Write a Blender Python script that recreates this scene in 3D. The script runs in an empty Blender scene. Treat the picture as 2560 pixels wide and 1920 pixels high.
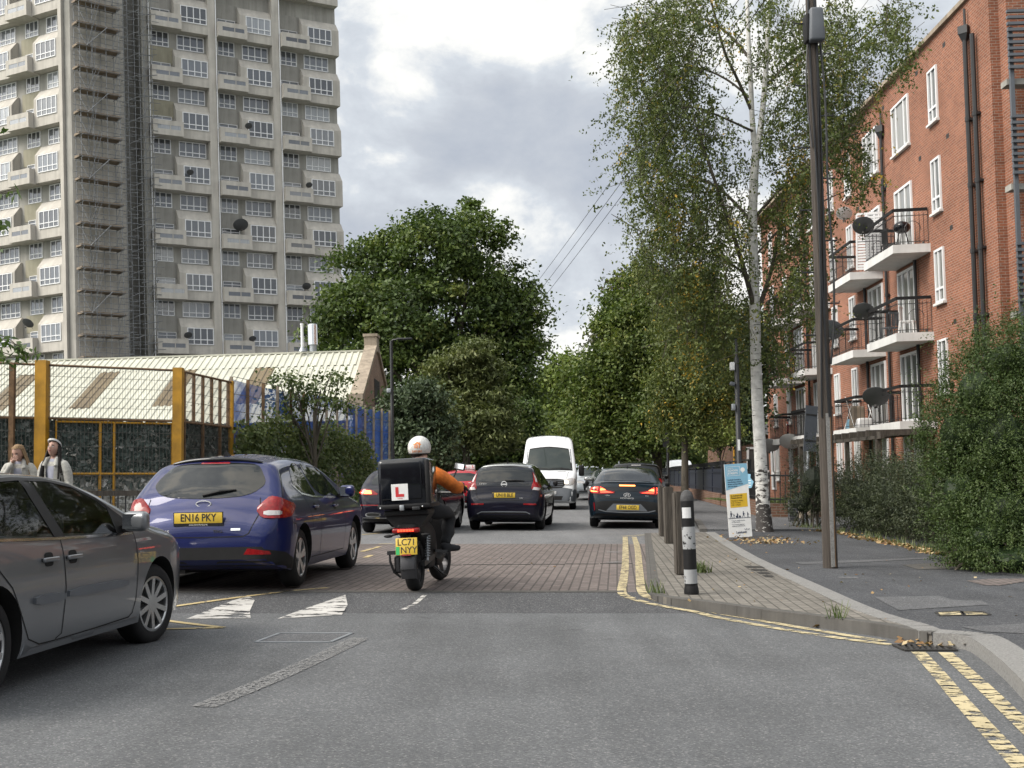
import bpy, bmesh, math, random
import numpy as np
from mathutils import Vector, Matrix
from mathutils.bvhtree import BVHTree
from mathutils.geometry import delaunay_2d_cdt
R = math.radians
random.seed(11); rng = np.random.default_rng(11)
S = bpy.context.scene
COL = S.collection
# ------------------------------------------------------------------ camera
F = 3000.0; HZ = 1188.0; CH = 1.25; PITCH = 0.028
cam = bpy.data.cameras.new('camera'); cam_o = bpy.data.objects.new('camera', cam); COL.objects.link(cam_o)
cam_o.location = (0, 0, CH); cam_o.rotation_euler = (math.pi/2 + PITCH, 0, 0)
cam.sensor_width = 36; cam.lens = F/2560*36
cam.shift_y = (HZ - 960 - F*math.tan(PITCH))/2560
cam.clip_start = 0.1; cam.clip_end = 3000
S.camera = cam_o
# ------------------------------------------------------------------ light
SUN_AZ, SUN_EL = 250.0, 44.0
W = bpy.data.worlds.new('World'); S.world = W; W.use_nodes = True
def build_world():
    nt = W.node_tree; N = nt.nodes; L = nt.links; N.clear()
    out = N.new('ShaderNodeOutputWorld'); bg = N.new('ShaderNodeBackground'); bg.inputs[1].default_value = 0.1
    sky = N.new('ShaderNodeTexSky'); sky.sky_type = 'NISHITA'; sky.sun_disc = False
    sky.sun_elevation = R(SUN_EL); sky.sun_rotation = R(SUN_AZ)
    tc = N.new('ShaderNodeTexCoord')
    def noise(scale, detail, rough, dist=0.0, loc=(0, 0, 0), sc=(1, 1, 1)):
        mp = N.new('ShaderNodeMapping'); mp.inputs['Location'].default_value = loc; mp.inputs['Scale'].default_value = sc
        L.new(tc.outputs['Generated'], mp.inputs['Vector'])
        n = N.new('ShaderNodeTexNoise'); n.inputs['Scale'].default_value = scale; n.inputs['Detail'].default_value = detail
        n.inputs['Roughness'].default_value = rough; n.inputs['Distortion'].default_value = dist
        L.new(mp.outputs['Vector'], n.inputs['Vector']); return n.outputs['Fac']
    def ramp(v, pts):
        r = N.new('ShaderNodeValToRGB'); e = r.color_ramp.elements
        while len(e) < len(pts): e.new(0.5)
        for el, (p, c) in zip(e, pts): el.position = p; el.color = (*c, 1)
        L.new(v, r.inputs[0]); return r.outputs[0]
    def math2(op, a, b):
        m = N.new('ShaderNodeMath'); m.operation = op
        for i, v in enumerate((a, b)):
            if isinstance(v, (int, float)): m.inputs[i].default_value = v
            else: L.new(v, m.inputs[i])
        return m.outputs[0]
    def mix(fac, a, b):
        m = N.new('ShaderNodeMix'); m.data_type = 'RGBA'; L.new(fac, m.inputs[0]); L.new(a, m.inputs[6]); L.new(b, m.inputs[7]); return m.outputs[2]
    big = noise(3.1, 3.0, 0.5, 0.15, (3.1, 0.4, 1.3), (1, 1, 1.9))
    mid = noise(7.5, 9.0, 0.58, 0.15, (0.7, 2.4, 0.2), (1, 1, 1.5))
    dens = math2('ADD', math2('MULTIPLY', big, 0.50), math2('MULTIPLY', mid, 0.50))
    k = 0.76
    cloud = ramp(dens, [(0.38, (4.1*k, 4.5*k, 5.2*k)), (0.455, (4.9*k, 5.25*k, 5.8*k)), (0.50, (5.8*k, 6.2*k, 6.7*k)), (0.54, (8.3*k, 8.35*k, 8.2*k)), (0.60, (9.9*k, 9.7*k, 9.3*k))])
    gap = ramp(noise(2.3, 6.0, 0.55, 0.3, (5.2, 1.1, 0.0), (1, 1, 2.0)), [(0.70, (1, 1, 1)), (0.77, (0, 0, 0))])
    base = mix(gap, sky.outputs[0], cloud)
    # cloud brightness raised around the unseen sun, behind left, to lift the ground light
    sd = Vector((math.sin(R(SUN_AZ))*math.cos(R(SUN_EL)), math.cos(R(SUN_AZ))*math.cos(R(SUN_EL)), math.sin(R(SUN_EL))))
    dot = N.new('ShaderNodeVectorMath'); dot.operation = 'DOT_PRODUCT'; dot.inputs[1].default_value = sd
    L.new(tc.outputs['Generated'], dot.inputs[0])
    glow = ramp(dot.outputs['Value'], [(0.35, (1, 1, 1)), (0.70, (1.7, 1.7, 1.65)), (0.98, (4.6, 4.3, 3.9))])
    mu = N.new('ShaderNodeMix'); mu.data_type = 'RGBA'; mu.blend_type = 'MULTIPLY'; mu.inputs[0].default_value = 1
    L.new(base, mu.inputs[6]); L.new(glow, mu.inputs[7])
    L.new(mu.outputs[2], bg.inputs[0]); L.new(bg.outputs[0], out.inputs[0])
build_world()
sun = bpy.data.lights.new('sun', 'SUN'); sun.energy = 2.2; sun.angle = R(28); sun.color = (1.0, 0.93, 0.84)
sun_o = bpy.data.objects.new('sun', sun); COL.objects.link(sun_o)
sun_dir = Vector((math.sin(R(SUN_AZ))*math.cos(R(SUN_EL)), math.cos(R(SUN_AZ))*math.cos(R(SUN_EL)), math.sin(R(SUN_EL))))
sun_o.rotation_euler = sun_dir.to_track_quat('Z', 'Y').to_euler(); sun_o.location = (-20, -20, 30)
S.view_settings.view_transform = 'Standard'; S.view_settings.look = 'None'; S.view_settings.gamma = 1; S.view_settings.exposure = 0.66
S.render.engine = 'CYCLES'
S.cycles.use_denoising = True; S.cycles.max_bounces = 6; S.cycles.diffuse_bounces = 3; S.cycles.transparent_max_bounces = 8
S.cycles.use_adaptive_sampling = True; S.cycles.adaptive_threshold = 0.015
# ------------------------------------------------------------------ pixel helpers (photo pixels 2560 x 1920)
def ray(px, py):
    x = (px - 1280)/F; u = -(py - 960 - (HZ - 960 - F*math.tan(PITCH)))/F
    return Vector((x, math.cos(PITCH) - u*math.sin(PITCH), math.sin(PITCH) + u*math.cos(PITCH)))
def G(px, py, z=0.0):                       # the point at height z seen at a pixel
    d = ray(px, py); t = (z - CH)/d.z
    return Vector((d.x*t, d.y*t, z))
def D(px, py, Y):                           # the point at distance Y seen at a pixel
    d = ray(px, py); t = Y/d.y
    return Vector((d.x*t, Y, CH + d.z*t))
def gz(Y): return -0.08 if Y < 11.6 else (0.0 if Y > 12.9 else -0.08 + 0.08*(Y - 11.6)/1.3)
def GR(px, py, lift=0.0):                   # on the road, which ramps up onto the raised table
    z = 0.0
    for _ in range(12):
        p = G(px, py, z); z = 0.5*z + 0.5*gz(p.y)
    p = G(px, py, gz(p.y)); p.z = gz(p.y) + lift
    return p
LEAN = -0.03                                # buildings and poles stand a little out of square with the cambered street
def lean_pt(p):
    c, s = math.cos(LEAN), math.sin(LEAN); x, z = p[0], p[2] - CH
    return Vector((x*c + z*s, p[1], CH - x*s + z*c))
# ------------------------------------------------------------------ mesh helpers
class MB:
    def __init__(self): self.v = []; self.f = []; self.m = []
    def add(self, vs, fs, m=0):
        o = len(self.v); self.v += [tuple(p) for p in vs]; self.f += [tuple(i + o for i in f) for f in fs]; self.m += [m]*len(fs); return self
    def box(self, a, b, m=0, mat=None):
        x0, y0, z0 = a; x1, y1, z1 = b
        vs = [(x0,y0,z0),(x1,y0,z0),(x1,y1,z0),(x0,y1,z0),(x0,y0,z1),(x1,y0,z1),(x1,y1,z1),(x0,y1,z1)]
        if mat is not None: vs = [mat @ Vector(p) for p in vs]
        return self.add(vs, [(3,2,1,0),(4,5,6,7),(0,1,5,4),(1,2,6,5),(2,3,7,6),(3,0,4,7)], m)
    def bar(self, p, q, w, h, m=0, up=(0,0,1)):          # box beam from p to q
        p = Vector(p); q = Vector(q); d = (q - p); n = d.length
        if n < 1e-6: return self
        d /= n; u = Vector(up)
        if abs(d.dot(u)) > 0.98: u = Vector((0,1,0))
        s = d.cross(u).normalized(); t = s.cross(d)
        vs = [e + s*(a*w/2) + t*(b*h/2) for e in (p, q) for a, b in ((-1,-1),(1,-1),(1,1),(-1,1))]
        return self.add(vs, [(3,2,1,0),(4,5,6,7),(0,1,5,4),(1,2,6,5),(2,3,7,6),(3,0,4,7)], m)
    def tube(self, pts, r, n=6, m=0, caps=True):
        pts = [Vector(p) for p in pts]; k = len(pts); rs = r if isinstance(r, (list, tuple)) else [r]*k
        vs = []; fs = []; prev = None
        for i, p in enumerate(pts):
            d = (pts[min(i+1, k-1)] - pts[max(i-1, 0)]).normalized()
            if prev is None:
                a = Vector((0,0,1)) if abs(d.z) < 0.9 else Vector((1,0,0)); prev = d.cross(a).normalized()
            s = (prev - d*prev.dot(d)).normalized(); prev = s; t = d.cross(s)
            vs += [p + (s*math.cos(2*math.pi*j/n) + t*math.sin(2*math.pi*j/n))*rs[i] for j in range(n)]
        for i in range(k-1):
            for j in range(n):
                a = i*n + j; b = i*n + (j+1) % n; fs.append((a, b, b+n, a+n))
        if caps: fs += [tuple(range(n-1, -1, -1)), tuple((k-1)*n + j for j in range(n))]
        return self.add(vs, fs, m)
    def lathe(self, prof, n=16, m=0, axis='z', o=(0,0,0), ring=False):   # prof: (radius, height)
        vs = []; fs = []; k = len(prof)
        for r, h in prof:
            for j in range(n):
                c, s = math.cos(2*math.pi*j/n)*r, math.sin(2*math.pi*j/n)*r
                p = (c, s, h) if axis == 'z' else ((h, c, s) if axis == 'x' else (s, h, c))
                vs.append((p[0]+o[0], p[1]+o[1], p[2]+o[2]))
        for i in range(k-1):
            for j in range(n):
                a = i*n + j; b = i*n + (j+1) % n; fs.append((a, b, b+n, a+n))
        if ring: fs += [((k-1)*n + j, (k-1)*n + (j+1) % n, (j+1) % n, j) for j in range(n)]
        else: fs += [tuple(range(n-1, -1, -1)), tuple((k-1)*n + j for j in range(n))]
        return self.add(vs, fs, m)
    def prism(self, poly, h, m=0, mat=None, z0=0.0):         # polygon in XY pushed from z0 to z0+h
        n = len(poly)
        vs = [Vector((p[0], p[1], z0)) for p in poly] + [Vector((p[0], p[1], z0+h)) for p in poly]
        if mat is not None: vs = [mat @ v for v in vs]
        return self.add(vs, [tuple(range(n-1, -1, -1)), tuple(range(n, 2*n))] + [(i, (i+1) % n, (i+1) % n + n, i + n) for i in range(n)], m)
    def sphere(self, c, r, n=12, k=8, m=0):
        rx, ry, rz = r if isinstance(r, (tuple, list)) else (r, r, r)
        vs = []; fs = []
        for i in range(k+1):
            a = math.pi*i/k
            for j in range(n):
                b = 2*math.pi*j/n; vs.append((c[0] + rx*math.sin(a)*math.cos(b), c[1] + ry*math.sin(a)*math.sin(b), c[2] - rz*math.cos(a)))
        for i in range(k):
            for j in range(n):
                a = i*n + j; b = i*n + (j+1) % n; fs.append((a, b, b+n, a+n))
        return self.add(vs, fs, m)
    def mesh(self, name, mats, smooth=None):
        me = bpy.data.meshes.new(name); me.from_pydata(self.v, [], self.f)
        for x in (mats if isinstance(mats, (list, tuple)) else [mats]): me.materials.append(x)
        if any(self.m): me.polygons.foreach_set('material_index', self.m)
        me.validate(); bm = bmesh.new(); bm.from_mesh(me); bmesh.ops.remove_doubles(bm, verts=bm.verts, dist=1e-5)
        bmesh.ops.recalc_face_normals(bm, faces=bm.faces); bm.to_mesh(me); bm.free()
        if smooth: shade(me, smooth)
        return me
    def build(self, name, mats, parent=None, loc=None, rot=None, smooth=None):
        return link(name, self.mesh(name, mats, smooth), parent, loc, rot)
def shade(me, ang=40):
    me.polygons.foreach_set('use_smooth', [True]*len(me.polygons))
    if ang < 179: me.set_sharp_from_angle(angle=R(ang))
def link(name, me, parent=None, loc=None, rot=None):
    o = bpy.data.objects.new(name, me); COL.objects.link(o)
    if parent: o.parent = parent
    if loc is not None: o.location = loc
    if rot is not None: o.rotation_euler = rot
    return o
def tag(o, label, cat, group=None, kind=None):
    if label: o['label'] = label
    if cat: o['category'] = cat
    if group: o['group'] = group
    if kind: o['kind'] = kind
    return o
def thing(name, label, cat, loc=(0,0,0), rz=0.0, group=None, rot=None):
    o = bpy.data.objects.new(name, None); COL.objects.link(o); o.location = loc
    o.rotation_euler = rot if rot is not None else (0, 0, rz); o.empty_display_size = 0.2
    return tag(o, label, cat, group)
def struct(name, mb, m, smooth=None):
    o = mb.build(name, m, smooth=smooth); o['kind'] = 'structure'; return o
def copy_tree(o, parent=None):
    c = o.copy(); COL.objects.link(c)
    if parent: c.parent = parent
    for ch in list(o.children): copy_tree(ch, c)
    return c
def rbox(w, d, h, r, seg=3):                                  # rounded box mesh centred on the origin (bmesh)
    bm = bmesh.new(); bmesh.ops.create_cube(bm, size=1, matrix=Matrix.Diagonal((w, d, h, 1)))
    bmesh.ops.bevel(bm, geom=bm.edges[:], offset=r, segments=seg, profile=0.5, affect='EDGES', clamp_overlap=True)
    return bm
def bm_link(name, bm, mat, parent=None, loc=None, rot=None, smooth=40):
    me = bpy.data.meshes.new(name); bm.to_mesh(me); bm.free()
    for x in (mat if isinstance(mat, (list, tuple)) else [mat]): me.materials.append(x)
    if smooth: shade(me, smooth)
    return link(name, me, parent, loc, rot)
def np_mesh(name, V, Q, mats, tint=None, midx=None):
    me = bpy.data.meshes.new(name); V = np.asarray(V, np.float32); Q = np.asarray(Q, np.int32); k = Q.shape[1]
    me.vertices.add(len(V)); me.vertices.foreach_set('co', V.ravel())
    me.loops.add(Q.size); me.loops.foreach_set('vertex_index', Q.ravel())
    me.polygons.add(len(Q)); me.polygons.foreach_set('loop_start', np.arange(0, Q.size, k, dtype=np.int32))
    if midx is not None: me.polygons.foreach_set('material_index', np.asarray(midx, np.int32))
    me.update(calc_edges=True)
    if tint is not None:
        a = me.attributes.new('tint', 'FLOAT', 'FACE'); a.data.foreach_set('value', np.asarray(tint, np.float32))
    for x in (mats if isinstance(mats, (list, tuple)) else [mats]): me.materials.append(x)
    return me
_text_cache = {}
def text_mesh(s, size, mat, align='CENTER', sx=1.0, thick=0.002, shear=0.0, bold=0.0):
    cu = bpy.data.curves.new('lettering', 'FONT'); cu.body = s; cu.size = size; cu.align_x = align; cu.align_y = 'CENTER'
    cu.extrude = thick; cu.shear = shear; cu.offset = bold; cu.resolution_u = 3
    o = bpy.data.objects.new('lettering', cu); COL.objects.link(o); bpy.context.view_layer.update()
    dg = bpy.context.evaluated_depsgraph_get(); me = bpy.data.meshes.new_from_object(o.evaluated_get(dg))
    bpy.data.objects.remove(o); bpy.data.curves.remove(cu)
    for v in me.vertices: v.co.x *= sx
    me.materials.clear(); me.materials.append(mat); return me
def skin(verts, edges, radii, name, mats, sub=2, root=0):     # one continuous body grown over a skeleton
    me = bpy.data.meshes.new(name); me.from_pydata(verts, edges, []); o = bpy.data.objects.new(name, me); COL.objects.link(o)
    md = o.modifiers.new('s', 'SKIN'); md.use_smooth_shade = True; md.branch_smoothing = 0.6
    if sub: o.modifiers.new('d', 'SUBSURF').levels = sub
    lay = me.skin_vertices[0].data
    for i, r in enumerate(radii):
        lay[i].radius = r if isinstance(r, tuple) else (r, r); lay[i].use_root = (i == root)
    bpy.context.view_layer.update()
    m2 = bpy.data.meshes.new_from_object(o.evaluated_get(bpy.context.evaluated_depsgraph_get()))
    bpy.data.objects.remove(o); bpy.data.meshes.remove(me)
    m2.materials.clear()
    for x in (mats if isinstance(mats, (list, tuple)) else [mats]): m2.materials.append(x)
    m2.polygons.foreach_set('use_smooth', [True]*len(m2.polygons)); return m2
# ------------------------------------------------------------------ materials
def new_mat(name):
    m = bpy.data.materials.new(name); m.use_nodes = True; N = m.node_tree.nodes; N.clear()
    out = N.new('ShaderNodeOutputMaterial'); b = N.new('ShaderNodeBsdfPrincipled'); m.node_tree.links.new(b.outputs[0], out.inputs[0])
    return m, m.node_tree, N, m.node_tree.links, b
def s2l(c): return tuple(((x/12.92) if x <= 0.04045 else ((x+0.055)/1.055)**2.4) for x in c)
def H(h): return s2l(tuple(int(h[i:i+2], 16)/255 for i in (0, 2, 4)))
def noise_n(N, L, vec, scale, detail=4, rough=0.55, dist=0.0):
    n = N.new('ShaderNodeTexNoise'); n.inputs['Scale'].default_value = scale; n.inputs['Detail'].default_value = detail
    n.inputs['Roughness'].default_value = rough; n.inputs['Distortion'].default_value = dist
    if vec is not None: L.new(vec, n.inputs['Vector'])
    return n.outputs['Fac']
def ramp_n(N, L, v, pts, interp='LINEAR'):
    r = N.new('ShaderNodeValToRGB'); r.color_ramp.interpolation = interp; e = r.color_ramp.elements
    while len(e) < len(pts): e.new(0.5)
    for el, (p, c) in zip(e, pts): el.position = p; el.color = (*c, 1) if len(c) == 3 else c
    L.new(v, r.inputs[0]); return r.outputs[0]
def mix_n(N, L, fac, a, b, mode='MIX'):
    m = N.new('ShaderNodeMix'); m.data_type = 'RGBA'; m.blend_type = mode
    for i, v in ((0, fac), (6, a), (7, b)):
        if isinstance(v, (int, float)): m.inputs[i].default_value = v
        elif isinstance(v, tuple): m.inputs[i].default_value = (*v, 1)
        else: L.new(v, m.inputs[i])
    return m.outputs[2]
def obj_vec(N, L, scale=(1,1,1), rz=0.0, loc=(0,0,0)):
    t = N.new('ShaderNodeTexCoord'); mp = N.new('ShaderNodeMapping'); mp.inputs['Scale'].default_value = scale
    mp.inputs['Rotation'].default_value = (0, 0, rz); mp.inputs['Location'].default_value = loc
    L.new(t.outputs['Object'], mp.inputs['Vector']); return mp.outputs['Vector']
def bump_n(N, L, h, b, strength=0.3, dist=0.01):
    bp = N.new('ShaderNodeBump'); bp.inputs['Strength'].default_value = strength; bp.inputs['Distance'].default_value = dist
    L.new(h, bp.inputs['Height']); L.new(bp.outputs[0], b.inputs['Normal'])
G3 = lambda v: (v, v, v)
def plain(name, col, rough=0.6, metal=0.0, spec=0.5, vary=0.12, scale=6.0, coat=0.0, emit=0.0, bump=0.0):
    m, nt, N, L, b = new_mat(name); v = obj_vec(N, L)
    n = noise_n(N, L, v, scale, 5, 0.6)
    L.new(mix_n(N, L, 1.0, col, ramp_n(N, L, n, [(0.3, G3(1-vary)), (0.7, G3(1+vary*0.6))]), 'MULTIPLY'), b.inputs['Base Color'])
    b.inputs['Roughness'].default_value = rough; b.inputs['Metallic'].default_value = metal; b.inputs['Specular IOR Level'].default_value = spec
    b.inputs['Coat Weight'].default_value = coat; b.inputs['Coat Roughness'].default_value = 0.04
    if emit: b.inputs['Emission Color'].default_value = (*col, 1); b.inputs['Emission Strength'].default_value = emit
    if bump: bump_n(N, L, noise_n(N, L, v, scale*8, 4), b, bump, 0.01)
    return m
def car_paint(name, col, rough=0.3, metal=0.5, coat=1.0, spec=0.25):
    m, nt, N, L, b = new_mat(name); v = obj_vec(N, L)
    dirt = ramp_n(N, L, noise_n(N, L, v, 2.2, 6, 0.6), [(0.35, G3(0.0)), (0.75, G3(0.025))])
    L.new(mix_n(N, L, dirt, col, (0.16, 0.15, 0.13)), b.inputs['Base Color'])
    b.inputs['Metallic'].default_value = metal; b.inputs['Roughness'].default_value = rough; b.inputs['Specular IOR Level'].default_value = spec if metal else 0.05
    b.inputs['Coat Weight'].default_value = coat; b.inputs['Coat IOR'].default_value = 1.38
    L.new(ramp_n(N, L, noise_n(N, L, v, 5, 5), [(0.3, G3(0.015)), (0.8, G3(0.05))]), b.inputs['Coat Roughness'])
    return m
def asphalt(name, dark, light, speck, patch=0.22, rough=0.85, crack=False):
    m, nt, N, L, b = new_mat(name); v = obj_vec(N, L)
    vo = N.new('ShaderNodeTexVoronoi'); vo.inputs['Scale'].default_value = 105.0; L.new(v, vo.inputs['Vector'])
    sep = N.new('ShaderNodeSeparateColor'); L.new(vo.outputs['Color'], sep.inputs[0])
    c = ramp_n(N, L, sep.outputs[0], [(0.0, dark), (0.55, light), (0.85, light), (1.0, speck)])
    p = ramp_n(N, L, noise_n(N, L, v, 0.55, 6, 0.62), [(0.3, G3(1-patch)), (0.7, G3(1+patch*0.5))])
    c = mix_n(N, L, 1.0, c, p, 'MULTIPLY')
    t = ramp_n(N, L, noise_n(N, L, obj_vec(N, L, (3.0, 0.22, 1), R(-6)), 0.8, 5, 0.6), [(0.35, G3(0.86)), (0.65, G3(1.06))])
    c = mix_n(N, L, 1.0, c, t, 'MULTIPLY')
    stain = ramp_n(N, L, noise_n(N, L, v, 2.7, 3, 0.5, 0.6), [(0.70, G3(1.0)), (0.78, G3(0.72))])
    c = mix_n(N, L, 1.0, c, stain, 'MULTIPLY')
    if crack:
        cr = N.new('ShaderNodeTexVoronoi'); cr.feature = 'DISTANCE_TO_EDGE'; cr.inputs['Scale'].default_value = 0.5
        dv = N.new('ShaderNodeVectorMath'); dv.operation = 'ADD'
        nn = N.new('ShaderNodeTexNoise'); nn.inputs['Scale'].default_value = 2.5; L.new(v, nn.inputs['Vector'])
        L.new(v, dv.inputs[0]); L.new(nn.outputs['Color'], dv.inputs[1]); L.new(dv.outputs[0], cr.inputs['Vector'])
        c = mix_n(N, L, 1.0, c, ramp_n(N, L, cr.outputs['Distance'], [(0.0, G3(0.5)), (0.008, G3(1))]), 'MULTIPLY')
    L.new(c, b.inputs['Base Color']); b.inputs['Roughness'].default_value = rough; b.inputs['Specular IOR Level'].default_value = 0.25
    bump_n(N, L, vo.outputs['Distance'], b, 0.5, 0.006)
    return m
def brickwork(name, c1, c2, mortar, bw=0.225, rh=0.075, ms=0.010, flat=False, rz=0.0, bias=0.0, rough=0.9, patch=0.3, off=0.5):
    m, nt, N, L, b = new_mat(name)
    t = N.new('ShaderNodeTexCoord')
    if flat:
        mp = N.new('ShaderNodeMapping'); mp.inputs['Rotation'].default_value = (0, 0, rz); L.new(t.outputs['Object'], mp.inputs[0]); vec = mp.outputs[0]
    else:
        sx = N.new('ShaderNodeSeparateXYZ'); L.new(t.outputs['Object'], sx.inputs[0]); ad = N.new('ShaderNodeMath'); L.new(sx.outputs[0], ad.inputs[0]); L.new(sx.outputs[1], ad.inputs[1])
        cb = N.new('ShaderNodeCombineXYZ'); L.new(ad.outputs[0], cb.inputs[0]); L.new(sx.outputs[2], cb.inputs[1]); vec = cb.outputs[0]
    br = N.new('ShaderNodeTexBrick'); L.new(vec, br.inputs['Vector']); br.offset = off
    for k, x in (('Color1', c1), ('Color2', c2), ('Mortar', mortar)): br.inputs[k].default_value = (*x, 1)
    for k, x in (('Scale', 1.0), ('Mortar Size', ms), ('Mortar Smooth', 0.2), ('Bias', bias), ('Brick Width', bw), ('Row Height', rh)): br.inputs[k].default_value = x
    n = noise_n(N, L, vec, 0.5, 6, 0.65)
    c = mix_n(N, L, 1.0, br.outputs['Color'], ramp_n(N, L, n, [(0.3, G3(1-patch)), (0.7, G3(1+patch*0.4))]), 'MULTIPLY')
    n2 = noise_n(N, L, vec, 14.0, 4, 0.6)
    c = mix_n(N, L, 1.0, c, ramp_n(N, L, n2, [(0.3, G3(0.78)), (0.7, G3(1.12))]), 'MULTIPLY')
    L.new(c, b.inputs['Base Color']); b.inputs['Roughness'].default_value = rough; b.inputs['Specular IOR Level'].default_value = 0.2
    inv = N.new('ShaderNodeMath'); inv.operation = 'SUBTRACT'; inv.inputs[0].default_value = 1.0; L.new(br.outputs['Fac'], inv.inputs[1])
    bump_n(N, L, inv.outputs[0], b, 0.5, 0.008)
    return m
def concrete(name, col, streak=0.25, rough=0.9, sc=1.0):
    m, nt, N, L, b = new_mat(name)
    v = obj_vec(N, L, (1.2*sc, 1.2*sc, 0.10*sc)); n = noise_n(N, L, v, 2.0, 6, 0.65)
    c = mix_n(N, L, 1.0, col, ramp_n(N, L, n, [(0.32, G3(1-streak)), (0.62, G3(1.0)), (0.8, G3(1.08))]), 'MULTIPLY')
    n2 = noise_n(N, L, obj_vec(N, L), 0.9*sc, 6, 0.6)
    c = mix_n(N, L, 1.0, c, ramp_n(N, L, n2, [(0.3, G3(0.85)), (0.7, G3(1.07))]), 'MULTIPLY')
    L.new(c, b.inputs['Base Color']); b.inputs['Roughness'].default_value = rough; b.inputs['Specular IOR Level'].default_value = 0.2
    bump_n(N, L, noise_n(N, L, obj_vec(N, L), 30*sc, 3), b, 0.25, 0.01)
    return m
def worn_paint(name, col, under, amount=0.5, scale=9.0, stretch=(1, 1, 1), rz=0.0):
    m, nt, N, L, b = new_mat(name)
    n = noise_n(N, L, obj_vec(N, L, stretch, rz), scale, 8, 0.68)
    f = ramp_n(N, L, n, [(amount-0.03, G3(1)), (amount+0.03, G3(0))])
    shade_ = ramp_n(N, L, noise_n(N, L, obj_vec(N, L), 3.0, 5), [(0.3, G3(0.75)), (0.7, G3(1.05))])
    tr = N.new('ShaderNodeBsdfTransparent'); mx = N.new('ShaderNodeMixShader')
    L.new(mix_n(N, L, 1.0, col, shade_, 'MULTIPLY'), b.inputs['Base Color'])
    b.inputs['Roughness'].default_value = 0.8; b.inputs['Specular IOR Level'].default_value = 0.25
    L.new(f, mx.inputs[0]); L.new(tr.outputs[0], mx.inputs[1]); L.new(b.outputs[0], mx.inputs[2])
    L.new(mx.outputs[0], N['Material Output'].inputs[0]); return m
def leafy(name, cols, trans=0.25, rough=0.55):
    m, nt, N, L, b = new_mat(name)
    at = N.new('ShaderNodeAttribute'); at.attribute_name = 'tint'
    k = len(cols); c = ramp_n(N, L, at.outputs['Fac'], [(i/(k-1), x) for i, x in enumerate(cols)])
    L.new(c, b.inputs['Base Color']); b.inputs['Roughness'].default_value = rough; b.inputs['Specular IOR Level'].default_value = 0.35
    t = N.new('ShaderNodeBsdfTranslucent'); L.new(mix_n(N, L, 1.0, c, (1.15, 1.25, 0.6), 'MULTIPLY'), t.inputs[0])
    mx = N.new('ShaderNodeMixShader'); mx.inputs[0].default_value = trans
    L.new(b.outputs[0], mx.inputs[1]); L.new(t.outputs[0], mx.inputs[2]); L.new(mx.outputs[0], N['Material Output'].inputs[0]); return m
def bark(name, c1, c2, scale=6, stretch=(1, 1, 0.18)):
    m, nt, N, L, b = new_mat(name); v = obj_vec(N, L, stretch); n = noise_n(N, L, v, scale, 6, 0.65)
    L.new(ramp_n(N, L, n, [(0.32, c1), (0.68, c2)]), b.inputs['Base Color']); b.inputs['Roughness'].default_value = 0.9
    bump_n(N, L, n, b, 0.8, 0.03); return m
def birch_bark(name):
    m, nt, N, L, b = new_mat(name)
    a = noise_n(N, L, obj_vec(N, L, (1.6, 1.6, 13.0)), 2.3, 5, 0.62, 0.3)
    lines = ramp_n(N, L, a, [(0.33, G3(0.0)), (0.39, G3(1.0))])
    t = N.new('ShaderNodeTexCoord'); sx = N.new('ShaderNodeSeparateXYZ'); L.new(t.outputs['Object'], sx.inputs[0])
    low = N.new('ShaderNodeMapRange'); low.inputs['From Min'].default_value = 0.0; low.inputs['From Max'].default_value = 2.6
    low.inputs['To Min'].default_value = 0.20; low.inputs['To Max'].default_value = -0.16; L.new(sx.outputs[2], low.inputs[0])
    sm = N.new('ShaderNodeMath'); L.new(noise_n(N, L, obj_vec(N, L, (1, 1, 2.2)), 5.5, 6, 0.65), sm.inputs[0]); L.new(low.outputs[0], sm.inputs[1])
    patch = ramp_n(N, L, sm.outputs[0], [(0.56, G3(1)), (0.62, G3(0.0))])
    white = ramp_n(N, L, noise_n(N, L, obj_vec(N, L), 9, 5), [(0.3, (0.46, 0.45, 0.43)), (0.7, (0.70, 0.69, 0.66))])
    f = mix_n(N, L, 1.0, lines, patch, 'MULTIPLY')
    L.new(mix_n(N, L, f, (0.035, 0.03, 0.028), white), b.inputs['Base Color']); b.inputs['Roughness'].default_value = 0.8
    bump_n(N, L, f, b, 0.4, 0.01); return m
def window_glass(name, darks, rough=0.04):
    m, nt, N, L, b = new_mat(name)
    oi = N.new('ShaderNodeObjectInfo'); c = ramp_n(N, L, oi.outputs['Random'], darks, 'CONSTANT')
    v = obj_vec(N, L, (14, 1, 0.6)); fold = ramp_n(N, L, noise_n(N, L, v, 1.0, 3), [(0.3, G3(0.7)), (0.7, G3(1.1))])
    L.new(mix_n(N, L, 1.0, c, fold, 'MULTIPLY'), b.inputs['Base Color']); b.inputs['Roughness'].default_value = 0.5
    b.inputs['Specular IOR Level'].default_value = 0.5
    b.inputs['Coat Weight'].default_value = 1.0; b.inputs['Coat Roughness'].default_value = rough; b.inputs['Coat IOR'].default_value = 1.9
    wb = noise_n(N, L, obj_vec(N, L), 1.6, 2); bp = N.new('ShaderNodeBump'); bp.inputs['Strength'].default_value = 0.06; bp.inputs['Distance'].default_value = 0.05
    L.new(wb, bp.inputs['Height']); L.new(bp.outputs[0], b.inputs['Coat Normal']); return m
def car_glass(name, tint=(0.012, 0.014, 0.015), rough=0.02):
    m, nt, N, L, b = new_mat(name); b.inputs['Base Color'].default_value = (*tint, 1); b.inputs['Roughness'].default_value = rough
    b.inputs['Specular IOR Level'].default_value = 0.5; b.inputs['IOR'].default_value = 1.42; b.inputs['Coat Weight'].default_value = 0.0; b.inputs['Coat Roughness'].default_value = 0.02
    return m
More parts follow.
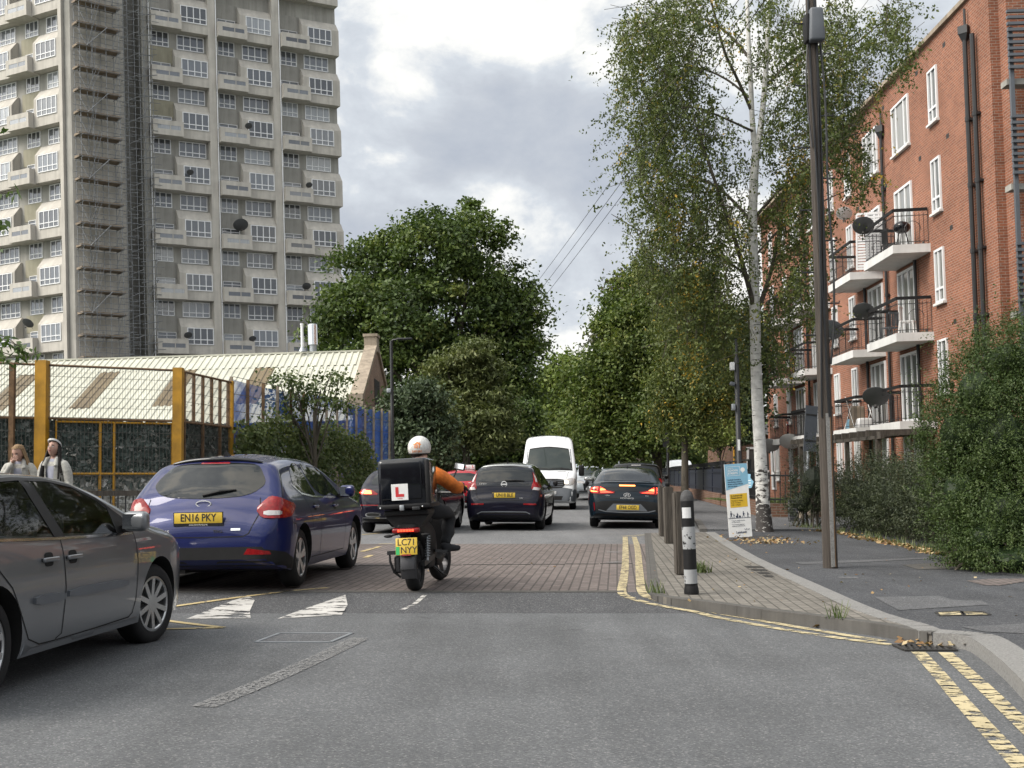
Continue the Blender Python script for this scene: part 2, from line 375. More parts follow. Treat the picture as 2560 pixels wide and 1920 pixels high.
def clear_glass(name, tint=(0.72, 0.78, 0.76)):
    m, nt, N, L, b = new_mat(name)
    tr = N.new('ShaderNodeBsdfTransparent'); tr.inputs[0].default_value = (*tint, 1); gl = N.new('ShaderNodeBsdfGlossy'); gl.inputs['Roughness'].default_value = 0.02
    fr = N.new('ShaderNodeFresnel'); fr.inputs[0].default_value = 1.55; mx = N.new('ShaderNodeMixShader')
    L.new(fr.outputs[0], mx.inputs[0]); L.new(tr.outputs[0], mx.inputs[1]); L.new(gl.outputs[0], mx.inputs[2]); L.new(mx.outputs[0], N['Material Output'].inputs[0]); return m
M = {}
M['asphalt'] = asphalt('asphalt', (0.072, 0.076, 0.081), (0.114, 0.118, 0.124), (0.22, 0.22, 0.22))
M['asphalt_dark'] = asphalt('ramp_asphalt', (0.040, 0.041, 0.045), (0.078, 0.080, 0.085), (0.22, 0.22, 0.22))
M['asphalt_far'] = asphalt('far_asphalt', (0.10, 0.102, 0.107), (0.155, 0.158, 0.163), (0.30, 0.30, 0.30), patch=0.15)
M['footway'] = asphalt('footway_asphalt', (0.035, 0.037, 0.042), (0.072, 0.075, 0.082), (0.17, 0.17, 0.17), patch=0.3, crack=False)
M['patch_light'] = asphalt('patched_asphalt', (0.06, 0.062, 0.066), (0.11, 0.112, 0.118), (0.22, 0.22, 0.22), patch=0.2)
M['red_paver'] = brickwork('red_block_paving', (0.140, 0.119, 0.112), (0.185, 0.157, 0.147), (0.085, 0.075, 0.070), 0.21, 0.105, 0.010, True, R(-85), patch=0.22)
M['grey_paver'] = brickwork('grey_block_paving', (0.150, 0.140, 0.124), (0.20, 0.186, 0.165), (0.092, 0.086, 0.077), 0.21, 0.105, 0.009, True, R(-86), patch=0.22)
M['kerb'] = concrete('kerb_concrete', (0.105, 0.101, 0.095), 0.25, sc=3)
M['granite'] = plain('granite_kerb', (0.215, 0.212, 0.205), 0.8, vary=0.35, scale=60, spec=0.3, bump=0.3)
M['brick_red'] = brickwork('red_brick', (0.325, 0.125, 0.072), (0.230, 0.090, 0.055), (0.33, 0.26, 0.21), 0.225, 0.075, 0.009, patch=0.28)
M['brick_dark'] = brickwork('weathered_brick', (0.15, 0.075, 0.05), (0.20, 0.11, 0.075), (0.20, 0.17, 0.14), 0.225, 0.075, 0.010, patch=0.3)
M['brick_buff'] = brickwork('old_stock_brick', (0.224, 0.140, 0.098), (0.294, 0.196, 0.140), (0.238, 0.210, 0.182), 0.225, 0.075, 0.010, patch=0.3)
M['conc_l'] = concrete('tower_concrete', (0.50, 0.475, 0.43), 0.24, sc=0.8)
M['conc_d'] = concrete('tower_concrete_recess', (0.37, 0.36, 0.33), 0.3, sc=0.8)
M['infill'] = concrete('rendered_infill', (0.36, 0.34, 0.26), 0.25, sc=1)
M['stone'] = concrete('coping_stone', (0.350, 0.294, 0.231), 0.4, sc=1.5)
M['slab'] = concrete('painted_slab', (0.62, 0.62, 0.61), 0.12, sc=1.5)
M['upvc'] = plain('white_window_frame', (0.72, 0.73, 0.74), 0.35, vary=0.06, scale=3)
M['white_wood'] = plain('white_door_paint', (0.66, 0.67, 0.68), 0.5, vary=0.08)
M['tower_glass'] = window_glass('tower_window_glass', [(0.0, (0.02, 0.025, 0.033)), (0.3, (0.055, 0.065, 0.08)), (0.6, (0.12, 0.135, 0.155)), (0.84, (0.27, 0.29, 0.31))])
M['flat_glass'] = window_glass('flat_window_glass', [(0.0, (0.07, 0.075, 0.075)), (0.3, (0.20, 0.20, 0.19)), (0.6, (0.34, 0.34, 0.32))])
M['dark_steel'] = plain('black_steel', (0.018, 0.019, 0.021), 0.45, spec=0.5, vary=0.2)
M['black_plastic'] = plain('black_plastic', (0.014, 0.014, 0.015), 0.55, spec=0.22, vary=0.15, scale=10)
M['dish_grey'] = plain('dark_grey_mesh', (0.075, 0.078, 0.082), 0.5); M['grey_plastic'] = plain('grey_plastic', (0.10, 0.11, 0.125), 0.5)
M['galv'] = plain('galvanised_tube', (0.32, 0.34, 0.36), 0.45, 0.6, vary=0.25, scale=2)
M['tube'] = plain('weathered_tube', (0.24, 0.25, 0.26), 0.5, 0.4, vary=0.3, scale=2); M['badge'] = plain('badge_silver', (0.62, 0.63, 0.64), 0.3, 0.2, vary=0.05)
M['board'] = plain('scaffold_board', (0.22, 0.175, 0.13), 0.9, vary=0.4, scale=1.5)
M['cream'] = concrete('cream_sheet_roof', (0.52, 0.52, 0.44), 0.12, rough=0.5, sc=0.6)
M['rooflight'] = plain('brown_rooflight', (0.16, 0.12, 0.065), 0.4, vary=0.25, scale=1)
M['yellow_steel'] = plain('yellow_post_paint', (0.42, 0.215, 0.012), 0.55, vary=0.35, scale=3, bump=0.2)
M['rust_steel'] = plain('rusting_frame', (0.165, 0.095, 0.045), 0.75, vary=0.5, scale=8)
M['blue_net'] = clear_glass('blue_netting_tmp')
M['wire'] = plain('dark_wire', (0.10, 0.095, 0.085), 0.6, vary=0.3)
M['camo'] = leafy('camouflage_cloth', [(0.036, 0.050, 0.043), (0.081, 0.108, 0.097), (0.153, 0.166, 0.155), (0.270, 0.261, 0.225), (0.540, 0.540, 0.522)], 0.05, 0.8)
M['wood_pole'] = bark('weathered_pole_timber', (0.030, 0.024, 0.020), (0.088, 0.074, 0.062), 5, (6, 6, 0.25))
M['wood_post'] = bark('old_timber_post', (0.036, 0.030, 0.025), (0.092, 0.080, 0.066), 8, (3, 3, 0.3))
M['bark'] = bark('tree_bark', (0.045, 0.038, 0.030), (0.11, 0.095, 0.072), 7)
M['birch'] = birch_bark('birch_bark')
M['tyre'] = plain('tyre_rubber', (0.014, 0.014, 0.015), 0.8, spec=0.3, vary=0.25, scale=12)
M['alloy'] = plain('alloy_wheel', (0.55, 0.56, 0.57), 0.28, 0.9, vary=0.1)
M['alloy_dark'] = plain('dark_wheel', (0.06, 0.06, 0.065), 0.4, 0.6)
M['chrome'] = plain('chrome', (0.75, 0.76, 0.77), 0.12, 1.0, vary=0.03)
M['arch'] = plain('wheel_arch_liner', (0.008, 0.008, 0.008), 0.9, vary=0.1)
M['red_lens'] = plain('red_lamp_lens', (0.22, 0.008, 0.010), 0.2, spec=0.3, vary=0.35, scale=28, coat=0.35)
M['clear_lens'] = plain('clear_lamp_lens', (0.45, 0.43, 0.42), 0.1, 0.3, vary=0.2, scale=25, coat=1)
M['lit_red'] = plain('lit_tail_lamp', (1.0, 0.055, 0.02), 0.2, vary=0.3, scale=30, emit=2.2, coat=1)
M['lit_core'] = plain('lit_lamp_core', (1.0, 0.30, 0.08), 0.2, vary=0.2, scale=30, emit=2.6)
M['lit_white'] = plain('lit_headlamp', (1.0, 0.86, 0.66), 0.2, vary=0.2, emit=2.5)
M['glass'] = car_glass('tinted_car_glass')
M['glass_g'] = car_glass('green_tinted_car_glass', (0.03, 0.038, 0.036))
M['glass_clear'] = clear_glass('clear_car_glass', (0.88, 0.93, 0.91)); M['interior'] = plain('car_interior_lining', (0.13, 0.13, 0.125), 0.9)
M['plate_y'] = plain('rear_plate_yellow', (0.58, 0.40, 0.045), 0.4, vary=0.08)
M['plate_w'] = plain('front_plate_white', (0.65, 0.65, 0.65), 0.4)
M['ink'] = plain('black_ink', (0.012, 0.012, 0.013), 0.6)
M['white'] = plain('white_paint', (0.72, 0.72, 0.71), 0.45, vary=0.1)
M['white_line'] = worn_paint('worn_white_line', (0.45, 0.44, 0.42), (0.05,)*3, 0.54, 4.0, (1.0, 2.0, 1))
M['faded_line'] = worn_paint('faded_white_line', (0.27, 0.27, 0.265), (0.05,)*3, 0.49, 26.0)
M['faded_line'] = worn_paint('faded_line_trace', (0.21, 0.21, 0.21), (0.05,)*3, 0.51, 60.0); M['yellow_line'] = worn_paint('worn_yellow_line', (0.48, 0.41, 0.255), (0.05,)*3, 0.53, 9.0, (1, 2.0, 1))
M['yellow_faint'] = worn_paint('faint_yellow_line', (0.46, 0.37, 0.20), (0.05,)*3, 0.56, 6.0)
M['iron'] = plain('cast_iron', (0.04, 0.038, 0.036), 0.6, 0.3, vary=0.3, scale=10)
M['navy'] = plain('navy_fence_paint', (0.014, 0.018, 0.032), 0.45, vary=0.2)
M['orange'] = plain('orange_jacket', (0.60, 0.155, 0.018), 0.85, vary=0.45, scale=9, bump=0.9)
M['black_cloth'] = plain('black_cloth', (0.016, 0.017, 0.020), 0.9, vary=0.3, scale=10, bump=0.3)
M['skin'] = plain('skin', (0.42, 0.25, 0.19), 0.55, vary=0.1, scale=15)
M['lips'] = plain('lips', (0.30, 0.10, 0.09), 0.5)
M['hair_dark'] = bark('dark_hair', (0.010, 0.008, 0.008), (0.03, 0.024, 0.02), 30, (3, 3, 0.15))
M['hair_blond'] = bark('blond_hair', (0.19, 0.11, 0.055), (0.40, 0.28, 0.16), 30, (3, 3, 0.15))
M['fleece'] = plain('cream_fleece', (0.50, 0.49, 0.45), 0.95, vary=0.3, scale=26, bump=1.0)
M['lilac'] = plain('pale_blue_top', (0.34, 0.35, 0.42), 0.85, vary=0.15, scale=9)
M['denim'] = plain('dark_jeans', (0.03, 0.035, 0.05), 0.9, vary=0.2)
M['sign_blue'] = plain('pale_blue_print', (0.20, 0.40, 0.54), 0.45, vary=0.05)
M['sign_mustard'] = plain('mustard_print', (0.62, 0.40, 0.03), 0.45, vary=0.05)
M['sign_navy'] = plain('navy_print', (0.015, 0.025, 0.06), 0.5)
M['scarlet'] = plain('scarlet_print', (0.50, 0.03, 0.035), 0.5)
M['logo_orange'] = plain('orange_print', (0.62, 0.20, 0.05), 0.5)
M['gloss_black'] = plain('gloss_black_box', (0.005, 0.006, 0.009), 0.12, spec=0.35, vary=0.2, coat=0.3)
M['grass'] = leafy('grass_blades', [(0.05, 0.08, 0.02), (0.09, 0.13, 0.035), (0.14, 0.15, 0.06)], 0.2)
M['soil'] = plain('bare_soil', (0.07, 0.055, 0.04), 0.95, vary=0.4, scale=3)
M['turf'] = plain('turf', (0.06, 0.085, 0.025), 0.95, vary=0.4, scale=4)
M['green_plate'] = plain('green_flash', (0.02, 0.36, 0.10), 0.5)
M['plane_leaf'] = leafy('plane_tree_leaf', [(0.032, 0.054, 0.016), (0.065, 0.103, 0.026), (0.111, 0.151, 0.036), (0.203, 0.223, 0.061)], 0.22)
M['dark_leaf'] = leafy('dark_bush_leaf', [(0.035, 0.057, 0.030), (0.061, 0.089, 0.043), (0.101, 0.130, 0.068)], 0.15)
M['conifer_leaf'] = leafy('soft_conifer_leaf', [(0.068, 0.089, 0.032), (0.119, 0.143, 0.051), (0.189, 0.203, 0.078)], 0.2)
M['lime_leaf'] = leafy('street_tree_leaf', [(0.042, 0.067, 0.017), (0.076, 0.114, 0.027), (0.124, 0.160, 0.038), (0.211, 0.222, 0.063)], 0.28)
M['pale_leaf'] = leafy('pale_tree_leaf', [(0.096, 0.144, 0.039), (0.176, 0.229, 0.064), (0.290, 0.325, 0.105)], 0.3)
M['birch_leaf'] = leafy('birch_leaf', [(0.041, 0.058, 0.019), (0.072, 0.097, 0.028), (0.109, 0.136, 0.038), (0.167, 0.184, 0.053), (0.451, 0.293, 0.041)], 0.25)
M['shrub_leaf'] = leafy('small_shrub_leaf', [(0.019, 0.038, 0.011), (0.040, 0.069, 0.018), (0.068, 0.102, 0.028), (0.10, 0.135, 0.045)], 0.22)
M['hedge_leaf'] = leafy('dark_hedge_leaf', [(0.020, 0.028, 0.015), (0.036, 0.048, 0.024), (0.062, 0.076, 0.036), (0.10, 0.11, 0.055)], 0.15)
M['ivy_leaf'] = leafy('ivy_leaf', [(0.04, 0.064, 0.022), (0.085, 0.118, 0.038), (0.15, 0.175, 0.06)], 0.2)
M['cherry_leaf'] = leafy('cherry_leaf', [(0.035, 0.065, 0.018), (0.075, 0.12, 0.03), (0.12, 0.17, 0.06)], 0.35, 0.4)
M['litter_leaf'] = leafy('fallen_leaf', [(0.10, 0.05, 0.02), (0.24, 0.14, 0.06), (0.38, 0.27, 0.13), (0.45, 0.38, 0.24)], 0.1)
def net_mat():
    m, nt, N, L, b = new_mat('blue_debris_netting'); b.inputs['Base Color'].default_value = (0.030, 0.130, 0.52, 1); b.inputs['Roughness'].default_value = 0.7
    tr = N.new('ShaderNodeBsdfTransparent'); mx = N.new('ShaderNodeMixShader')
    f = ramp_n(N, L, noise_n(N, L, obj_vec(N, L, (0.5, 0.5, 1.2)), 1.0, 4), [(0.42, G3(0.58)), (0.6, G3(0.92))])
    L.new(f, mx.inputs[0]); L.new(tr.outputs[0], mx.inputs[1]); L.new(b.outputs[0], mx.inputs[2]); L.new(mx.outputs[0], N['Material Output'].inputs[0]); return m
M['blue_net'] = net_mat()
# ------------------------------------------------------------------ ground, road, pavements
def sheet(pts, lift=0.0):
    mb = MB(); mb.add([(p[0], p[1], p[2] + lift) for p in pts], [tuple(range(len(pts)))]); return mb
def slab(pts, depth):                                   # flat top with sides going down
    mb = MB(); n = len(pts); vs = [tuple(p) for p in pts] + [(p[0], p[1], p[2]-depth) for p in pts]
    mb.add(vs, [tuple(range(n))] + [(i, (i+1) % n, (i+1) % n + n, i+n) for i in range(n)]); return mb
def tri(mb):
    bm = bmesh.new(); vv = [bm.verts.new(v) for v in mb.v]
    for f in mb.f: bm.faces.new([vv[i] for i in f])
    bmesh.ops.recalc_face_normals(bm, faces=bm.faces); bmesh.ops.triangulate(bm, faces=[f for f in bm.faces if len(f.verts) > 4])
    bm.verts.index_update(); r = MB(); r.v = [tuple(v.co) for v in bm.verts]; r.f = [tuple(v.index for v in f.verts) for f in bm.faces]; r.m = [0]*len(r.f); bm.free(); return r
def ribbon(pts, w, lift=0.005, thick=0.0):
    mb = MB(); n = len(pts); vs = []
    for i, p in enumerate(pts):
        d = Vector(pts[min(i+1, n-1)]) - Vector(pts[max(i-1, 0)]); d.z = 0; d.normalize(); s = Vector((d.y, -d.x, 0))
        ww = w[i] if isinstance(w, list) else w
        vs += [Vector(p) - s*ww/2 + Vector((0,0,lift)), Vector(p) + s*ww/2 + Vector((0,0,lift))]
    mb.add(vs, [(2*i, 2*i+1, 2*i+3, 2*i+2) for i in range(n-1)]); return mb
def dense(pts, step=0.25):
    out = [Vector(pts[0])]
    for a, b in zip(pts[:-1], pts[1:]):
        a = Vector(a); b = Vector(b); k = max(1, int((b-a).length/step))
        out += [a.lerp(b, (i+1)/k) for i in range(k)]
    return out
def smooth_line(p, it=2):
    p = [Vector(q) for q in p]
    for _ in range(it):
        q = [p[0]]
        for a, b in zip(p[:-1], p[1:]): q += [a.lerp(b, 0.25), a.lerp(b, 0.75)]
        p = q + [p[-1]]
    return p
g = MB(); g.add([(-900, -60, -0.30), (900, -60, -0.30), (900, 1500, -0.30), (-900, 1500, -0.30)], [(0,1,2,3)]); struct('ground', g, M['turf'])
ys = [-8, 2, 6, 9, 10.5, 11.6, 12.0, 12.45, 12.9]
mb = MB()
for a, b in zip(ys[:-1], ys[1:]):
    if b <= 11.6: mb.add([(-60, a, gz(a)), (60, a, gz(a)), (60, b, gz(b)), (-60, b, gz(b))], [(0,1,2,3)])
struct('road', mb, M['asphalt'])
mb = MB()
for a, b in zip(ys[:-1], ys[1:]):
    if b > 11.6: mb.add([(-60, a, gz(a)), (60, a, gz(a)), (60, b, gz(b)), (-60, b, gz(b))], [(0,1,2,3)])
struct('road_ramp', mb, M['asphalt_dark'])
T0 = 21.9
mb = MB(); mb.add([(-12, 12.9, 0), (8, 12.9, 0), (8, T0, 0), (-12, T0, 0)], [(0,1,2,3)]); struct('raised_table', mb, M['red_paver'])
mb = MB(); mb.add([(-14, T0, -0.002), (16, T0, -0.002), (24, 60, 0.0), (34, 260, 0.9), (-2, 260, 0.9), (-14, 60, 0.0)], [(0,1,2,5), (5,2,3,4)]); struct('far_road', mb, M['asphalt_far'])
# darker edging course of the table, towards the ramp
mb = MB(); mb.box((-9, 12.86, -0.02), (1.2, 12.99, 0.006)); struct('table_edging_kerb', mb, M['kerb'])
ys2 = [19.9, 20.1]; mb = MB()
for k in range(9): mb.box((-2.6 + 0.48*k, 16.55 + 0.05*k, 0.001), (-2.6 + 0.48*k + 0.46, 16.60 + 0.05*k, 0.006))
struct('table_drainage_channel_edge', mb, M['iron'])
# right-hand build-out and footway
ZF = 0.02
kerb_px = [(1616,1333),(1622,1400),(1631,1486),(1660,1493),(1760,1504),(1881,1521),(2000,1535),(2116,1550),(2230,1565),(2330,1583),(2400,1588),(2448,1594),(2500,1628),(2560,1676),(2640,1756),(2760,1890)]
old_px = [(1775,1331),(1858,1385),(1950,1430),(2040,1470),(2130,1512),(2210,1543),(2288,1562),(2330,1579)]
KP = [G(x, y, ZF) for x, y in kerb_px]; OP = [G(x, y, ZF) for x, y in old_px]
fw = KP[9:] + [Vector((14, 4, ZF)), Vector((40, 4, ZF)), Vector((40, 32, ZF)), Vector((6.0, 32, ZF)), Vector((5.2, 26, ZF))] + [OP[0] + Vector((0.1, 1.8, 0))] + OP[:-1]
struct('footway', tri(slab(fw, 0.25)), M['footway'])
far_r = [Vector((4.3, 26.5, 0.06)), Vector((5.0, 31.8, 0.06)), Vector((5.0, 37, 0.07)), Vector((5.7, 46, 0.08)), Vector((8.2, 80, 0.1)), Vector((22, 250, 0.95)), Vector((40, 250, 0.95)), Vector((40, 26.5, 0.06))]
struct('far_footway', tri(slab(far_r, 0.3)), M['patch_light'])
pv = KP[:10] + [OP[i] for i in range(len(OP)-2, -1, -1)] + [Vector((OP[0].x-0.6, OP[0].y+0.05, ZF))]
struct('paved_build_out', tri(slab([p + Vector((0,0,0.002)) for p in pv], 0.2)), M['grey_paver'])
mb = MB()
kk = dense(smooth_line(KP[:10], 1), 0.15)
for i, (a, b) in enumerate(zip(kk[:-1], kk[1:])): mb.tube([a + Vector((0,0,-0.004)), b + Vector((0,0,-0.004))], 0.013, 6); mb.bar(a + Vector((0.03,0.05,-0.08)), b + Vector((0.03,0.05,-0.08)), 0.13, 0.168)
struct('build_out_kerb', mb, M['kerb'])
mb = MB()
kk = KP[9:]; seg = dense(smooth_line(kk, 2), 0.9)
for a, b in zip(seg[:-1], seg[1:]):
    d = (b - a).normalized()*(1 if (b - a).length > 0.4 else 0); mb.bar(a + d*0.006 + Vector((0.06,0.06,-0.085)), b - d*0.006 + Vector((0.06,0.06,-0.085)), 0.24, 0.19)
struct('granite_kerb', mb, M['granite'])
mb = MB(); seg = dense(smooth_line(OP, 1), 0.8)
for a, b in zip(seg[:-1], seg[1:]):
    d = (b - a).normalized(); mb.bar(a + d*0.008 + Vector((0,0,-0.03)), b - d*0.008 + Vector((0,0,-0.03)), 0.20, 0.075)
struct('old_granite_kerb_line', mb, M['granite'])
mb = MB()
for a, b in zip(far_r[:5], far_r[1:6]): mb.bar(a + Vector((-0.08,0,-0.07)), b + Vector((-0.08,0,-0.07)), 0.16, 0.16)
struct('far_right_kerb', mb, M['kerb'])
# left-hand footway
left_k = [Vector((-14, 12.2, 0.08)), Vector((-5.2, 12.9, 0.08)), Vector((-4.0, 13.1, 0.08)), Vector((-3.72, 16, 0.08)), Vector((-3.75, 22, 0.08)), Vector((-3.72, 30, 0.08)), Vector((-3.3, 46, 0.08)), Vector((-2.0, 80, 0.12)), Vector((6.0, 250, 0.95))]
lf = left_k + [Vector((-60, 250, 0.95)), Vector((-60, 12.2, 0.08))]
struct('left_footway', tri(slab(lf, 0.3)), M['patch_light'])
mb = MB()
for a, b in zip(left_k[:-1], left_k[1:]): mb.bar(a + Vector((0.05,0,-0.06)), b + Vector((0.05,0,-0.06)), 0.15, 0.135)
struct('left_kerb', mb, M['kerb'])
# markings ------------------------------------------------
def r3(p): return (850 + p[0]*0.42194, 1000 + p[1]*0.42194)
def r5(p): return (1600 + p[0]*0.5728, 850 + p[1]*0.5728)
def rz(p): return (1950 + p[0]*0.27577, 1350 + p[1]*0.27577)
def line_of(px, w, name, mat, lift=0.006):
    pts = dense(smooth_line([GR(*q) for q in px], 2), 0.3)
    for p in pts: p.z = gz(p.y)
    struct(name, ribbon(pts, w, lift), mat)
line_of([r3(q) for q in ((1690,812),(1692,900),(1690,1000),(1678,1080),(1664,1140),(1690,1166),(1800,1200),(1950,1232),(2133,1260))] + [r5(q) for q in ((300,1206),(600,1262),(900,1308),(1100,1333))], 0.10, 'outer_yellow_line', M['yellow_line'])
line_of([r3(q) for q in ((1742,812),(1765,880),(1772,1000),(1779,1080),(1784,1150),(1850,1183),(1950,1203),(2133,1236))] + [r5(q) for q in ((300,1184),(600,1240),(900,1291),(1060,1316))], 0.10, 'inner_yellow_line', M['yellow_line'])
line_of([rz(q) for q in ((1255,1020),(1440,1220),(1600,1420),(1800,1640),(2100,1960),(2500,2400))], 0.105, 'outer_yellow_line', M['yellow_line'])
line_of([rz(q) for q in ((1500,1025),(1640,1150),(1840,1330),(2120,1600),(2500,1960),(2900,2350))], 0.105, 'inner_yellow_line', M['yellow_line'])
line_of([r3(q) for q in ((1668,808),(1815,800))], 0.09, 'yellow_end_bar', M['yellow_line'])
def z6(p): return (380 + p[0]*0.31646, 1380 + p[1]*0.31646)
for name, pts in (('white_hump_marking', ((270,532),(780,526),(772,470),(812,382),(770,350),(640,385))), ('white_hump_marking', ((990,530),(1500,500),(1545,420),(1528,340),(1400,385),(1180,460)))):
    struct(name, tri(sheet([GR(*z6(q)) for q in pts], 0.005)), M['white_line'])
line_of([z6(q) for q in ((120,440),(400,400),(700,358),(930,330),(1200,300),(1390,285))], 0.09, 'yellow_parking_line', M['yellow_faint'])
line_of([z6(q) for q in ((110,545),(300,570),(560,600))], 0.08, 'yellow_arrow_line', M['yellow_faint'])
line_of([z6(q) for q in ((40,612),(300,608),(560,600))], 0.08, 'yellow_arrow_line', M['yellow_faint'])
line_of([z6(q) for q in ((1650,682),(1300,850),(900,1030),(400,1228))], 0.16, 'faded_road_line', M['faded_line'])
line_of([r3(q) for q in ((500,1160),(440,1215),(370,1245))], 0.05, 'faded_road_line', M['white_line'])
for a, b in (((130,900),(235,870)),((150,935),(190,920)),((120,800),(240,790)),((230,855),(310,852))):
    line_of([r3(a), r3(b)], 0.09, 'yellow_bay_marking', M['yellow_faint'], 0.007)
line_of([r3(q) for q in ((1600,905),(1640,900))], 0.25, 'faded_white_patch', M['faded_line'])
line_of([r3(q) for q in ((1600,960),(1660,965))], 0.3, 'faded_white_patch', M['faded_line'])
def at_ground(name, mb, label, cat, mats, group=None):
    o = mb.build(name, mats); tag(o, label, cat, group); return o
# inspection cover in the road
q = [GR(*z6(p)) for p in ((820,715),(1010,645),(1580,645),(1410,715))]
root = thing('inspection_cover', 'large square inspection cover set in the road, thin pale outline', 'manhole cover', (0,0,0))
mb = MB()
for a, b in zip(q, q[1:] + q[:1]): mb.bar(a + Vector((0,0,0.002)), b + Vector((0,0,0.002)), 0.03, 0.012)
mb.build('frame', M['galv'], root); mb = sheet(q, 0.003); mb.build('lid', M['patch_light'], root)
# road gully
c = GR(*rz((1310, 985))); root = thing('road_gully', 'slotted iron drain grate in the gutter beside fallen leaves', 'drain', (c.x, c.y, c.z))
mb = MB(); mb.box((-0.33,-0.27,-0.05), (0.33,0.27,0.004)); mb.build('drain_pit', M['arch'], root)
mb = MB()
for k in range(8):
    x = -0.28 + 0.08*k; mb.bar((x-0.05,-0.23,0.012), (x+0.05,0.23,0.012), 0.04, 0.015)
for y in (-0.25, 0.25): mb.box((-0.36,y-0.03,0.004), (0.36,y+0.03,0.02))
for x in (-0.34, 0.34): mb.box((x-0.03,-0.22,0.004), (x+0.03,0.22,0.02))
mb.build('grating', M['iron'], root); root.scale = (0.56, 0.56, 0.8)
# covers in the footways
def cover(name, px, label, cat, mat, lift=0.005, group=None, frame=True):
    p = [G(*x, ZF) for x in px]; root = thing(name, label, cat, (0,0,0), group=group)
    if frame:
        mb = MB()
        for a, b in zip(p, p[1:] + p[:1]): mb.bar(a + Vector((0,0,0.002)), b + Vector((0,0,0.002)), 0.025, 0.012)
        mb.build('frame', M['iron'], root)
    sheet(p, lift).build('lid', mat, root)
cover('stopcock_cover', [rz(x) for x in ((1415,660),(1640,650),(1660,685),(1450,692))], 'yellow flecked cover plate in the footway, half with the worn paint', 'utility cover', M['yellow_line'])
cover('stopcock_cover', [rz(x) for x in ((1650,655),(1840,655),(1905,683),(1680,688))], 'yellow flecked cover plate beside its twin, half nearer the bush', 'utility cover', M['yellow_line'])
for k in range(4):
    y0 = 987 + 13.5*k
    cover('tread_plate', [r5(x) for x in ((455+26*k, y0), (530+16*k, y0+1), (545+14*k, y0+9), (470+26*k, y0+9))],
          ['brown slotted plate in the block paving, topmost of four', 'brown slotted plate in the block paving, second of four', 'brown slotted plate in the block paving, third of four', 'brown slotted plate in the block paving, lowest of four'][k], 'utility cover', M['iron'], 0.006, 'slotted plates in the block paving', False)
cover('small_drain_plate', [r5(x) for x in ((245,993),(300,993),(312,1004),(258,1004))], 'small dark plate in the block paving behind the striped bollard', 'utility cover', M['iron'], 0.006, None, False)
def patch(name, px, mat, lift=0.004): struct(name, tri(sheet([G(*x, ZF) for x in px], lift)), mat)
patch('concrete_patch', [rz(x) for x in ((1110,228),(1480,206),(1560,225),(1660,240),(1640,262),(1250,270))], M['kerb'], 0.005)
patch('brown_footway_patch', [rz(x) for x in ((1690,372),(1900,355),(2210,352),(2212,380),(2000,415),(1850,412))], M['red_paver'], 0.005)
patch('grey_footway_patch', [rz(x) for x in ((860,520),(1450,508),(1560,545),(1830,552),(1900,590),(1480,615),(1080,640),(980,590))], M['patch_light'], 0.004)
patch('grey_footway_patch', [rz(x) for x in ((1640,790),(2212,760),(2212,850),(1850,835))], M['patch_light'], 0.004)
patch('grey_footway_patch', [rz(x) for x in ((520,335),(700,335),(720,352),(540,352))], M['patch_light'], 0.004)
patch('pale_footway_patch', [rz(x) for x in ((110,205),(1130,168),(1480,150),(1470,166),(700,205),(200,222))], M['patch_light'], 0.0045)
# fallen leaves and stones
def litter(name, spots, n, size, label_mat=None, seed=1):
    r = np.random.default_rng(seed); V = []; T = []
    for (x, y, z, sx, sy, hz), k in zip(spots, n):
        for _ in range(k):
            p = Vector((x + r.normal()*sx, y + r.normal()*sy, z + abs(r.normal())*hz + 0.006)); a = r.uniform(0, 6.28); s = size*r.uniform(0.5, 1.3)
            u = Vector((math.cos(a), math.sin(a), r.normal()*0.3))*s; w = Vector((-math.sin(a), math.cos(a), r.normal()*0.35))*s*0.6
            V += [p-u, p-w+Vector((0,0,abs(r.normal())*s*0.3)), p+u, p+w]; T.append(r.random())
    Q = np.arange(len(V)).reshape(-1, 4); me = np_mesh(name, [tuple(v) for v in V], Q, M['litter_leaf'], T); o = link(name, me); o['kind'] = 'stuff'; return o
a = GR(*rz((1440,935))); b = GR(*rz((1640,955))); c = GR(*rz((500,790))); d = G(1895, 1362, ZF); e = G(1930, 1372, ZF)
litter('fallen_leaves', [(a.x, a.y, a.z, 0.12, 0.10, 0.02), (b.x, b.y, b.z, 0.16, 0.10, 0.02), (c.x, c.y, c.z, 0.10, 0.05, 0.015), (d.x+0.1, d.y+0.6, d.z, 0.30, 0.40, 0.05), (d.x+0.55, d.y+0.9, e.z, 0.30, 0.5, 0.03)], [160, 190, 70, 190, 90], 0.035, seed=3)
hl = [G(x, y, ZF) for x, y in ((2005,1322),(2060,1328),(2116,1336),(2180,1349),(2240,1361),(2300,1374),(2345,1384))]
litter('fallen_leaves_at_hedge', [(p.x-0.05, p.y, p.z, 0.10, 0.5, 0.015) for p in hl], [130]*len(hl), 0.04, seed=4)
litter('scattered_leaves', [(0, 11, -0.1, 3.5, 2.0, 0), (3, 14, 0.02, 1.2, 1.6, 0), (5.0, 15, 0.02, 1.6, 2, 0), (0, 17, 0.0, 1.5, 2.5, 0), (3.0, 10.2, -0.1, 0.6, 0.2, 0)], [14, 26, 40, 16, 22], 0.022, seed=5)
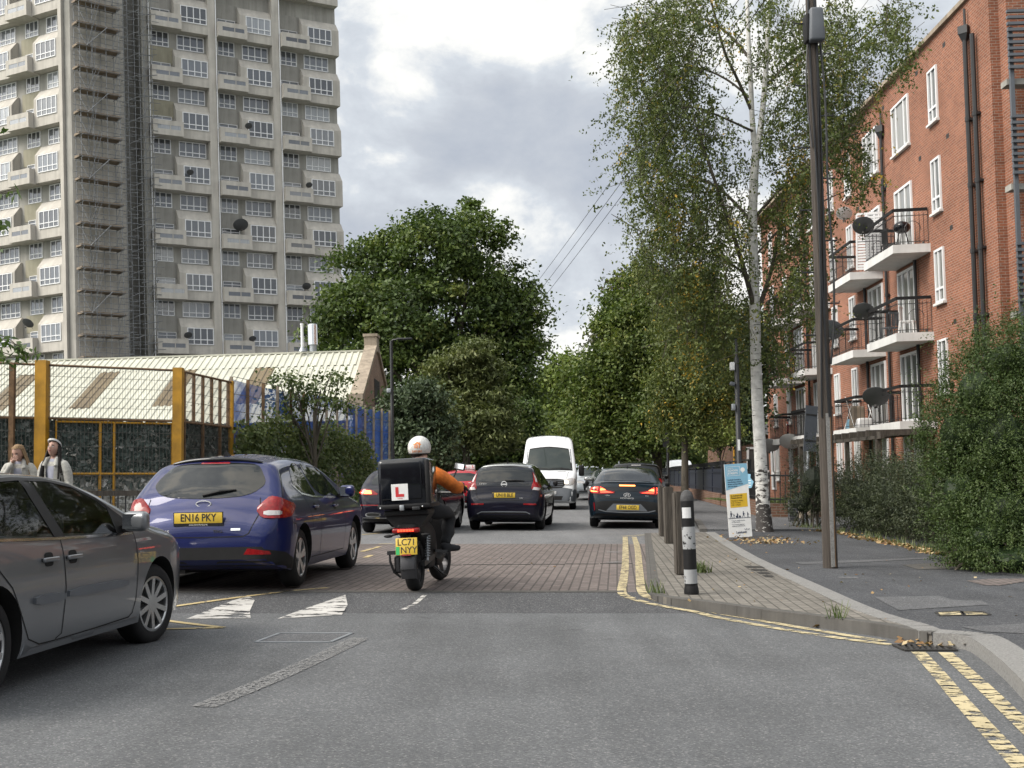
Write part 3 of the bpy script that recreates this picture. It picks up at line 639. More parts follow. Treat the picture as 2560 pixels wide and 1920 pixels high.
# ------------------------------------------------------------------ building parts
def window_meshes(w, h, cols, low=0.0, bar=0.055, depth=0.07, low_cols=None, tag_='w', top=0.0, frame='upvc', glass='tower_glass'):
    """white frame (local X across, Z up, front towards -Y) and the panes behind it"""
    fr = MB(); b = bar
    fr.box((0,-depth,0),(b,0,h)); fr.box((w-b,-depth,0),(w,0,h)); fr.box((b,-depth,0),(w-b,0,b)); fr.box((b,-depth,h-b),(w-b,0,h))
    xs = [i*w/cols for i in range(1, cols)] if isinstance(cols, int) else [w*c for c in cols]
    zl = h*low if low else b
    zt = h*(1-top) if top else h-b
    for x in xs: fr.box((x-b/2,-depth*0.8,zl + (b/2 if low else 0)),(x+b/2,0,zt - (b/2 if top else 0)))
    if low:
        fr.box((b,-depth*0.9,zl-b/2),(w-b,0,zl+b/2))
        for x in (xs if low_cols is None else [w*c for c in low_cols]): fr.box((x-b/2,-depth*0.8,b),(x+b/2,0,zl-b/2))
    if top:
        fr.box((b,-depth*0.9,zt-b/2),(w-b,0,zt+b/2))
        for x in xs: fr.box((x-b/2,-depth*0.8,zt+b/2),(x+b/2,0,h-b))
    fm = fr.mesh('window_'+tag_, M[frame]); gl = MB(); gl.box((b*0.6,-0.022,b*0.6),(w-b*0.6,-0.006,h-b*0.6)); gm = gl.mesh('pane_'+tag_, M[glass])
    return fm, gm
def put_window(kind, parent, mat, name='window'):
    fm, gm = kind; o = link(name, fm, parent); o.matrix_local = mat; link('pane', gm, o); return o
def frame_mat(o, ang): return Matrix.Translation(o) @ Matrix.Rotation(ang, 4, 'Z')
# ------------------------------------------------------------------ concrete tower block
def tower():
    T = thing('tower_block', 'tall grey concrete tower block with stepped window bays and box balconies', 'tower block', lean_pt((0, 0, 0)), rot=(0, LEAN, 0))
    F1 = frame_mat((-33.9, 115.0, 0), R(30.3)); L1 = 19.8; bw = 6.6
    F2 = frame_mat((-40.5, 110.0, 0), R(-28.0))                # local x runs to the left as negative
    rec = 0.95
    P = lambda fr, x, y: (fr @ Vector((x, y, 0)))[:2]
    zt, zb = 62.0, -2.0
    A = P(F2, 0.75, 0.35); B = (-35.8, 113.4)
    foot = [P(F2, -24, rec), P(F2, 0.0, rec), P(F2, 0.05, 0.30), A, B, (B[0]-0.9, B[1]+3.2), P(F1, -0.75, 3.2), P(F1, -0.55, 0.6), P(F1, 0.0, 0.6), P(F1, 0.0, rec), P(F1, L1-0.05, rec), P(F1, L1-0.05, 12), P(F2, -24, 22)]
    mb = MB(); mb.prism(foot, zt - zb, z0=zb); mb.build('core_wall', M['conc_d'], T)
    # scaffolded end wall faced in the paler concrete
    mb = MB(); dA = Vector((A[0], A[1], 0)); dB = Vector((B[0], B[1], 0)); n = Vector(((dB-dA).y, -(dB-dA).x, 0)).normalized()
    for k in range(12):
        z = 8.7 + 2.65*2*k
        mb.add([dA + n*0.02 + Vector((0,0,z-5.28)), dB + n*0.02 + Vector((0,0,z-5.28)), dB + n*0.02 + Vector((0,0,z)), dA + n*0.02 + Vector((0,0,z))], [(0,1,2,3)])
    mb.build('end_wall', M['conc_l'], T)
    big = window_meshes(2.7, 1.5, 4, 0.30, 0.08, tag_='upper'); small = window_meshes(1.75, 1.5, 3, 0.30, 0.08, tag_='small'); bay = window_meshes(2.6, 1.66, 4, 0.30, 0.08, tag_='bay')
    door = window_meshes(1.85, 2.0, [0.5], 0.38, tag_='balcony_door', top=0.17)
    levels = [14.0 + 5.3*k for k in range(7)]
    # piers
    def pier(fr, x0, x1):
        mb = MB(); mb.box((x0, 0.0, zb), (x1, rec-0.002, zt)); o = mb.build('pier', M['conc_l'], T); o.matrix_local = fr
    # bay body: the projecting lower storey with its sloping apron
    def bay_mesh(w):
        mb = MB(); prof = [(rec-0.01, 0.0), (0.0, 0.0), (0.0, 2.65), (0.10, 2.78), (rec-0.2, 3.6), (rec-0.01, 3.6)]
        n = len(prof); vs = [(0, y, z) for y, z in prof] + [(w, y, z) for y, z in prof]
        mb.add(vs, [tuple(range(n)), tuple(range(2*n-1, n-1, -1))] + [(i, (i+1) % n, (i+1) % n + n, i+n) for i in range(n)]); return mb.mesh('window_bay', M['conc_l'])
    w1 = 3.35; bm1 = bay_mesh(w1); bmL = bay_mesh(3.35); bmE = bay_mesh(4.05)
    bal = MB(); bwid, bd, bh, t = 2.95, 1.75, 1.38, 0.12
    bal.box((0,-0.62,-0.06),(bwid, rec-0.01, 0.13)); bal.box((0,-0.62,0.13),(bwid,-0.62+t,0.52)); bal.box((0,-0.62,0.92),(bwid,-0.62+t,bh))
    bal.box((0,-0.62,0.52),(0.42,-0.62+t,0.92)); bal.box((bwid-0.3,-0.62,0.52),(bwid,-0.62+t,0.92)); bal.box((1.62,-0.62,0.52),(1.70,-0.62+t,0.92))
    bal.box((0,-0.62+t,0.13),(t,rec-0.01,bh)); bal.box((bwid-t,-0.62+t,0.13),(bwid,rec-0.01,bh)); balm = bal.mesh('balcony', M['conc_l'])
    bp = MB(); bp.box((0.42,-0.60,0.52),(1.62,-0.57,0.92)); bp.box((1.70,-0.60,0.52),(bwid-0.3,-0.57,0.92)); bpm = bp.mesh('balcony_panel', M['tower_glass'])
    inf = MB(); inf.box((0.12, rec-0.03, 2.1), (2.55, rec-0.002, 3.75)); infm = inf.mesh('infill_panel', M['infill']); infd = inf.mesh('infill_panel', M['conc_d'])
    seam = MB(); seam.box((0,-0.012,2.63),(w1,-0.004,2.66)); seamm = seam.mesh('joint', M['iron'])
    for b in range(3):
        X = b*bw; b < 2 and pier(F1, X+5.85, X+bw-0.06)
        p = MB(); p.tube([(X+0.02, -0.06, zb), (X+0.02, -0.06, zt)], 0.055, 6); o = p.build('downpipe', M['upvc'], T); o.matrix_local = F1
        for i, z in enumerate(levels + [levels[-1] + 5.3]):
            m = lambda x, y, dz: F1 @ Matrix.Translation((X + x, y, z + dz))
            o = link('window_bay', bm1 if b < 2 else bmE, T); o.matrix_local = m(2.5, 0, 0)
            o = link('balcony', balm, T); o.matrix_local = m(0.12, 0, 0.0); link('balcony_panel', bpm, o)
            if i > 6: continue
            put_window(bay, T, m(2.5 + 0.62, -0.003, 0.92))
            put_window(door, T, m(0.45, rec-0.002, 0.20), 'balcony_door')
            o = link('infill_panel', infm if (b, i) in ((0, 4), (0, 5)) else infd, T); o.matrix_local = m(0, 0, 0)
            if i < 6: put_window(small, T, m(0.42, rec-0.002, 3.78)); put_window(big, T, m(2.95, rec-0.002, 3.72))
            sill = MB()
    # left facade (mirrored): x negative to the left
    pier(F2, -0.45, -0.02)
    for i, z in enumerate([8.7] + levels + [levels[-1] + 5.3]):
        m = lambda x, y, dz: F2 @ Matrix.Translation((x, y, z + dz))
        for x0, wx in ((-3.8, 0.55), (-10.2, 0.55), (-16.9, 0.55)):
            o = link('window_bay', bmL, T); o.matrix_local = m(x0, 0, 0)
            if -12 < x0 and 0 < i < 8: put_window(bay, T, m(x0 + wx - 0.1, -0.003, 0.92))
            if -12 < x0 and i < 7: put_window(big, T, m(x0 + (0.85 if x0 > -5 else 0.3), rec-0.002, 3.72))
        for x0, flip in ((-6.55, 1), (-13.3, 1)):
            o = link('balcony', balm, T); o.matrix_local = m(x0 - 0.25, 0, 0) ; link('balcony_panel', bpm, o)
            o = link('infill_panel', infm, T); o.matrix_local = m(x0, 0, 0)
            if 0 < i < 8 and x0 > -9: put_window(door, T, m(x0 + 0.7, rec-0.002, 0.20), 'balcony_door')
            if i < 7 and x0 > -9: put_window(small, T, m(x0 + 0.75, rec-0.002, 3.78))
    # the wall panel and parapet of the building's top, above the frame
    # scaffold ------------------------------------------------------
    Sc = thing('scaffolding', 'grey tube scaffold tower with timber platforms up the end wall of the tower block', 'scaffolding', lean_pt((0, 0, 0)), rot=(0, LEAN, 0))
    u = (dB - dA).normalized(); Lw = (dB - dA).length; q = lambda a, d, z: dA + u*a + n*d + Vector((0,0,z))
    r0 = 0.034; z0, z1 = 9.0, 50.0
    for a in (0.25, 1.45, 2.75, 4.0):
        for d in (0.25, 1.5):
            mb = MB(); mb.tube([q(a, d, z0), q(a + 0.02, d, z1)], r0, 5); mb.build('standard', M['tube'], Sc)
    lifts = [11.0 + 2.06*k for k in range(19)]
    for k, z in enumerate(lifts):
        mb = MB(); mb.box((0,0,0),(0,0,0)) if False else None
        for j in range(5):
            d0 = 0.30 + 0.235*j; mb.bar(q(0.1 + 0.08*((k+j) % 2), d0 + 0.11, z), q(4.15, d0 + 0.11, z), 0.22, 0.045)
        mb.bar(q(0.1, 1.50, z + 0.10), q(4.2, 1.50, z + 0.10), 0.04, 0.22); mb.bar(q(0.08, 0.3, z + 0.1), q(0.08, 1.5, z + 0.1), 0.04, 0.2)
        mb.build('platform', M['board'], Sc)
        led = MB()
        for dz in (0.07, 0.55, 1.05, 1.55):
            led.tube([q(-0.2 - 0.15*((k*7+int(dz*10)) % 3), 1.56, z - dz + 1.1), q(4.5 + 0.35*((k*5+int(dz*9)) % 4), 1.56, z - dz + 1.12)], r0*0.9, 4)
        for a in (0.25, 1.45, 2.75, 4.0):
            led.tube([q(a, -0.0, z - 0.08), q(a, 1.9, z - 0.08)], r0*0.9, 4)
        led.tube([q(4.4, 1.0, z - 0.4), q(5.9, 1.9, z + 0.35)], r0, 4); led.tube([q(4.2, 1.3, z - 0.75), q(5.6, 1.6, z - 0.6)], r0, 4)
        led.tube([q(3.1, 1.2, z + 0.25), q(4.7, 1.7, z + 0.5)], r0, 4)
        led.tube([q(0.25, 0.9, z - 0.06), q(0.95, 1.5, z - 2.0)], r0, 4); led.tube([q(1.45, 0.9, z - 2.0), q(0.9, 1.5, z - 0.06)], r0, 4)
        led.tube([q(3.9, 1.5, z - 0.06), q(3.4, 1.3, z - 2.0)], r0, 4)
        if k % 3 == 1: led.tube([q(0.9, 1.6, z - 2.0), q(2.9, 1.6, z + 0.1)], r0*1.2, 4)
        led.build('ledger_set', M['tube'], Sc)
        lad = MB(); sgn = 1 if k % 2 else -1; a0 = 1.1 + 0.15*sgn; a1 = 1.45 + 0.25*(k % 3)
        for e in (0, 0.32): lad.tube([q(a0 + e, 1.62, z - 2.0), q(a1 + e, 1.5, z + 0.5)], 0.024, 4)
        for s in range(9):
            t = (s + 0.5)/9; pa = q(a0, 1.62, z-2.0).lerp(q(a1, 1.5, z+0.5), t); lad.tube([pa, pa + u*0.32], 0.015, 4)
        lad.build('ladder', M['tube'], Sc)
    # lattice beam at the corner and the tubes over the recess
    mb = MB(); cx = Lw - 0.25
    for a in (0.0, 0.42): mb.tube([q(cx + a, 0.45, z0), q(cx + a, 0.45, z1)], 0.04, 5)
    zz = z0
    while zz < z1 - 0.7: mb.tube([q(cx, 0.45, zz), q(cx + 0.42, 0.45, zz + 0.33), q(cx, 0.45, zz + 0.66)], 0.022, 4); zz += 0.66
    mb.build('lattice_mast', M['tube'], Sc)
    mb = MB(); e1 = Vector((*P(F1, 0.3, -0.5), 0))
    s0 = q(Lw + 0.15, 0.5, 0)
    for t in (0.25, 0.45, 0.62, 0.95):
        p = s0.lerp(e1, t); mb.tube([p + Vector((0,0,z0)), p + Vector((0,0,z1))], r0, 5)
    mb.build('recess_standards', M['tube'], Sc)['kind'] = 'stuff'
    mb = MB(); zz = z0; k = 0
    while zz < z1:
        mb.tube([s0 + Vector((0,0,zz)), e1 + Vector((0.3*(k % 3), 0, zz))], r0*0.9, 4)
        if k % 3 == 0:
            mb.tube([s0.lerp(e1, 0.55) + Vector((0,0,zz)), e1 + Vector((0,0,zz + 2.0))], r0, 4)
            mb.tube([s0.lerp(e1, 0.35) + Vector((0,0,zz - 0.3)), e1 + Vector((0.4,-0.2,zz + 0.1))], r0*1.1, 4)
        zz += 0.66; k += 1
    mb.build('recess_ledgers', M['tube'], Sc)['kind'] = 'stuff'
    # satellite dishes on the tower
    for x, y, z, r, lab in ((4.45-0.9, -0.75, 5.3*5+14.0+1.75-5.3*2, 0.34, 'small round dish on the tower balcony, left-hand bay, third box up'),
                            (3.0, -0.75, 14.0+1.7, 0.40, 'dark dish on the lowest visible balcony of the left-hand bay'),
                            (bw+1.95, -0.55, 14.0+5.3*2+2.3, 0.75, 'very large dark dish over a tower balcony, biggest on the block'),
                            (bw+2.95, -0.7, 14.0+5.3*4+1.75, 0.36, 'grey dish at the end of a tower balcony, middle bay'),
                            (bw+2.9, -0.5, 14.0+1.6, 0.36, 'dark dish on the lowest balcony of the middle bay'),
                            (2*bw+2.6, -0.7, 14.0+5.3*3+1.7, 0.34, 'dark dish edge-on above a balcony of the outer bay'),
                            (2*bw+2.2, -0.3, 14.0+5.3*1+1.9, 0.45, 'dark dish beside the trees, outer bay second box up'),
                            (2*bw+1.9, -0.3, 14.0+2.5, 0.6, 'big dark dish partly hidden by the steel flue')):
        dish(T.matrix_basis @ (F1 @ Vector((x, y, z))), r, R(205), R(48), lab, 'satellite dishes on the tower')
    dish(T.matrix_basis @ (F2 @ Vector((-4.6, -0.5, 14.0+2.75-5.3+5.3))), 0.55, R(165), R(46), 'brown dish hung beside a window bay near the scaffold', 'satellite dishes on the tower')
def dish(p, r, az, tilt, label, group=None, mat='dish_grey'):
    t = thing('satellite_dish', label, 'satellite dish', p, group=group, rot=(tilt, 0, az + math.pi))
    mb = MB(); prof = []
    for i in range(7): a = r*i/6; prof.append((max(a, 0.002), 0.16*a*a/r))
    for i in range(6, -1, -1): a = r*i/6; prof.append((max(a, 0.002), 0.16*a*a/r + 0.015))
    mb.lathe(prof, 18, axis='y', o=(0, 0.0, 0)); 
    mb.build('reflector', M[mat], t, smooth=50)
    mb = MB(); mb.tube([(0, 0.03, -r*0.85), (0, -r*0.75, -r*0.15)], 0.012*max(1, r*2), 5); mb.box((-0.04*r*2, -r*0.95, -r*0.2), (0.04*r*2, -r*0.72, -r*0.02)); mb.build('feed_arm', M['iron'], t)
    mb = MB(); mb.tube([(0, 0.03, 0), (0, 0.22, -0.05), (0, 0.25, -r-0.25)], 0.02, 5); mb.build('bracket', M['iron'], t)
    return t
tower()
# ------------------------------------------------------------------ low hall with the cream sheet roof
def hall():
    Hh = thing('market_hall', 'low brick hall with a cream corrugated sheet roof and stone gable', 'hall', lean_pt((0, 0, 0)), rot=(0, LEAN, 0))
    Ye, Yr, ze, zr = 56.0, 62.5, 4.95, 7.93
    xg = -7.1 ; xl = -46.0
    # front roof slope with trapezoidal ribs, cut into sheets and rooflights
    lights = [(-24.2, 1.0), (-20.15, 0.98), (-16.25, 0.98), (-12.3, 1.0), (-28.2, 1.0)]
    prof = [(0.0, 0.0), (0.17, 0.0), (0.21, 0.045), (0.29, 0.045), (0.333, 0.0)]
    def ribs(mb, x0, x1, t0, t1, lift=0.0):
        xs = []; x = x0
        while x < x1 - 1e-6:
            for dx, dz in prof[:-1]:
                if x + dx < x1: xs.append((x + dx, dz))
            x += 0.333
        xs.append((x1, 0.0)); P = lambda t, x, dz: (x, Ye + (Yr-Ye)*t - dz*0.45, ze + (zr-ze)*t + dz*0.9 + lift)
        vs = [P(t0, *p) for p in xs] + [P(t1, *p) for p in xs]; k = len(xs)
        mb.add(vs, [(i, i+1, i+1+k, i+k) for i in range(k-1)])
    mb = MB(); ribs(mb, xl, xg - 0.35, 0.70, 1.0, 0.012)
    edges = [xl] + sum([[c - w/2, c + w/2] for c, w in sorted(lights)], []) + [xg - 0.35]
    for i in range(0, len(edges), 2): ribs(mb, edges[i], edges[i+1], 0.0, 0.705)
    ribs(mb, xl, xg - 0.35, -0.34, 0.0)
    mb.build('roof', M['cream'], Hh)
    for c, w in lights:
        mb = MB(); ribs(mb, c - w/2, c + w/2, 0.0, 0.705); mb.build('rooflight', M['rooflight'], Hh)
    mb = MB(); mb.box((xl, Yr-0.16, zr-0.01), (xg-0.3, Yr+0.16, zr+0.075)); mb.build('ridge_cap', M['cream'], Hh)
    mb = MB(); mb.add([(xl, Yr, zr), (xg, Yr, zr), (xg, 2*Yr-Ye, ze), (xl, 2*Yr-Ye, ze)], [(0,1,2,3)]); mb.build('rear_roof', M['cream'], Hh)
    mb = MB(); mb.box((xl, Ye-1.6, -1.5), (xg-0.25, Ye-1.3, ze-1.0)); mb.build('front_wall', M['brick_buff'], Hh)
    # gable, brick with a stone coping and kneelers
    g = [(Ye-0.1, -1.5), (2*Yr-Ye+0.1, -1.5), (2*Yr-Ye+0.1, ze+0.1), (Yr, zr+0.25), (Ye-0.1, ze+0.1)]
    mb = MB(); n = 5
    mb.add([(xg-0.24, a, b) for a, b in g] + [(xg+0.2, a, b) for a, b in g], [tuple(range(n)), tuple(range(2*n-1, n-1, -1))] + [(i, (i+1) % n, (i+1) % n + n, i+n) for i in range(n)])
    mb.build('gable_wall', M['brick_buff'], Hh)
    mb = MB()
    for s in (-1, 1):
        y0 = Yr + s*(Yr-Ye+0.25); mb.bar((xg, y0, ze+0.2), (xg, Yr + s*0.35, zr + 0.22), 0.62, 0.24, up=(0,0,1))
        mb.box((xg-0.42, min(y0, y0+s*0.55)-0.02, ze-0.35), (xg+0.34, max(y0, y0+s*0.55)+0.02, ze+0.25))
    mb.box((xg-0.35, Yr-0.55, zr-0.05), (xg+0.3, Yr+0.55, zr+0.72)); mb.box((xg-0.40, Yr-0.62, zr+0.72), (xg+0.36, Yr+0.62, zr+0.86))
    mb.build('coping', M['stone'], Hh)
    mb = MB()
    for k in range(5): mb.box((xg+0.2, Yr-1.15+0.5*k-0.12, ze+0.1), (xg+0.235, Yr-1.15+0.5*k+0.12, ze+1.45))
    mb.build('gable_vent', M['iron'], Hh)
    mb = MB(); mb.box((xg+0.22, Ye+0.9, -1.5), (xg+2.6, 2*Yr-Ye+6.5, ze-0.5)); mb.build('side_wall', M['brick_buff'], Hh)
    mb = MB(); mb.box((xg+0.20, Ye+0.85, ze-0.5), (xg+2.66, 2*Yr-Ye+6.5, ze-0.3)); mb.build('wall_coping', M['stone'], Hh)
    mb = MB()
    for k in range(4): mb.box((xg+0.5+0.52*k, Ye+0.87, ze-1.75), (xg+0.94+0.52*k, Ye+0.90, ze-0.62))
    mb.build('boarded_opening', M['stone'], Hh)
    p = D(787, 880, Yr+2.5); f = thing('flue', 'stainless steel flue cylinder rising behind the cream roof', 'flue', (p.x, p.y, 5.2), rot=(0, LEAN, 0))
    mb = MB(); mb.lathe([(0.19, 0.0), (0.19, 3.1)], 16); mb.build('pipe', M['galv'], f, smooth=40)
    mb = MB(); mb.lathe([(0.20, 3.1), (0.27, 3.13), (0.27, 4.22), (0.24, 4.25)], 18); mb.build('cowl', M['chrome'], f, smooth=40)
    p = D(756, 890, Yr-0.4); f = thing('vent_pipe', 'slim white vent pipe standing on the cream roof', 'vent pipe', (p.x, p.y, zr-0.15), rot=(0, LEAN, 0))
    mb = MB(); mb.lathe([(0.075, 0.0), (0.075, 1.25), (0.09, 1.26), (0.09, 1.34)], 12); mb.build('pipe', M['upvc'], f, smooth=40); mb = MB(); mb.lathe([(0.2, -0.12), (0.14, 0.02), (0.08, 0.12)], 12); mb.build('collar', M['galv'], f, smooth=40)
hall()

def unseen_terrace():  # unseen terrace added so the cars reflect dark brick instead of bright sky
    t = thing('unseen_brick_terrace', 'brick terrace added out of view behind the camera to darken the car reflections', 'building', (0, -24, -0.1))
    mb = MB(); mb.box((-48, -9, 0), (48, 0, 7.2)); mb.build('wall', M['brick_dark'], t)
    mb = MB(); mb.add([(-48,0.3,7.2),(48,0.3,7.2),(48,-4.5,10.4),(-48,-4.5,10.4),(-48,-9.3,7.2),(48,-9.3,7.2)], [(0,1,2,3),(3,2,5,4)]); mb.build('roof', M['iron'], t)
    k = window_meshes(1.3, 1.7, 2, 0.5, tag_='terrace', glass='flat_glass')
    for i in range(14):
        for z in (1.0, 4.2): put_window(k, t, Matrix.Translation((-42 + 6*i, 0.0, z)) @ Matrix.Rotation(math.pi, 4, 'Z'))
unseen_terrace()
# ------------------------------------------------------------------ red brick flats
def flats():
    B = thing('brick_flats', 'five storey red brick block of flats with white windows and slab balconies', 'block of flats', lean_pt((0, 0, 0)), rot=(0, LEAN, 0))
    x0, y0, k = 12.5, 0.0, 0.016
    ang = math.atan2(-1.0, -k)
    # facade frame: local X runs towards the camera, local Y into the building; use fx(Y) for the wall position
    FR = lambda Y, z: Matrix.Translation((12.5 + k*Y, Y, z)) @ Matrix.Rotation(ang, 4, 'Z')
    ya, yb, H0 = 31.5, 63.0, 14.05
    XA = 12.5 + k*ya; XB = 12.5 + k*yb
    mb = MB(); mb.prism([(XA, ya), (40, ya), (40, yb), (XB, yb)], H0 + 1.5, z0=-1.5); mb.build('wall', M['brick_red'], B)
    mb = MB(); mb.box((XA-0.06, ya-0.06, H0), (40, yb, H0+0.13)); mb.bar((XA-0.02, ya, H0+0.06), (XB-0.02, yb, H0+0.06), 0.14, 0.13); mb.build('parapet_coping', M['stone'], B)
    narrow = window_meshes(0.78, 1.62, [0.42], 0.26, tag_='narrow', top=0.0, bar=0.07, glass='flat_glass')
    wide = window_meshes(1.75, 1.62, [0.27, 0.73], 0.0, tag_='wide', bar=0.075, glass='flat_glass')
    french = window_meshes(1.75, 2.25, [0.27, 0.62], 0.0, tag_='french', bar=0.085, glass='flat_glass')
    thin = window_meshes(0.62, 1.45, [0.99], 0.32, tag_='thin', bar=0.07, glass='flat_glass')
    sillm = {}
    for w in (0.78, 1.75, 0.62):
        mb = MB(); mb.box((-0.06,-0.13,-0.07),(w+0.06,0.0,0.0)); sillm[w] = mb.mesh('sill', M['slab'])
    sills = [0.62, 3.33, 6.06, 8.80, 11.53]
    def put(kind, w, Yc, z, sill=True, name='window'):
        o = put_window(kind, B, FR(Yc + w/2, z) @ Matrix.Translation((0, 0.012, 0)), name)
        if sill: link('sill', sillm[w], o)
        return o
    for z in sills:
        for Y in (35.95, 45.75, 48.4, 57.5): put(narrow, 0.78, Y, z)
        put(narrow, 0.78, 60.6, z)
    for Y in (39.15, 42.65, 51.5, 55.0):
        put(wide, 1.75, Y, sills[4])
        for z in sills[1:4]: put(french, 1.75, Y, z - 0.72, False, 'balcony_door')
        put(thin, 0.62, Y - 0.5, 0.75); put(thin, 0.62, Y + 0.55, 0.75)
    mb = MB(); dm = window_meshes(0.95, 2.1, [0.2, 0.8], 0.4, tag_='entrance', bar=0.1, glass='flat_glass')
    put_window(dm, B, FR(47.6, 0.1), 'front_door'); put_window(dm, B, FR(62.2, 0.1), 'front_door')
    # air bricks
    mb = MB(); mb.box((-0.006,-0.11,-0.07),(0.05,0.11,0.07)); abm = mb.mesh('air_brick', M['iron'])
    for z in (2.6, 5.35, 8.1, 10.8, 13.5):
        for Y in (34.9, 37.4, 41.0, 44.5, 46.6, 50.1, 53.2): link('air_brick', abm, B, (12.5 + k*Y, Y, z))
    # balconies
    def balcony(Y0, Y1, z, board=True):
        d = 1.12; X = lambda Y: 12.5 + k*Y
        mb = MB(); mb.add([(X(Y0)+0.02,Y0,z-0.26),(X(Y0)-d,Y0+0.12,z-0.26),(X(Y1)-d,Y1-0.12,z-0.26),(X(Y1)+0.02,Y1,z-0.26),(X(Y0)+0.02,Y0,z),(X(Y0)-d,Y0+0.12,z),(X(Y1)-d,Y1-0.12,z),(X(Y1)+0.02,Y1,z)],
                          [(3,2,1,0),(4,5,6,7),(0,1,5,4),(1,2,6,5),(2,3,7,6),(3,0,4,7)])
        s = mb.build('balcony', M['slab'], B)
        mb = MB(); i = 0.07
        path = [(X(Y0)-0.03, Y0+i, z), (X(Y0)-d+i, Y0+0.12+i, z), (X(Y1)-d+i, Y1-0.12-i, z), (X(Y1)-0.03, Y1-i, z)]
        for a, b in zip(path[:-1], path[1:]):
            a = Vector(a); b = Vector(b); n = max(2, int((b-a).length/0.125))
            for t in range(n+1):
                p = a.lerp(b, t/n); top = 0.98 if t % 4 else 1.06
                mb.bar(p, p + Vector((0,0,top)), 0.013, 0.013)
            mb.bar(a + Vector((0,0,0.09)), b + Vector((0,0,0.09)), 0.03, 0.02); mb.bar(a + Vector((0,0,0.9)), b + Vector((0,0,0.9)), 0.03, 0.02)
            if (b-a).length < 1.5:
                c = a.lerp(b, 0.45); mb.tube([c + Vector((-0.0, 0, 0.25)) + (b-a).normalized()*0.25*math.cos(q_) + Vector((0,0,0.28*math.sin(q_)+0.2)) for q_ in [math.pi*j/8 for j in range(9)]], 0.009, 4)
        r = mb.build('railing', M['dark_steel'], s)
        mb = MB()
        for a, b in zip(path[:-1], path[1:]):
            mb.bar(Vector(a) + Vector((0,0,1.08)), Vector(b) + Vector((0,0,1.08)), 0.05, 0.095)
        mb.build('handrail', M['black_plastic'], s)
        return path
    for z in (2.55, 5.27, 8.0):
        balcony(36.75, 40.25, z); balcony(41.75, 45.1, z); balcony(49.2, 52.6, z); balcony(54.1, 57.4, z)
    # downpipes and hoppers
    def pipe(Y, z1, hop=True, off=0.09, z0=-0.5, r=0.055):
        mb = MB(); X = 12.5 + k*Y - off; mb.tube([(X, Y, z0), (X, Y, z1)], r, 8)
        z = 1.5
        while z < z1 - 1: mb.lathe([(r+0.018, z), (r+0.018, z+0.12)], 8, o=(X, Y, 0)); mb.box((X-0.02, Y-0.11, z+0.02), (X+off, Y+0.11, z+0.08)); z += 1.83
        if hop: mb.lathe([(0.06, z1-0.1), (0.17, z1+0.12), (0.19, z1+0.14), (0.19, z1+0.36), (0.10, z1+0.38)], 4, o=(X, Y, 0)); mb.tube([(X+0.02, Y, z1+0.3), (X+0.02, Y, z1+0.85)], 0.035, 6)
        mb.build('downpipe', M['dark_steel'], B)
    pipe(41.1, 12.55); pipe(53.0, 12.55); pipe(38.0, 8.0-0.3, False, 0.1); pipe(43.75, 8.0-0.3, False, 0.1)
    pipe(32.95, 12.95, True, 0.12, -0.5, 0.07); pipe(32.4, 12.9, False, 0.12, -0.5, 0.07)
    # a second brick wing to the right with metal louvres
    Wg = thing('brick_wing', 'projecting brick wing at the right end of the flats, plain wall', 'building', lean_pt((0, 0, 0)), rot=(0, LEAN, 0))
    mb = MB(); mb.box((XA + 0.25, ya - 0.5, -1.5), (38, ya - 0.005, H0 + 0.4)); mb.build('wall', M['brick_red'], Wg)
    mb = MB(); mb.box((XA + 0.2, ya - 0.56, H0 + 0.4), (38, ya, H0 + 0.52)); mb.build('parapet_coping', M['stone'], Wg)
    Lv = thing('access_deck', 'grey steel access deck screened with louvre blades at the picture edge', 'access deck', lean_pt((0, 0, 0)), rot=(0, LEAN, 0))
    lx, ly = 13.0, 30.35
    mb = MB()
    for x in (lx, lx + 1.6, lx + 3.2): mb.box((x, ly - 0.05, -0.5), (x + 0.1, ly + 0.05, 12.3))
    mb.build('steel_post', M['grey_plastic'], Lv)
    for z in (5.25, 8.5, 11.2):
        mb = MB()
        for j in range(10): mb.box((lx - 0.06, ly - 0.16, z + 0.16*j), (lx + 3.6, ly - 0.06, z + 0.16*j + 0.07))
        mb.build('louvre_screen', M['grey_plastic'], Lv)
        mb = MB(); mb.box((lx - 0.05, ly + 0.06, z - 0.35), (lx + 3.6, ly + 0.45, z - 0.2)); mb.build('deck_slab', M['conc_d'], Lv)
    TM = B.matrix_basis
    P = lambda X, Y, z: TM @ Vector((X, Y, z))
    X = lambda Y: 12.5 + k*Y
    for (a, Y, z, r, lab, m) in (
        (X(39.9)-1.15, 39.9, 9.2, 0.36, 'dark oval dish at the corner of the top balcony on the brick flats', 'dish_grey'),
        (X(40.1)-1.2, 40.1, 6.35, 0.36, 'dark dish on a stalk between two middle balconies of the flats', 'dish_grey'),
        (X(44.6)-1.2, 44.6, 6.25, 0.48, 'grey dish fixed to the middle balcony nearest the telegraph pole', 'grey_plastic'),
        (X(38.9)-1.25, 38.9, 3.4, 0.42, 'dark dish over the lowest balcony rail, beside the big bush', 'dish_grey'),
        (X(56.0)-1.2, 56.5, 2.25, 0.42, 'white dish under the lowest balcony, nearest the birch trunk', 'slab'),
        (X(52.8)-1.2, 52.3, 2.3, 0.46, 'white dish under the bicycle balcony, right of its neighbour', 'slab'),
        (X(45.2)-0.35, 45.2, 10.75, 0.30, 'white dish high on the brick wall behind the birch leaves', 'slab')):
        dish(P(a, Y, z), r, R(160), R(46), lab, 'satellite dishes on the flats', m)
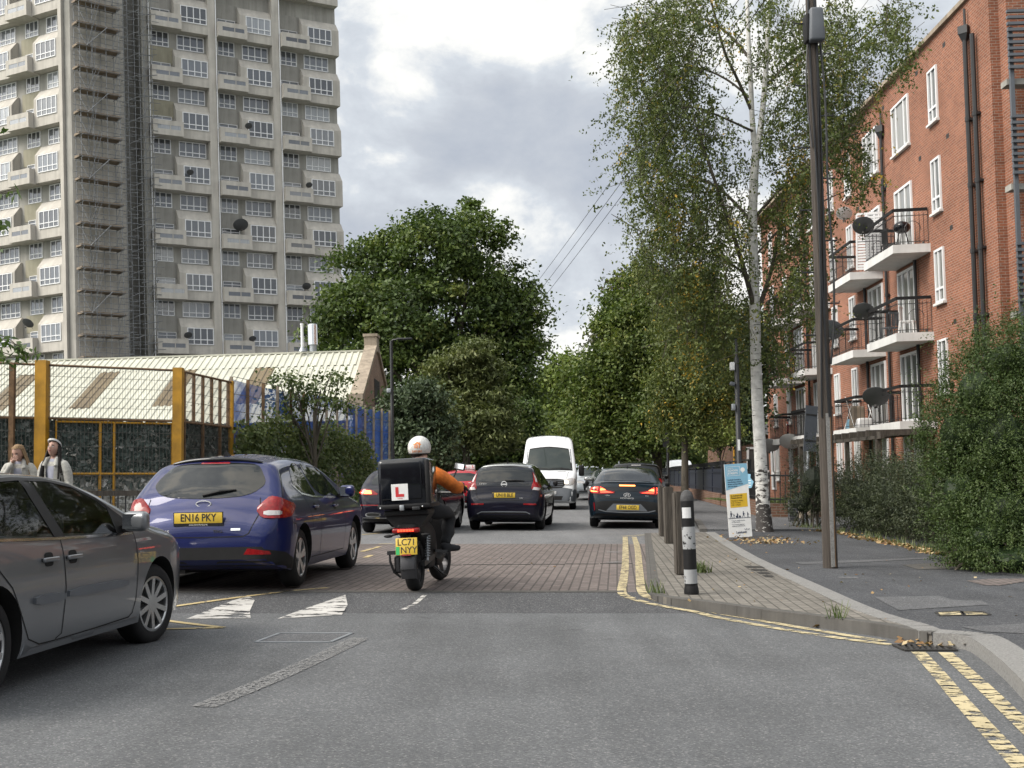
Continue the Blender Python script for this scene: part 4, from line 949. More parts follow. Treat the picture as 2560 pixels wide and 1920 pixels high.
    # things standing on the balconies
    def chair(x, y, z, rz_, label, mat):
        t = thing('garden_chair', label, 'chair', P(x, y, z), rz_, 'chairs on the balconies')
        mb = MB(); mb.box((-0.22,-0.22,0.41),(0.22,0.22,0.445)); mb.build('seat', mat, t)
        mb = MB()
        for j in range(5): mb.box((-0.20+0.085*j,0.20,0.47),(-0.15+0.085*j,0.225,0.86))
        mb.box((-0.23,0.19,0.86),(0.23,0.235,0.92)); mb.build('backrest', mat, t)
        for sx in (-1, 1):
            for sy in (-1, 1): mb = MB(); mb.bar((sx*0.2, sy*0.2, 0.405), (sx*0.23, sy*0.23, 0), 0.035, 0.035); mb.build('leg', mat, t)
    chair(X(38.1)-0.55, 37.6, 5.27, R(60), 'white plastic chair on the middle balcony nearest the bush', M['white'])
    chair(X(39.3)-0.6, 39.2, 5.27, R(200), 'dark chair beside the white one on the middle balcony', M['grey_plastic'])
    chair(X(39.3)-0.5, 39.2, 8.0, R(100), 'metal chair beside the kettle barbecue on the top balcony', M['dark_steel'])
    t = thing('kettle_barbecue', 'black kettle barbecue standing on the top balcony', 'barbecue', P(X(37.7)-0.55, 37.8, 8.0))
    mb = MB(); mb.sphere((0,0,0.72), (0.27,0.27,0.2), 14, 8); mb.build('bowl', M['gloss_black'], t, smooth=60)
    for a in (0, 2.1, 4.2): mb = MB(); mb.bar((0.1*math.cos(a),0.1*math.sin(a),0.6),(0.28*math.cos(a),0.28*math.sin(a),0), 0.025, 0.025); mb.build('leg', M['dark_steel'], t)
    t = thing('louvred_shutter', 'white louvred door swung open on the second highest balcony row', 'shutter', P(X(41.9)-0.04, 41.62, 8.05), R(160))
    mb = MB(); mb.box((0,0,0),(0.06,0.04,2.0)); mb.box((0.84,0,0),(0.9,0.04,2.0)); mb.box((0.06,0,0),(0.84,0.04,0.08)); mb.box((0.06,0,1.92),(0.84,0.04,2.0)); mb.build('frame', M['white_wood'], t)
    mb = MB()
    for j in range(18): mb.box((0.065,0.005,0.1+0.1*j),(0.835,0.03,0.17+0.1*j))
    mb.build('slats', M['white_wood'], t)
    bicycle(P(X(55.8)-0.6, 55.4, 2.55), R(75), 'dark bicycle leaning on the lowest balcony at the far end')
    t = thing('clothes_airer', 'white folding clothes airer on the lowest balcony', 'clothes airer', P(X(43.4)-0.55, 43.4, 2.55), R(20))
    mb = MB()
    for s in (-1, 1):
        mb.tube([(s*0.45,-0.3,0),(s*0.45,0.25,1.15)], 0.015, 5); mb.tube([(s*0.45,0.3,0),(s*0.45,-0.25,1.15)], 0.015, 5)
    mb.build('frame', M['white'], t); mb = MB()
    for j in range(6): mb.tube([(-0.45,-0.25+0.1*j,1.1),(0.45,-0.25+0.1*j,1.1)], 0.008, 4)
    mb.build('rails', M['white'], t)
    for j, (dx, yy, w, hgt, m, lab) in enumerate(((-0.5, 44.4, 0.55, 0.4, 'sign_blue', 'pale blue storage box on the lowest balcony'), (-0.6, 42.6, 0.6, 0.35, 'plate_w', 'pale tied sack on the lowest balcony'), (-0.5, 43.9, 0.5, 0.85, 'board', 'brown bundle piled on the lowest balcony'))):
        bm = rbox(w, 0.45, hgt, 0.08, 3)
        for v in bm.verts: v.co.x *= 1 - 0.25*max(0, v.co.z/hgt); v.co.y += 0.04*math.sin(9*v.co.x + 5*v.co.z)
        o = bm_link(('storage_box', 'sack', 'bundle')[j], bm, M[m], None, P(X(yy)+dx, yy, 2.55 + hgt/2), None); tag(o, lab, ('box', 'sack', 'bundle')[j])
    # timber pergola in front of the ground floor
    t = thing('pergola', 'dark timber pergola beam under the lowest balconies', 'pergola', TM.translation, rot=(0, LEAN, 0))
    mb = MB(); mb.box((11.15, 36.2, 2.02), (11.27, 46.8, 2.24)); mb.build('beam', M['wood_post'], t)
    for j in range(12): mb = MB(); mb.box((10.85, 36.6+0.9*j, 2.12), (12.9, 36.68+0.9*j, 2.30)); mb.build('rafter', M['wood_post'], t)
    for y in (36.6, 40.0, 43.4, 46.4): mb = MB(); mb.box((11.14, y, -0.5), (11.28, y+0.14, 2.02)); mb.build('post', M['wood_post'], t)
    for y in (37.6, 42.2, 46.0):
        t = thing('planter_shelf', {37.6: 'dark shelf on the flats wall, partly behind the bush', 42.2: 'dark shelf under the two small windows of the flats', 46.0: 'dark shelf low on the flats wall behind the telegraph pole'}[y], 'shelf', P(X(y), y, 0.35), group='dark wall shelves')
        mb = MB(); mb.box((-0.55,-0.65,0.25),(0.0,0.65,0.34)); mb.build('top', M['wood_post'], t); mb = MB(); mb.box((-0.5,-0.6,-0.6),(-0.05,0.6,0.24)); mb.build('cabinet', M['black_plastic'], t)
def bicycle(p, rz_, label):
    t = thing('bicycle', label, 'bicycle', p, rz_)
    for x in (-0.52, 0.52):
        mb = MB(); mb.tube([(x + 0.33*math.cos(a), 0, 0.34 + 0.33*math.sin(a)) for a in [2*math.pi*j/24 for j in range(25)]], 0.02, 5)
        for j in range(8): a = math.pi*j/8; mb.tube([(x - 0.32*math.cos(a), 0, 0.34 - 0.32*math.sin(a)), (x + 0.32*math.cos(a), 0, 0.34 + 0.32*math.sin(a))], 0.003, 3)
        mb.build('wheel', M['tyre'], t)
    mb = MB()
    for a, b in (((-0.52,0.34),(-0.15,0.75)),((-0.15,0.75),(-0.05,0.30)),((-0.05,0.30),(-0.52,0.34)),((-0.05,0.30),(0.38,0.72)),((-0.15,0.75),(0.38,0.78)),((0.36,0.85),(0.52,0.34))): mb.tube([(a[0],0,a[1]),(b[0],0,b[1])], 0.018, 5)
    mb.build('frame', M['scarlet'], t)
    mb = MB(); mb.tube([(0.36,-0.28,0.98),(0.40,-0.1,0.95),(0.36,0,0.9),(0.40,0.1,0.95),(0.36,0.28,0.98)], 0.015, 5); mb.build('handlebar', M['dark_steel'], t)
    mb = MB(); mb.sphere((-0.2,0,0.86), (0.13,0.07,0.04), 10, 6); mb.tube([(-0.19,0,0.84),(-0.15,0,0.72)], 0.014, 5); mb.build('saddle', M['black_plastic'], t)
flats()
# ------------------------------------------------------------------ right-hand street furniture
def bollard_wood(px, py, z, h, w, label, lean=0.0):
    p = G(px, py, z); t = tag(MB().prism([(-w/2,-w/2),(w/2,-w/2),(w/2,w/2),(-w/2,w/2)], h).build('timber_bollard', M['wood_post'], None, p, (0, lean, R(8))), label, 'bollard', 'timber bollards on the build-out')
    me = t.data; bm = bmesh.new(); bm.from_mesh(me); bmesh.ops.bevel(bm, geom=[e for e in bm.edges], offset=0.018, segments=2, affect='EDGES'); bm.to_mesh(me); bm.free()
    return t
bollard_wood(1674, 1359, ZF, 1.02, 0.165, 'square timber bollard standing nearest the road corner, in front of another', -0.03)
bollard_wood(1659, 1341, ZF, 1.0, 0.165, 'square timber bollard partly hidden behind its neighbour, beside the dark car', -0.03)
bollard_wood(1704, 1437, ZF, 1.03, 0.15, 'square timber bollard right behind the black and white post', -0.03)
def striped():
    p = G(1729, 1486, ZF); t = thing('striped_bollard', 'black and white banded bollard with a reflector, scuffed at its foot', 'bollard', p, rot=(0, -0.045, 0))
    r = 0.068
    mb = MB(); mb.lathe([(r+0.006,0.0),(r+0.01,0.03),(r+0.004,0.07),(r,0.09)], 20); mb.build('foot', M['black_plastic'], t, smooth=50)
    white = worn_paint('scuffed_white_band', (0.36, 0.37, 0.38), (0.02,)*3, 0.60, 11.0)
    for z0, z1, m in ((0.09,0.115,'black_plastic'),(0.115,0.26,'w'),(0.26,0.47,'black_plastic'),(0.47,0.70,'w'),(0.70,0.965,'black_plastic')):
        if m == 'w': mb = MB(); mb.lathe([(r-0.002,z0),(r-0.002,z1)], 20); mb.build('core', M['black_plastic'], t, smooth=50)
        mb = MB(); mb.lathe([(r,z0),(r,z1)], 20); mb.build('band', white if m == 'w' else M['black_plastic'], t, smooth=50)
    mb = MB(); mb.lathe([(r,0.965),(r+0.003,0.98),(r*0.97,1.02),(r*0.75,1.055),(r*0.35,1.075),(0.003,1.08)], 20); mb.build('cap', plain('dusty_cap', (0.06,0.06,0.062), 0.8, vary=0.6, scale=25), t, smooth=60)
    mb = MB()
    for j in range(-3, 3):
        a0, a1 = (-math.pi/2 - 0.35 + 0.23*j, -math.pi/2 - 0.35 + 0.23*(j+1)); rr = r + 0.004
        mb.add([(rr*math.cos(a0), rr*math.sin(a0), 0.79), (rr*math.cos(a1), rr*math.sin(a1), 0.79), (rr*math.cos(a1), rr*math.sin(a1), 0.90), (rr*math.cos(a0), rr*math.sin(a0), 0.90)], [(0,1,2,3)])
    mb.build('reflector', M['badge'], t)
striped()
def telegraph():
    p = G(2076, 1420, ZF); t = thing('telegraph_pole', 'tall weathered timber telegraph pole with pole steps and a dark cable box', 'telegraph pole', p, rot=(0, -0.027, 0))
    mb = MB(); Hh = 9.2; prof = [(0.098 - 0.031*i/20, Hh*i/20) for i in range(21)]; mb.lathe(prof, 18); mb.build('pole', M['wood_pole'], t, smooth=60)
    mb = MB(); mb.bar((0.012,-0.098,0.02),(0.008,-0.094,2.05), 0.05, 0.02); o = mb.build('cable_guard', M['granite'], t)
    mb = MB(); mb.tube([(0.045,-0.092,0.02),(0.04,-0.090,2.1)], 0.012, 5); mb.build('capping_strip', M['rust_steel'], t)
    mb = MB()
    for x0, ph in ((0.02, 0.0), (0.045, 1.5), (-0.05, 3.0)):
        pts = []
        for i in range(31):
            z = 2.0 + 5.6*i/30; r = 0.100 - 0.031*z/9.2 + 0.008; a = -math.pi/2 + x0*9 + 0.28*math.sin(z*1.1 + ph); pts.append((r*math.cos(a), r*math.sin(a), z))
        mb.tube(pts, 0.013, 5)
    pts = [(0.09, -0.03, 7.1), (0.14, -0.05, 6.2), (0.12, -0.04, 5.0), (0.17, -0.05, 4.0), (0.15, -0.04, 3.2), (0.08, -0.06, 2.7)]
    mb.tube([tuple(q) for q in smooth_line(pts, 2)], 0.016, 5); pts = [(-0.08,-0.05,7.0),(-0.13,-0.06,6.4),(-0.07,-0.08,5.6)]; mb.tube([tuple(q) for q in smooth_line(pts, 2)], 0.011, 5)
    mb.build('cables', M['dark_steel'], t)
    mb = MB(); k = 0
    for z in [3.1 + 0.42*i for i in range(15)]:
        s = 1 if k % 2 else -1; mb.tube([(s*0.08, 0, z), (s*0.24, 0, z), (s*0.24, 0, z + 0.03)], 0.011, 5); k += 1
    mb.build('climbing_step', M['dark_steel'], t)
    bm = rbox(0.21, 0.15, 0.45, 0.035, 3)
    for v in bm.verts:
        if v.co.z > 0.15: v.co.x *= 0.82; v.co.y *= 0.85
    bm_link('junction_box', bm, M['grey_plastic'], t, (0.02, -0.15, 7.22))
    bm_link('junction_box_back', rbox(0.07, 0.20, 0.38, 0.03, 2), M['black_plastic'], t, (-0.085, -0.06, 7.2))
    top = t.matrix_basis @ Vector((0, 0, 8.9))
    return top
ptop = telegraph()
for k, (dz, lab) in enumerate(((0.0, 'uppermost of three thin overhead wires crossing the sky from the telegraph pole'), (-0.3, 'middle of three thin overhead wires crossing the sky from the telegraph pole'), (-0.55, 'lowest of three thin overhead wires crossing the sky from the telegraph pole'))):
    mb = MB(); a = ptop + Vector((-0.05, 0.0, dz)); b = D(1225, 852 + 26*k, 62); mb.tube([a.lerp(b, i/16) + Vector((0,0,-0.25*4*(i/16)*(1-i/16))) for i in range(17)], 0.008, 4)
    tag(mb.build('overhead_wire', M['dark_steel']), lab, 'wire', 'overhead wires')
def lamp_r():
    p = G(1851, 1346, ZF); p = Vector((p.x + 0.05, 25.2, ZF)); t = thing('lamp_post', 'black lamp post with grey sensor boxes standing behind the school sign', 'lamp post', (D(1851, 1100, 25.2).x, 25.2, ZF), rot=(0, -0.02, 0))
    mb = MB(); mb.lathe([(0.075,0),(0.075,1.2),(0.057,1.25),(0.052,3.7),(0.03,3.72),(0.03,4.1)], 14); mb.build('pole', M['dark_steel'], t, smooth=50)
    bm_link('sensor_box', rbox(0.10, 0.10, 0.17, 0.02), M['upvc'], t, (-0.10, -0.03, 3.52))
    bm_link('camera_box', rbox(0.11, 0.09, 0.08, 0.02), M['grey_plastic'], t, (-0.11, -0.05, 3.15), (0, 0.3, 0)); bm_link('camera_box', rbox(0.08, 0.09, 0.14, 0.02), M['galv'], t, (-0.10, -0.05, 2.66))
    mb = MB(); mb.box((-0.03,-0.063,1.75),(0.02,-0.054,1.98)); mb.build('sticker', M['white'], t)
lamp_r()
def school_sign():
    w, h = 0.46, 1.46
    t = thing('school_street_sign', 'tall pale blue and white school street sign board leaning by the birch', 'sign', G(1852, 1343, ZF), rot=(R(-2), -0.062, R(4)))
    mb = MB(); mb.box((-w/2,-0.012,0),(w/2,0.012,h)); mb.build('board', M['white'], t)
    y = -0.014
    mb = MB(); mb.add([(-w/2+0.002,y,h-0.52),(w/2-0.002,y,h-0.41),(w/2-0.002,y,h-0.002),(-w/2+0.002,y,h-0.002)], [(0,1,2,3)]); mb.build('blue_panel', M['sign_blue'], t)
    mb = MB(); mb.add([(-0.165,y,h-0.87),(0.185,y,h-0.86),(0.185,y,h-0.59),(-0.165,y,h-0.60)], [(0,1,2,3)]); mb.build('mustard_panel', M['sign_mustard'], t)
    mb = MB()
    for z in (h-0.055, h-0.235): mb.box((-0.185,y-0.002,z),(0.075,y,z+0.005))
    for x in (-0.185, 0.070): mb.box((x,y-0.002,h-0.23),(x+0.005,y,h-0.055))
    mb.box((-w/2+0.005,y-0.002,0.385),(w/2-0.005,y,0.392)) if False else None
    mb.build('title_border', M['white'], t)
    def txt(s, size, x, z, m, align='LEFT', sx=1.0, bold=0.0): link('sign_lettering', text_mesh(s, size, M[m], align, sx, 0.001, 0, bold), t, (x, y-0.002, z), (R(90), 0, 0))
    txt('LAMBETH', 0.026, -0.165, h-0.088, 'white'); txt('SCHOOL', 0.052, -0.165, h-0.132, 'white', bold=0.0012); txt('STREETS', 0.052, -0.165, h-0.188, 'white', bold=0.0012)
    for i, s in enumerate(('Lambeth Council is', 'introducing a School', 'Street at drop-off and', 'pick up times.')): txt(s, 0.034, -0.185, h-0.315-0.043*i, 'sign_navy', bold=0.0008)
    for i, s in enumerate(("St Andrew's CE", 'Primary School')): txt(s, 0.036, -0.145, h-0.635-0.042*i, 'ink', bold=0.001)
    for i, s in enumerate(('Monday to Friday', '8.15 - 9.15am', '2.45 - 3.45pm')): txt(s, 0.034, -0.145, h-0.732-0.042*i, 'ink')
    for i, s in enumerate(('A space for walking, wheeling,', 'and quieter streets.', 'To find out more please visit', 'lambeth.gov.uk/schoolstreets')): txt(s, 0.022, -0.165, h-1.125-0.03*i - (0.018 if i > 1 else 0), 'sign_navy')
    txt('Lambeth', 0.062, 0.02, 0.10, 'sign_navy', 'CENTER', 1.0, 0.001)
    mb = MB(); mb.lathe([(0.001,-0.002),(0.045,-0.002),(0.045,0)], 20, axis='y', o=(0.135, y, h-0.125)); mb.add([(0.115,y-0.001,h-0.15),(0.15,y-0.001,h-0.16),(0.128,y-0.001,h-0.195)], [(0,1,2)]); mb.build('tree_logo', M['white'], t)
    mb = MB(); mb.tube([(0.08,y-0.002,0.165),(0.105,y-0.002,0.145),(0.13,y-0.002,0.17)], 0.004, 4); mb.tube([(0.14,y-0.002,0.16),(0.16,y-0.002,0.148),(0.185,y-0.002,0.165)], 0.004, 4); mb.build('bird_logo', M['sign_navy'], t)
    mb = MB(); z0 = h-1.07; mb.box((-w/2+0.004,y-0.002,z0-0.012),(w/2-0.004,y,z0-0.004))
    def fig(x, s, stride, seat=False):
        mb.lathe([(0.001,-0.002),(0.011*s,-0.002),(0.011*s,0)], 10, axis='y', o=(x, y, z0+0.125*s))
        mb.add([(x-0.012*s,y-0.001,z0+0.108*s),(x+0.012*s,y-0.001,z0+0.108*s),(x+0.016*s,y-0.001,z0+0.055*s),(x-0.014*s,y-0.001,z0+0.055*s)], [(0,1,2,3)])
        for d in (-1, 1): mb.bar((x, y-0.001, z0+0.058*s), (x + d*stride*s, y-0.001, z0), 0.008*s, 0.002, up=(0,1,0))
        mb.bar((x, y-0.001, z0+0.10*s), (x + 0.04*s, y-0.001, z0+0.07*s), 0.006, 0.002, up=(0,1,0))
    fig(-0.165, 1.0, 0.018); fig(-0.11, 0.6, 0.012); fig(-0.04, 0.7, 0.03); mb.lathe([(0.018,-0.002),(0.022,-0.002),(0.022,0),(0.018,0)], 12, axis='y', o=(-0.05, y, z0+0.02)); mb.lathe([(0.018,-0.002),(0.022,-0.002),(0.022,0)], 12, axis='y', o=(0.01, y, z0+0.02))
    fig(0.085, 0.9, 0.035); fig(0.17, 0.75, 0.02)
    mb.build('walking_figures', M['sign_navy'], t)
    s = thing('side_notice', 'small pale blue notice fixed beside the tall school sign', 'sign', D(1868, 1222, 24.6) , rot=(0, -0.03, R(-35)))
    mb = MB(); mb.prism([(-0.06,0),(0.10,0.02),(0.15,0.14),(0.08,0.22),(0.09,0.30),(-0.06,0.31)], 0.01, mat=Matrix.Rotation(R(90), 4, 'X')); mb.build('board', M['sign_blue'], s)
    mb = MB()
    for j in range(3): mb.box((0.0,-0.013,0.06+0.05*j),(0.09,-0.0105,0.075+0.05*j))
    mb.build('notice_lines', M['white'], s)
school_sign()
def sign_back():
    p = D(2012, 1130, 30.0); t = thing('road_sign', 'grey back of a rectangular road sign on a leaning post in the hedge', 'road sign', (p.x, 30.0, 0.0), rot=(0, 0.075, R(25)))
    mb = MB(); mb.tube([(0,0.03,0),(0,0.03,2.95)], 0.038, 10); mb.build('post', M['galv'], t, smooth=50)
    mb = MB(); mb.box((-0.19,-0.012,1.85),(0.19,0.0,3.0)); mb.build('sign_plate', M['grey_plastic'], t)
    for z in (2.1, 2.75): mb = MB(); mb.box((-0.17,-0.03,z),(0.17,-0.0125,z+0.04)); mb.build('fixing_rail', M['iron'], t)
sign_back()
def thin_post():
    p = G(1672, 1284, 0.07); t = thing('sign_post', 'slim black post rising before the navy fence', 'post', (D(1672, 1200, 41).x, 41, 0.06), rot=(0, -0.015, 0))
    mb = MB(); mb.lathe([(0.045,0),(0.045,2.6)], 10); mb.build('pole', M['dark_steel'], t, smooth=50); mb = MB(); mb.box((-0.17,-0.05,2.15),(0.02,-0.03,2.65)); mb.build('sign_plate', M['dark_steel'], t)
thin_post()
def low_fence():
    # navy panel fence with spikes on a low brick wall, running away up the street
    a = Vector((8.2, 46.5, 0)); b = Vector((12.6, 103, 0)); d = (b-a).normalized(); L_ = (b-a).length
    wl = thing('garden_wall', 'low brown brick wall under the navy fence', 'wall', (0,0,0)); mb = MB()
    for j in range(8):
        p = a + d*(L_*j/8); q = a + d*(L_*(j+1)/8); mb.bar(p + Vector((0,0,0.16 + 0.03*(j % 2))), q + Vector((0,0,0.16 + 0.03*(j % 2))), 0.3, 0.75)
    mb.build('wall', M['brick_dark'], wl)
    f = thing('panel_fence', 'navy metal panel fence topped with spikes beside the street', 'fence', (0,0,0))
    n = 12
    for j in range(n):
        p = a + d*(L_*j/n) ; q = a + d*(L_*(j+1)/n - 0.08)
        mb = MB(); mb.bar(p + d*0.05 + Vector((0,0,1.02)), q + Vector((0,0,1.02)), 0.03, 0.98)
        for z in (0.75, 1.38): mb.bar(p + d*0.05 + Vector((-0.03,0,z)), q + Vector((-0.03,0,z)), 0.04, 0.04)
        mb.build('fence_panel', M['navy'], f)
        mb = MB(); mb.bar(p + Vector((0,0,0)), p + Vector((0,0,1.62)), 0.09, 0.09); mb.build('fence_post', M['navy'], f)
        mb = MB(); m_ = int((q-p).length/0.16)
        for t_ in range(m_): e = p.lerp(q, (t_+0.5)/m_) + Vector((0.05,0,0)); mb.bar(e + Vector((0,0,1.5)), e + Vector((0,0,1.82)), 0.02, 0.02)
        mb.bar(p + Vector((0.05,0,1.62)), q + Vector((0.05,0,1.62)), 0.03, 0.03); mb.build('spike_rail', M['dark_steel'], f)
    mb = MB(); mb.bar(a - d*0.1 + Vector((0,0,-0.2)), a - d*0.1 + Vector((0,0,1.75)), 0.16, 0.16); mb.build('gate_post', M['dark_steel'], f)
    # open black railing towards the camera with a brick plinth
    c = Vector((7.2, 34.3, 0)); e = a + Vector((-0.05,-0.5,0)); rl = thing('garden_railing', 'open black railing on a low brick plinth behind the birch', 'railing', (0,0,0))
    mb = MB(); dd = (e-c).normalized(); mb.bar(c + Vector((0,0,0.15)), e + Vector((0,0,0.15)), 0.3, 0.7); mb.build('plinth', M['brick_dark'], rl)
    mb = MB(); n = 62
    for j in range(n+1): p = c.lerp(e, j/n); mb.bar(p + Vector((0,0,0.52)), p + Vector((0,0,1.72 if j % 10 == 0 else 1.45)), 0.055 if j % 10 == 0 else 0.018, 0.055 if j % 10 == 0 else 0.018)
    for z in (0.62, 1.35): mb.bar(c + Vector((0,0,z)), e + Vector((0,0,z)), 0.04, 0.04)
    mb.build('bars', M['dark_steel'], rl)
    c2 = Vector((8.9, 33.9, 0)); c1 = Vector((7.15, 34.0, 0)); mb = MB(); mb.bar(c1 + Vector((0,0,0.15)), c2 + Vector((0,0,0.15)), 0.28, 0.62); mb.build('plinth', M['brick_dark'], rl); mb = MB()
    for j in range(13): p = c1.lerp(c2, j/12); mb.bar(p + Vector((0,0,0.46)), p + Vector((0,0,1.36)), 0.022 + 0.03*(j % 6 == 0), 0.03)
    for z in (0.56, 1.24): mb.bar(c1 + Vector((0,0,z)), c2 + Vector((0,0,z)), 0.04, 0.045)
    mb.build('bars', M['dark_steel'], rl)
    mb = MB(); p = c.lerp(e, 0.28); mb.tube([p + Vector((0,0,1.4)), p + Vector((0,0,1.74)), e + Vector((0,0,1.74))], 0.03, 5); mb.build('top_rail', M['dark_steel'], rl)
    mb = MB(); mb.box((8.0, 33.3, -0.1), (8.28, 33.6, 0.62)); tag(mb.build('garden_pier', M['stone']), 'short pale stone pier at the end of the black railing', 'pier')
    p = G(2045, 1318, ZF); mb = MB(); mb.box((-0.11,-0.11,-0.05),(0.11,0.11,0.62)); tag(mb.build('tiled_pier', brickwork('dark_tiles', (0.03,0.032,0.036), (0.045,0.046,0.05), (0.16,0.16,0.16), 0.11, 0.075, 0.006, patch=0.1), None, (p.x + 0.02, p.y + 2.6, 0.02)), 'short pier faced in dark tiles beside the telegraph pole', 'pier')
    mb = MB(); mb.add([(7.2,34.2,0.33),(12.9,34.2,0.33),(13.2,47,0.33),(8.35,47,0.33)], [(0,1,2,3)]); struct('lawn', mb, M['turf'])
low_fence()
def brick_house():
    h = thing('brick_outbuilding', 'low brick building in shade behind the navy fence with a white bay window', 'building', (0,0,0))
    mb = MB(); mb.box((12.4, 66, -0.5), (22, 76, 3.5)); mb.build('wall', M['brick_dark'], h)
    mb = MB(); mb.add([(12.0,65.6,3.5),(22.4,65.6,3.5),(22.4,71,4.3),(12.0,71,4.3)], [(0,1,2,3)]); mb.build('roof', M['iron'], h)
    k = window_meshes(2.3, 1.9, 3, 0.3, tag_='house_bay', bar=0.12, glass='flat_glass'); put_window(k, h, Matrix.Translation((12.9, 65.97, 0.9)))
    mb = MB(); mb.tube([(12.2,65.9,0),(12.2,65.9,3.0)], 0.06, 6); mb.build('gas_pipe', M['yellow_steel'], h)
brick_house()
# ------------------------------------------------------------------ left: caged pitch, netting, railing, lamp post
def cage():
    Yc = 26.0; Ht = 3.55
    c = Vector((-7.24, 26.0, 0)); a = Vector((-0.392*24.65, 24.65, 0)); e = Vector((-0.2343*29.3, 29.3, 0)); z9 = a + (a-c)*3.2
    t = thing('caged_pitch_fence', 'yellow posted wire cage with camouflage netting around the ball court', 'fence', (0,0,0))
    def post(p, w, h, m='yellow_steel'):
        mb = MB(); mb.bar(p + Vector((0,0,-0.1)), p + Vector((0,0,h)), w, w); mb.build('post', M[m], t)
    post(c, 0.20, Ht+0.03); post(a, 0.23, Ht+0.06); post(e, 0.11, Ht); post(a.lerp(z9, 0.065), 0.10, Ht-0.02, 'rust_steel'); post(a.lerp(z9, 0.4), 0.2, Ht); post(z9, 0.2, Ht)
    def meshp(p, q, z0, z1, dx, dz, th=0.0055):
        mb = MB(); L_ = (q-p).length; n = max(1, int(L_/dx))
        for j in range(n+1): s = p.lerp(q, j/n); mb.bar(s + Vector((0,0,z0)), s + Vector((0,0,z1)), th, th)
        for j in range(int((z1-z0)/dz)+1): z = z0 + j*dz; mb.bar(p + Vector((0,0,z)), q + Vector((0,0,z)), th*1.5, th*1.5)
        return mb.build('wire_mesh', M['wire'], t)
    for p, q in ((a, c), (c, e), (z9, a)):
        o = Vector((0.0, -0.03, 0)); meshp(p+o, q+o, 2.45, Ht-0.02, 0.055, 0.21); meshp(p+o, q+o, 0.05, 2.4, 0.075, 0.3)
        mb = MB()
        for z in (Ht-0.03, 2.42): mb.tube([p + Vector((0,0,z)), q + Vector((0,0,z))], 0.028, 6)
        mb.build('rail', M['rust_steel'], t)
    # gate frame
    g0 = a.lerp(c, 0.10); g1 = a.lerp(c, 0.955); mb = MB()
    for p, q in ((g0, g1),):
        mb.tube([g0 + Vector((0,0,0.1)), g0 + Vector((0,0,2.36)), g1 + Vector((0,0,2.36)), g1 + Vector((0,0,0.1))], 0.03, 6); mb.tube([g0 + Vector((0,0,1.28)), g1 + Vector((0,0,1.28))], 0.028, 6)
        for f in (0.37, 0.49): s = g0.lerp(g1, f); mb.tube([s + Vector((0,0,0.1)), s + Vector((0,0,2.36))], 0.03, 6)
    mb.build('gate', M['yellow_steel'], t)
    mb = MB()
    for j in range(6): s = c.lerp(e, (j+0.6)/6); mb.bar(s + Vector((0,0,2.45 if j % 2 else 0)), s + Vector((0,0,Ht-0.02)), 0.07, 0.05)
    mb.build('upright', M['rust_steel'], t)
    # camouflage netting: cut scraps of cloth tied to the mesh
    r = np.random.default_rng(5)
    def camo(p, q, z0, z1, dens, back):
        L_ = (q-p).length; n = int(L_*(z1-z0)*dens); d = (q-p).normalized(); nn = Vector((-d.y, d.x, 0)); V = []; T = []
        for _ in range(n):
            s = r.uniform(0, L_); z = z0 + (z1-z0)*r.random()**0.9
            if z > z0 + 0.62*(z1-z0) and r.random() < 0.55: continue
            if z < 0.85 and r.random() < 0.55: continue
            ctr = p + d*s + Vector((0,0,z)) + nn*(back + r.uniform(0, 0.06)); an = r.uniform(0, 6.28); l = r.uniform(0.04, 0.10); w = l*r.uniform(0.35, 0.8)
            u = d*math.cos(an) + Vector((0,0,math.sin(an))) + nn*r.normal()*0.25; v = -d*math.sin(an) + Vector((0,0,math.cos(an))) + nn*r.normal()*0.3
            V += [ctr - u*l - v*w*0.4, ctr + u*l*0.3 - v*w, ctr + u*l + v*w*0.2, ctr - u*l*0.2 + v*w]
            T.append(min(1, max(0, r.normal()*0.28 + (0.55 if z < z0 + 0.55*(z1-z0) else 0.1) + (0.4 if z < 0.85 else 0))))
        me = np_mesh('camouflage_netting', [tuple(v) for v in V], np.arange(len(V)).reshape(-1, 4), M['camo'], T); link('camouflage_netting', me, t)
    camo(a, c, 0.0, 2.38, 2100, 0.05); camo(c, e, 0.0, 2.45, 2200, 0.05); camo(z9, a, 0.0, 2.4, 1700, 0.05)
    # dim court behind: far fence of the ball court and its floor
    mb = MB(); mb.add([(-30, 26.2, 0.085), (-7.3, 26.2, 0.085), (-6.9, 44, 0.085), (-30, 44, 0.085)], [(0,1,2,3)]); struct('ball_court', mb, M['patch_light'])
    w = thing('court_wall', 'plain grey wall at the back of the caged court', 'wall', (0,0,0)); mb = MB(); mb.box((-34, 43.6, -0.2), (-8.2, 43.85, 2.35)); mb.build('wall', M['conc_d'], w)
    # tall netted fence along the street, with posts
    f0 = e; f1 = Vector((-4.55, 44.5, 0)); n = thing('netted_fence', 'tall wire fence hung with blue netting along the left pavement', 'fence', (0,0,0)); d = (f1-f0).normalized(); L_ = (f1-f0).length
    mb = MB(); N_ = 14
    vs = []; tops = lambda s: 3.62 - 0.05*math.sin(s*9)
    for j in range(N_*4+1):
        s = j/(N_*4); p = f0.lerp(f1, s) + Vector((-0.06 + 0.02*math.sin(j*1.7), 0, 0)); vs += [p + Vector((0,0,0.1)), p + Vector((0,0,tops(s)))]
    mb.add(vs, [(2*j, 2*j+1, 2*j+3, 2*j+2) for j in range(N_*4)]); mb.build('netting', M['blue_net'], n)
    for j in range(N_+1):
        p = f0.lerp(f1, j/N_); mb = MB(); mb.bar(p, p + Vector((0,0,3.66)), 0.07, 0.07); mb.build('post', M['rust_steel' if j < 6 and j % 3 else 'stone'], n)
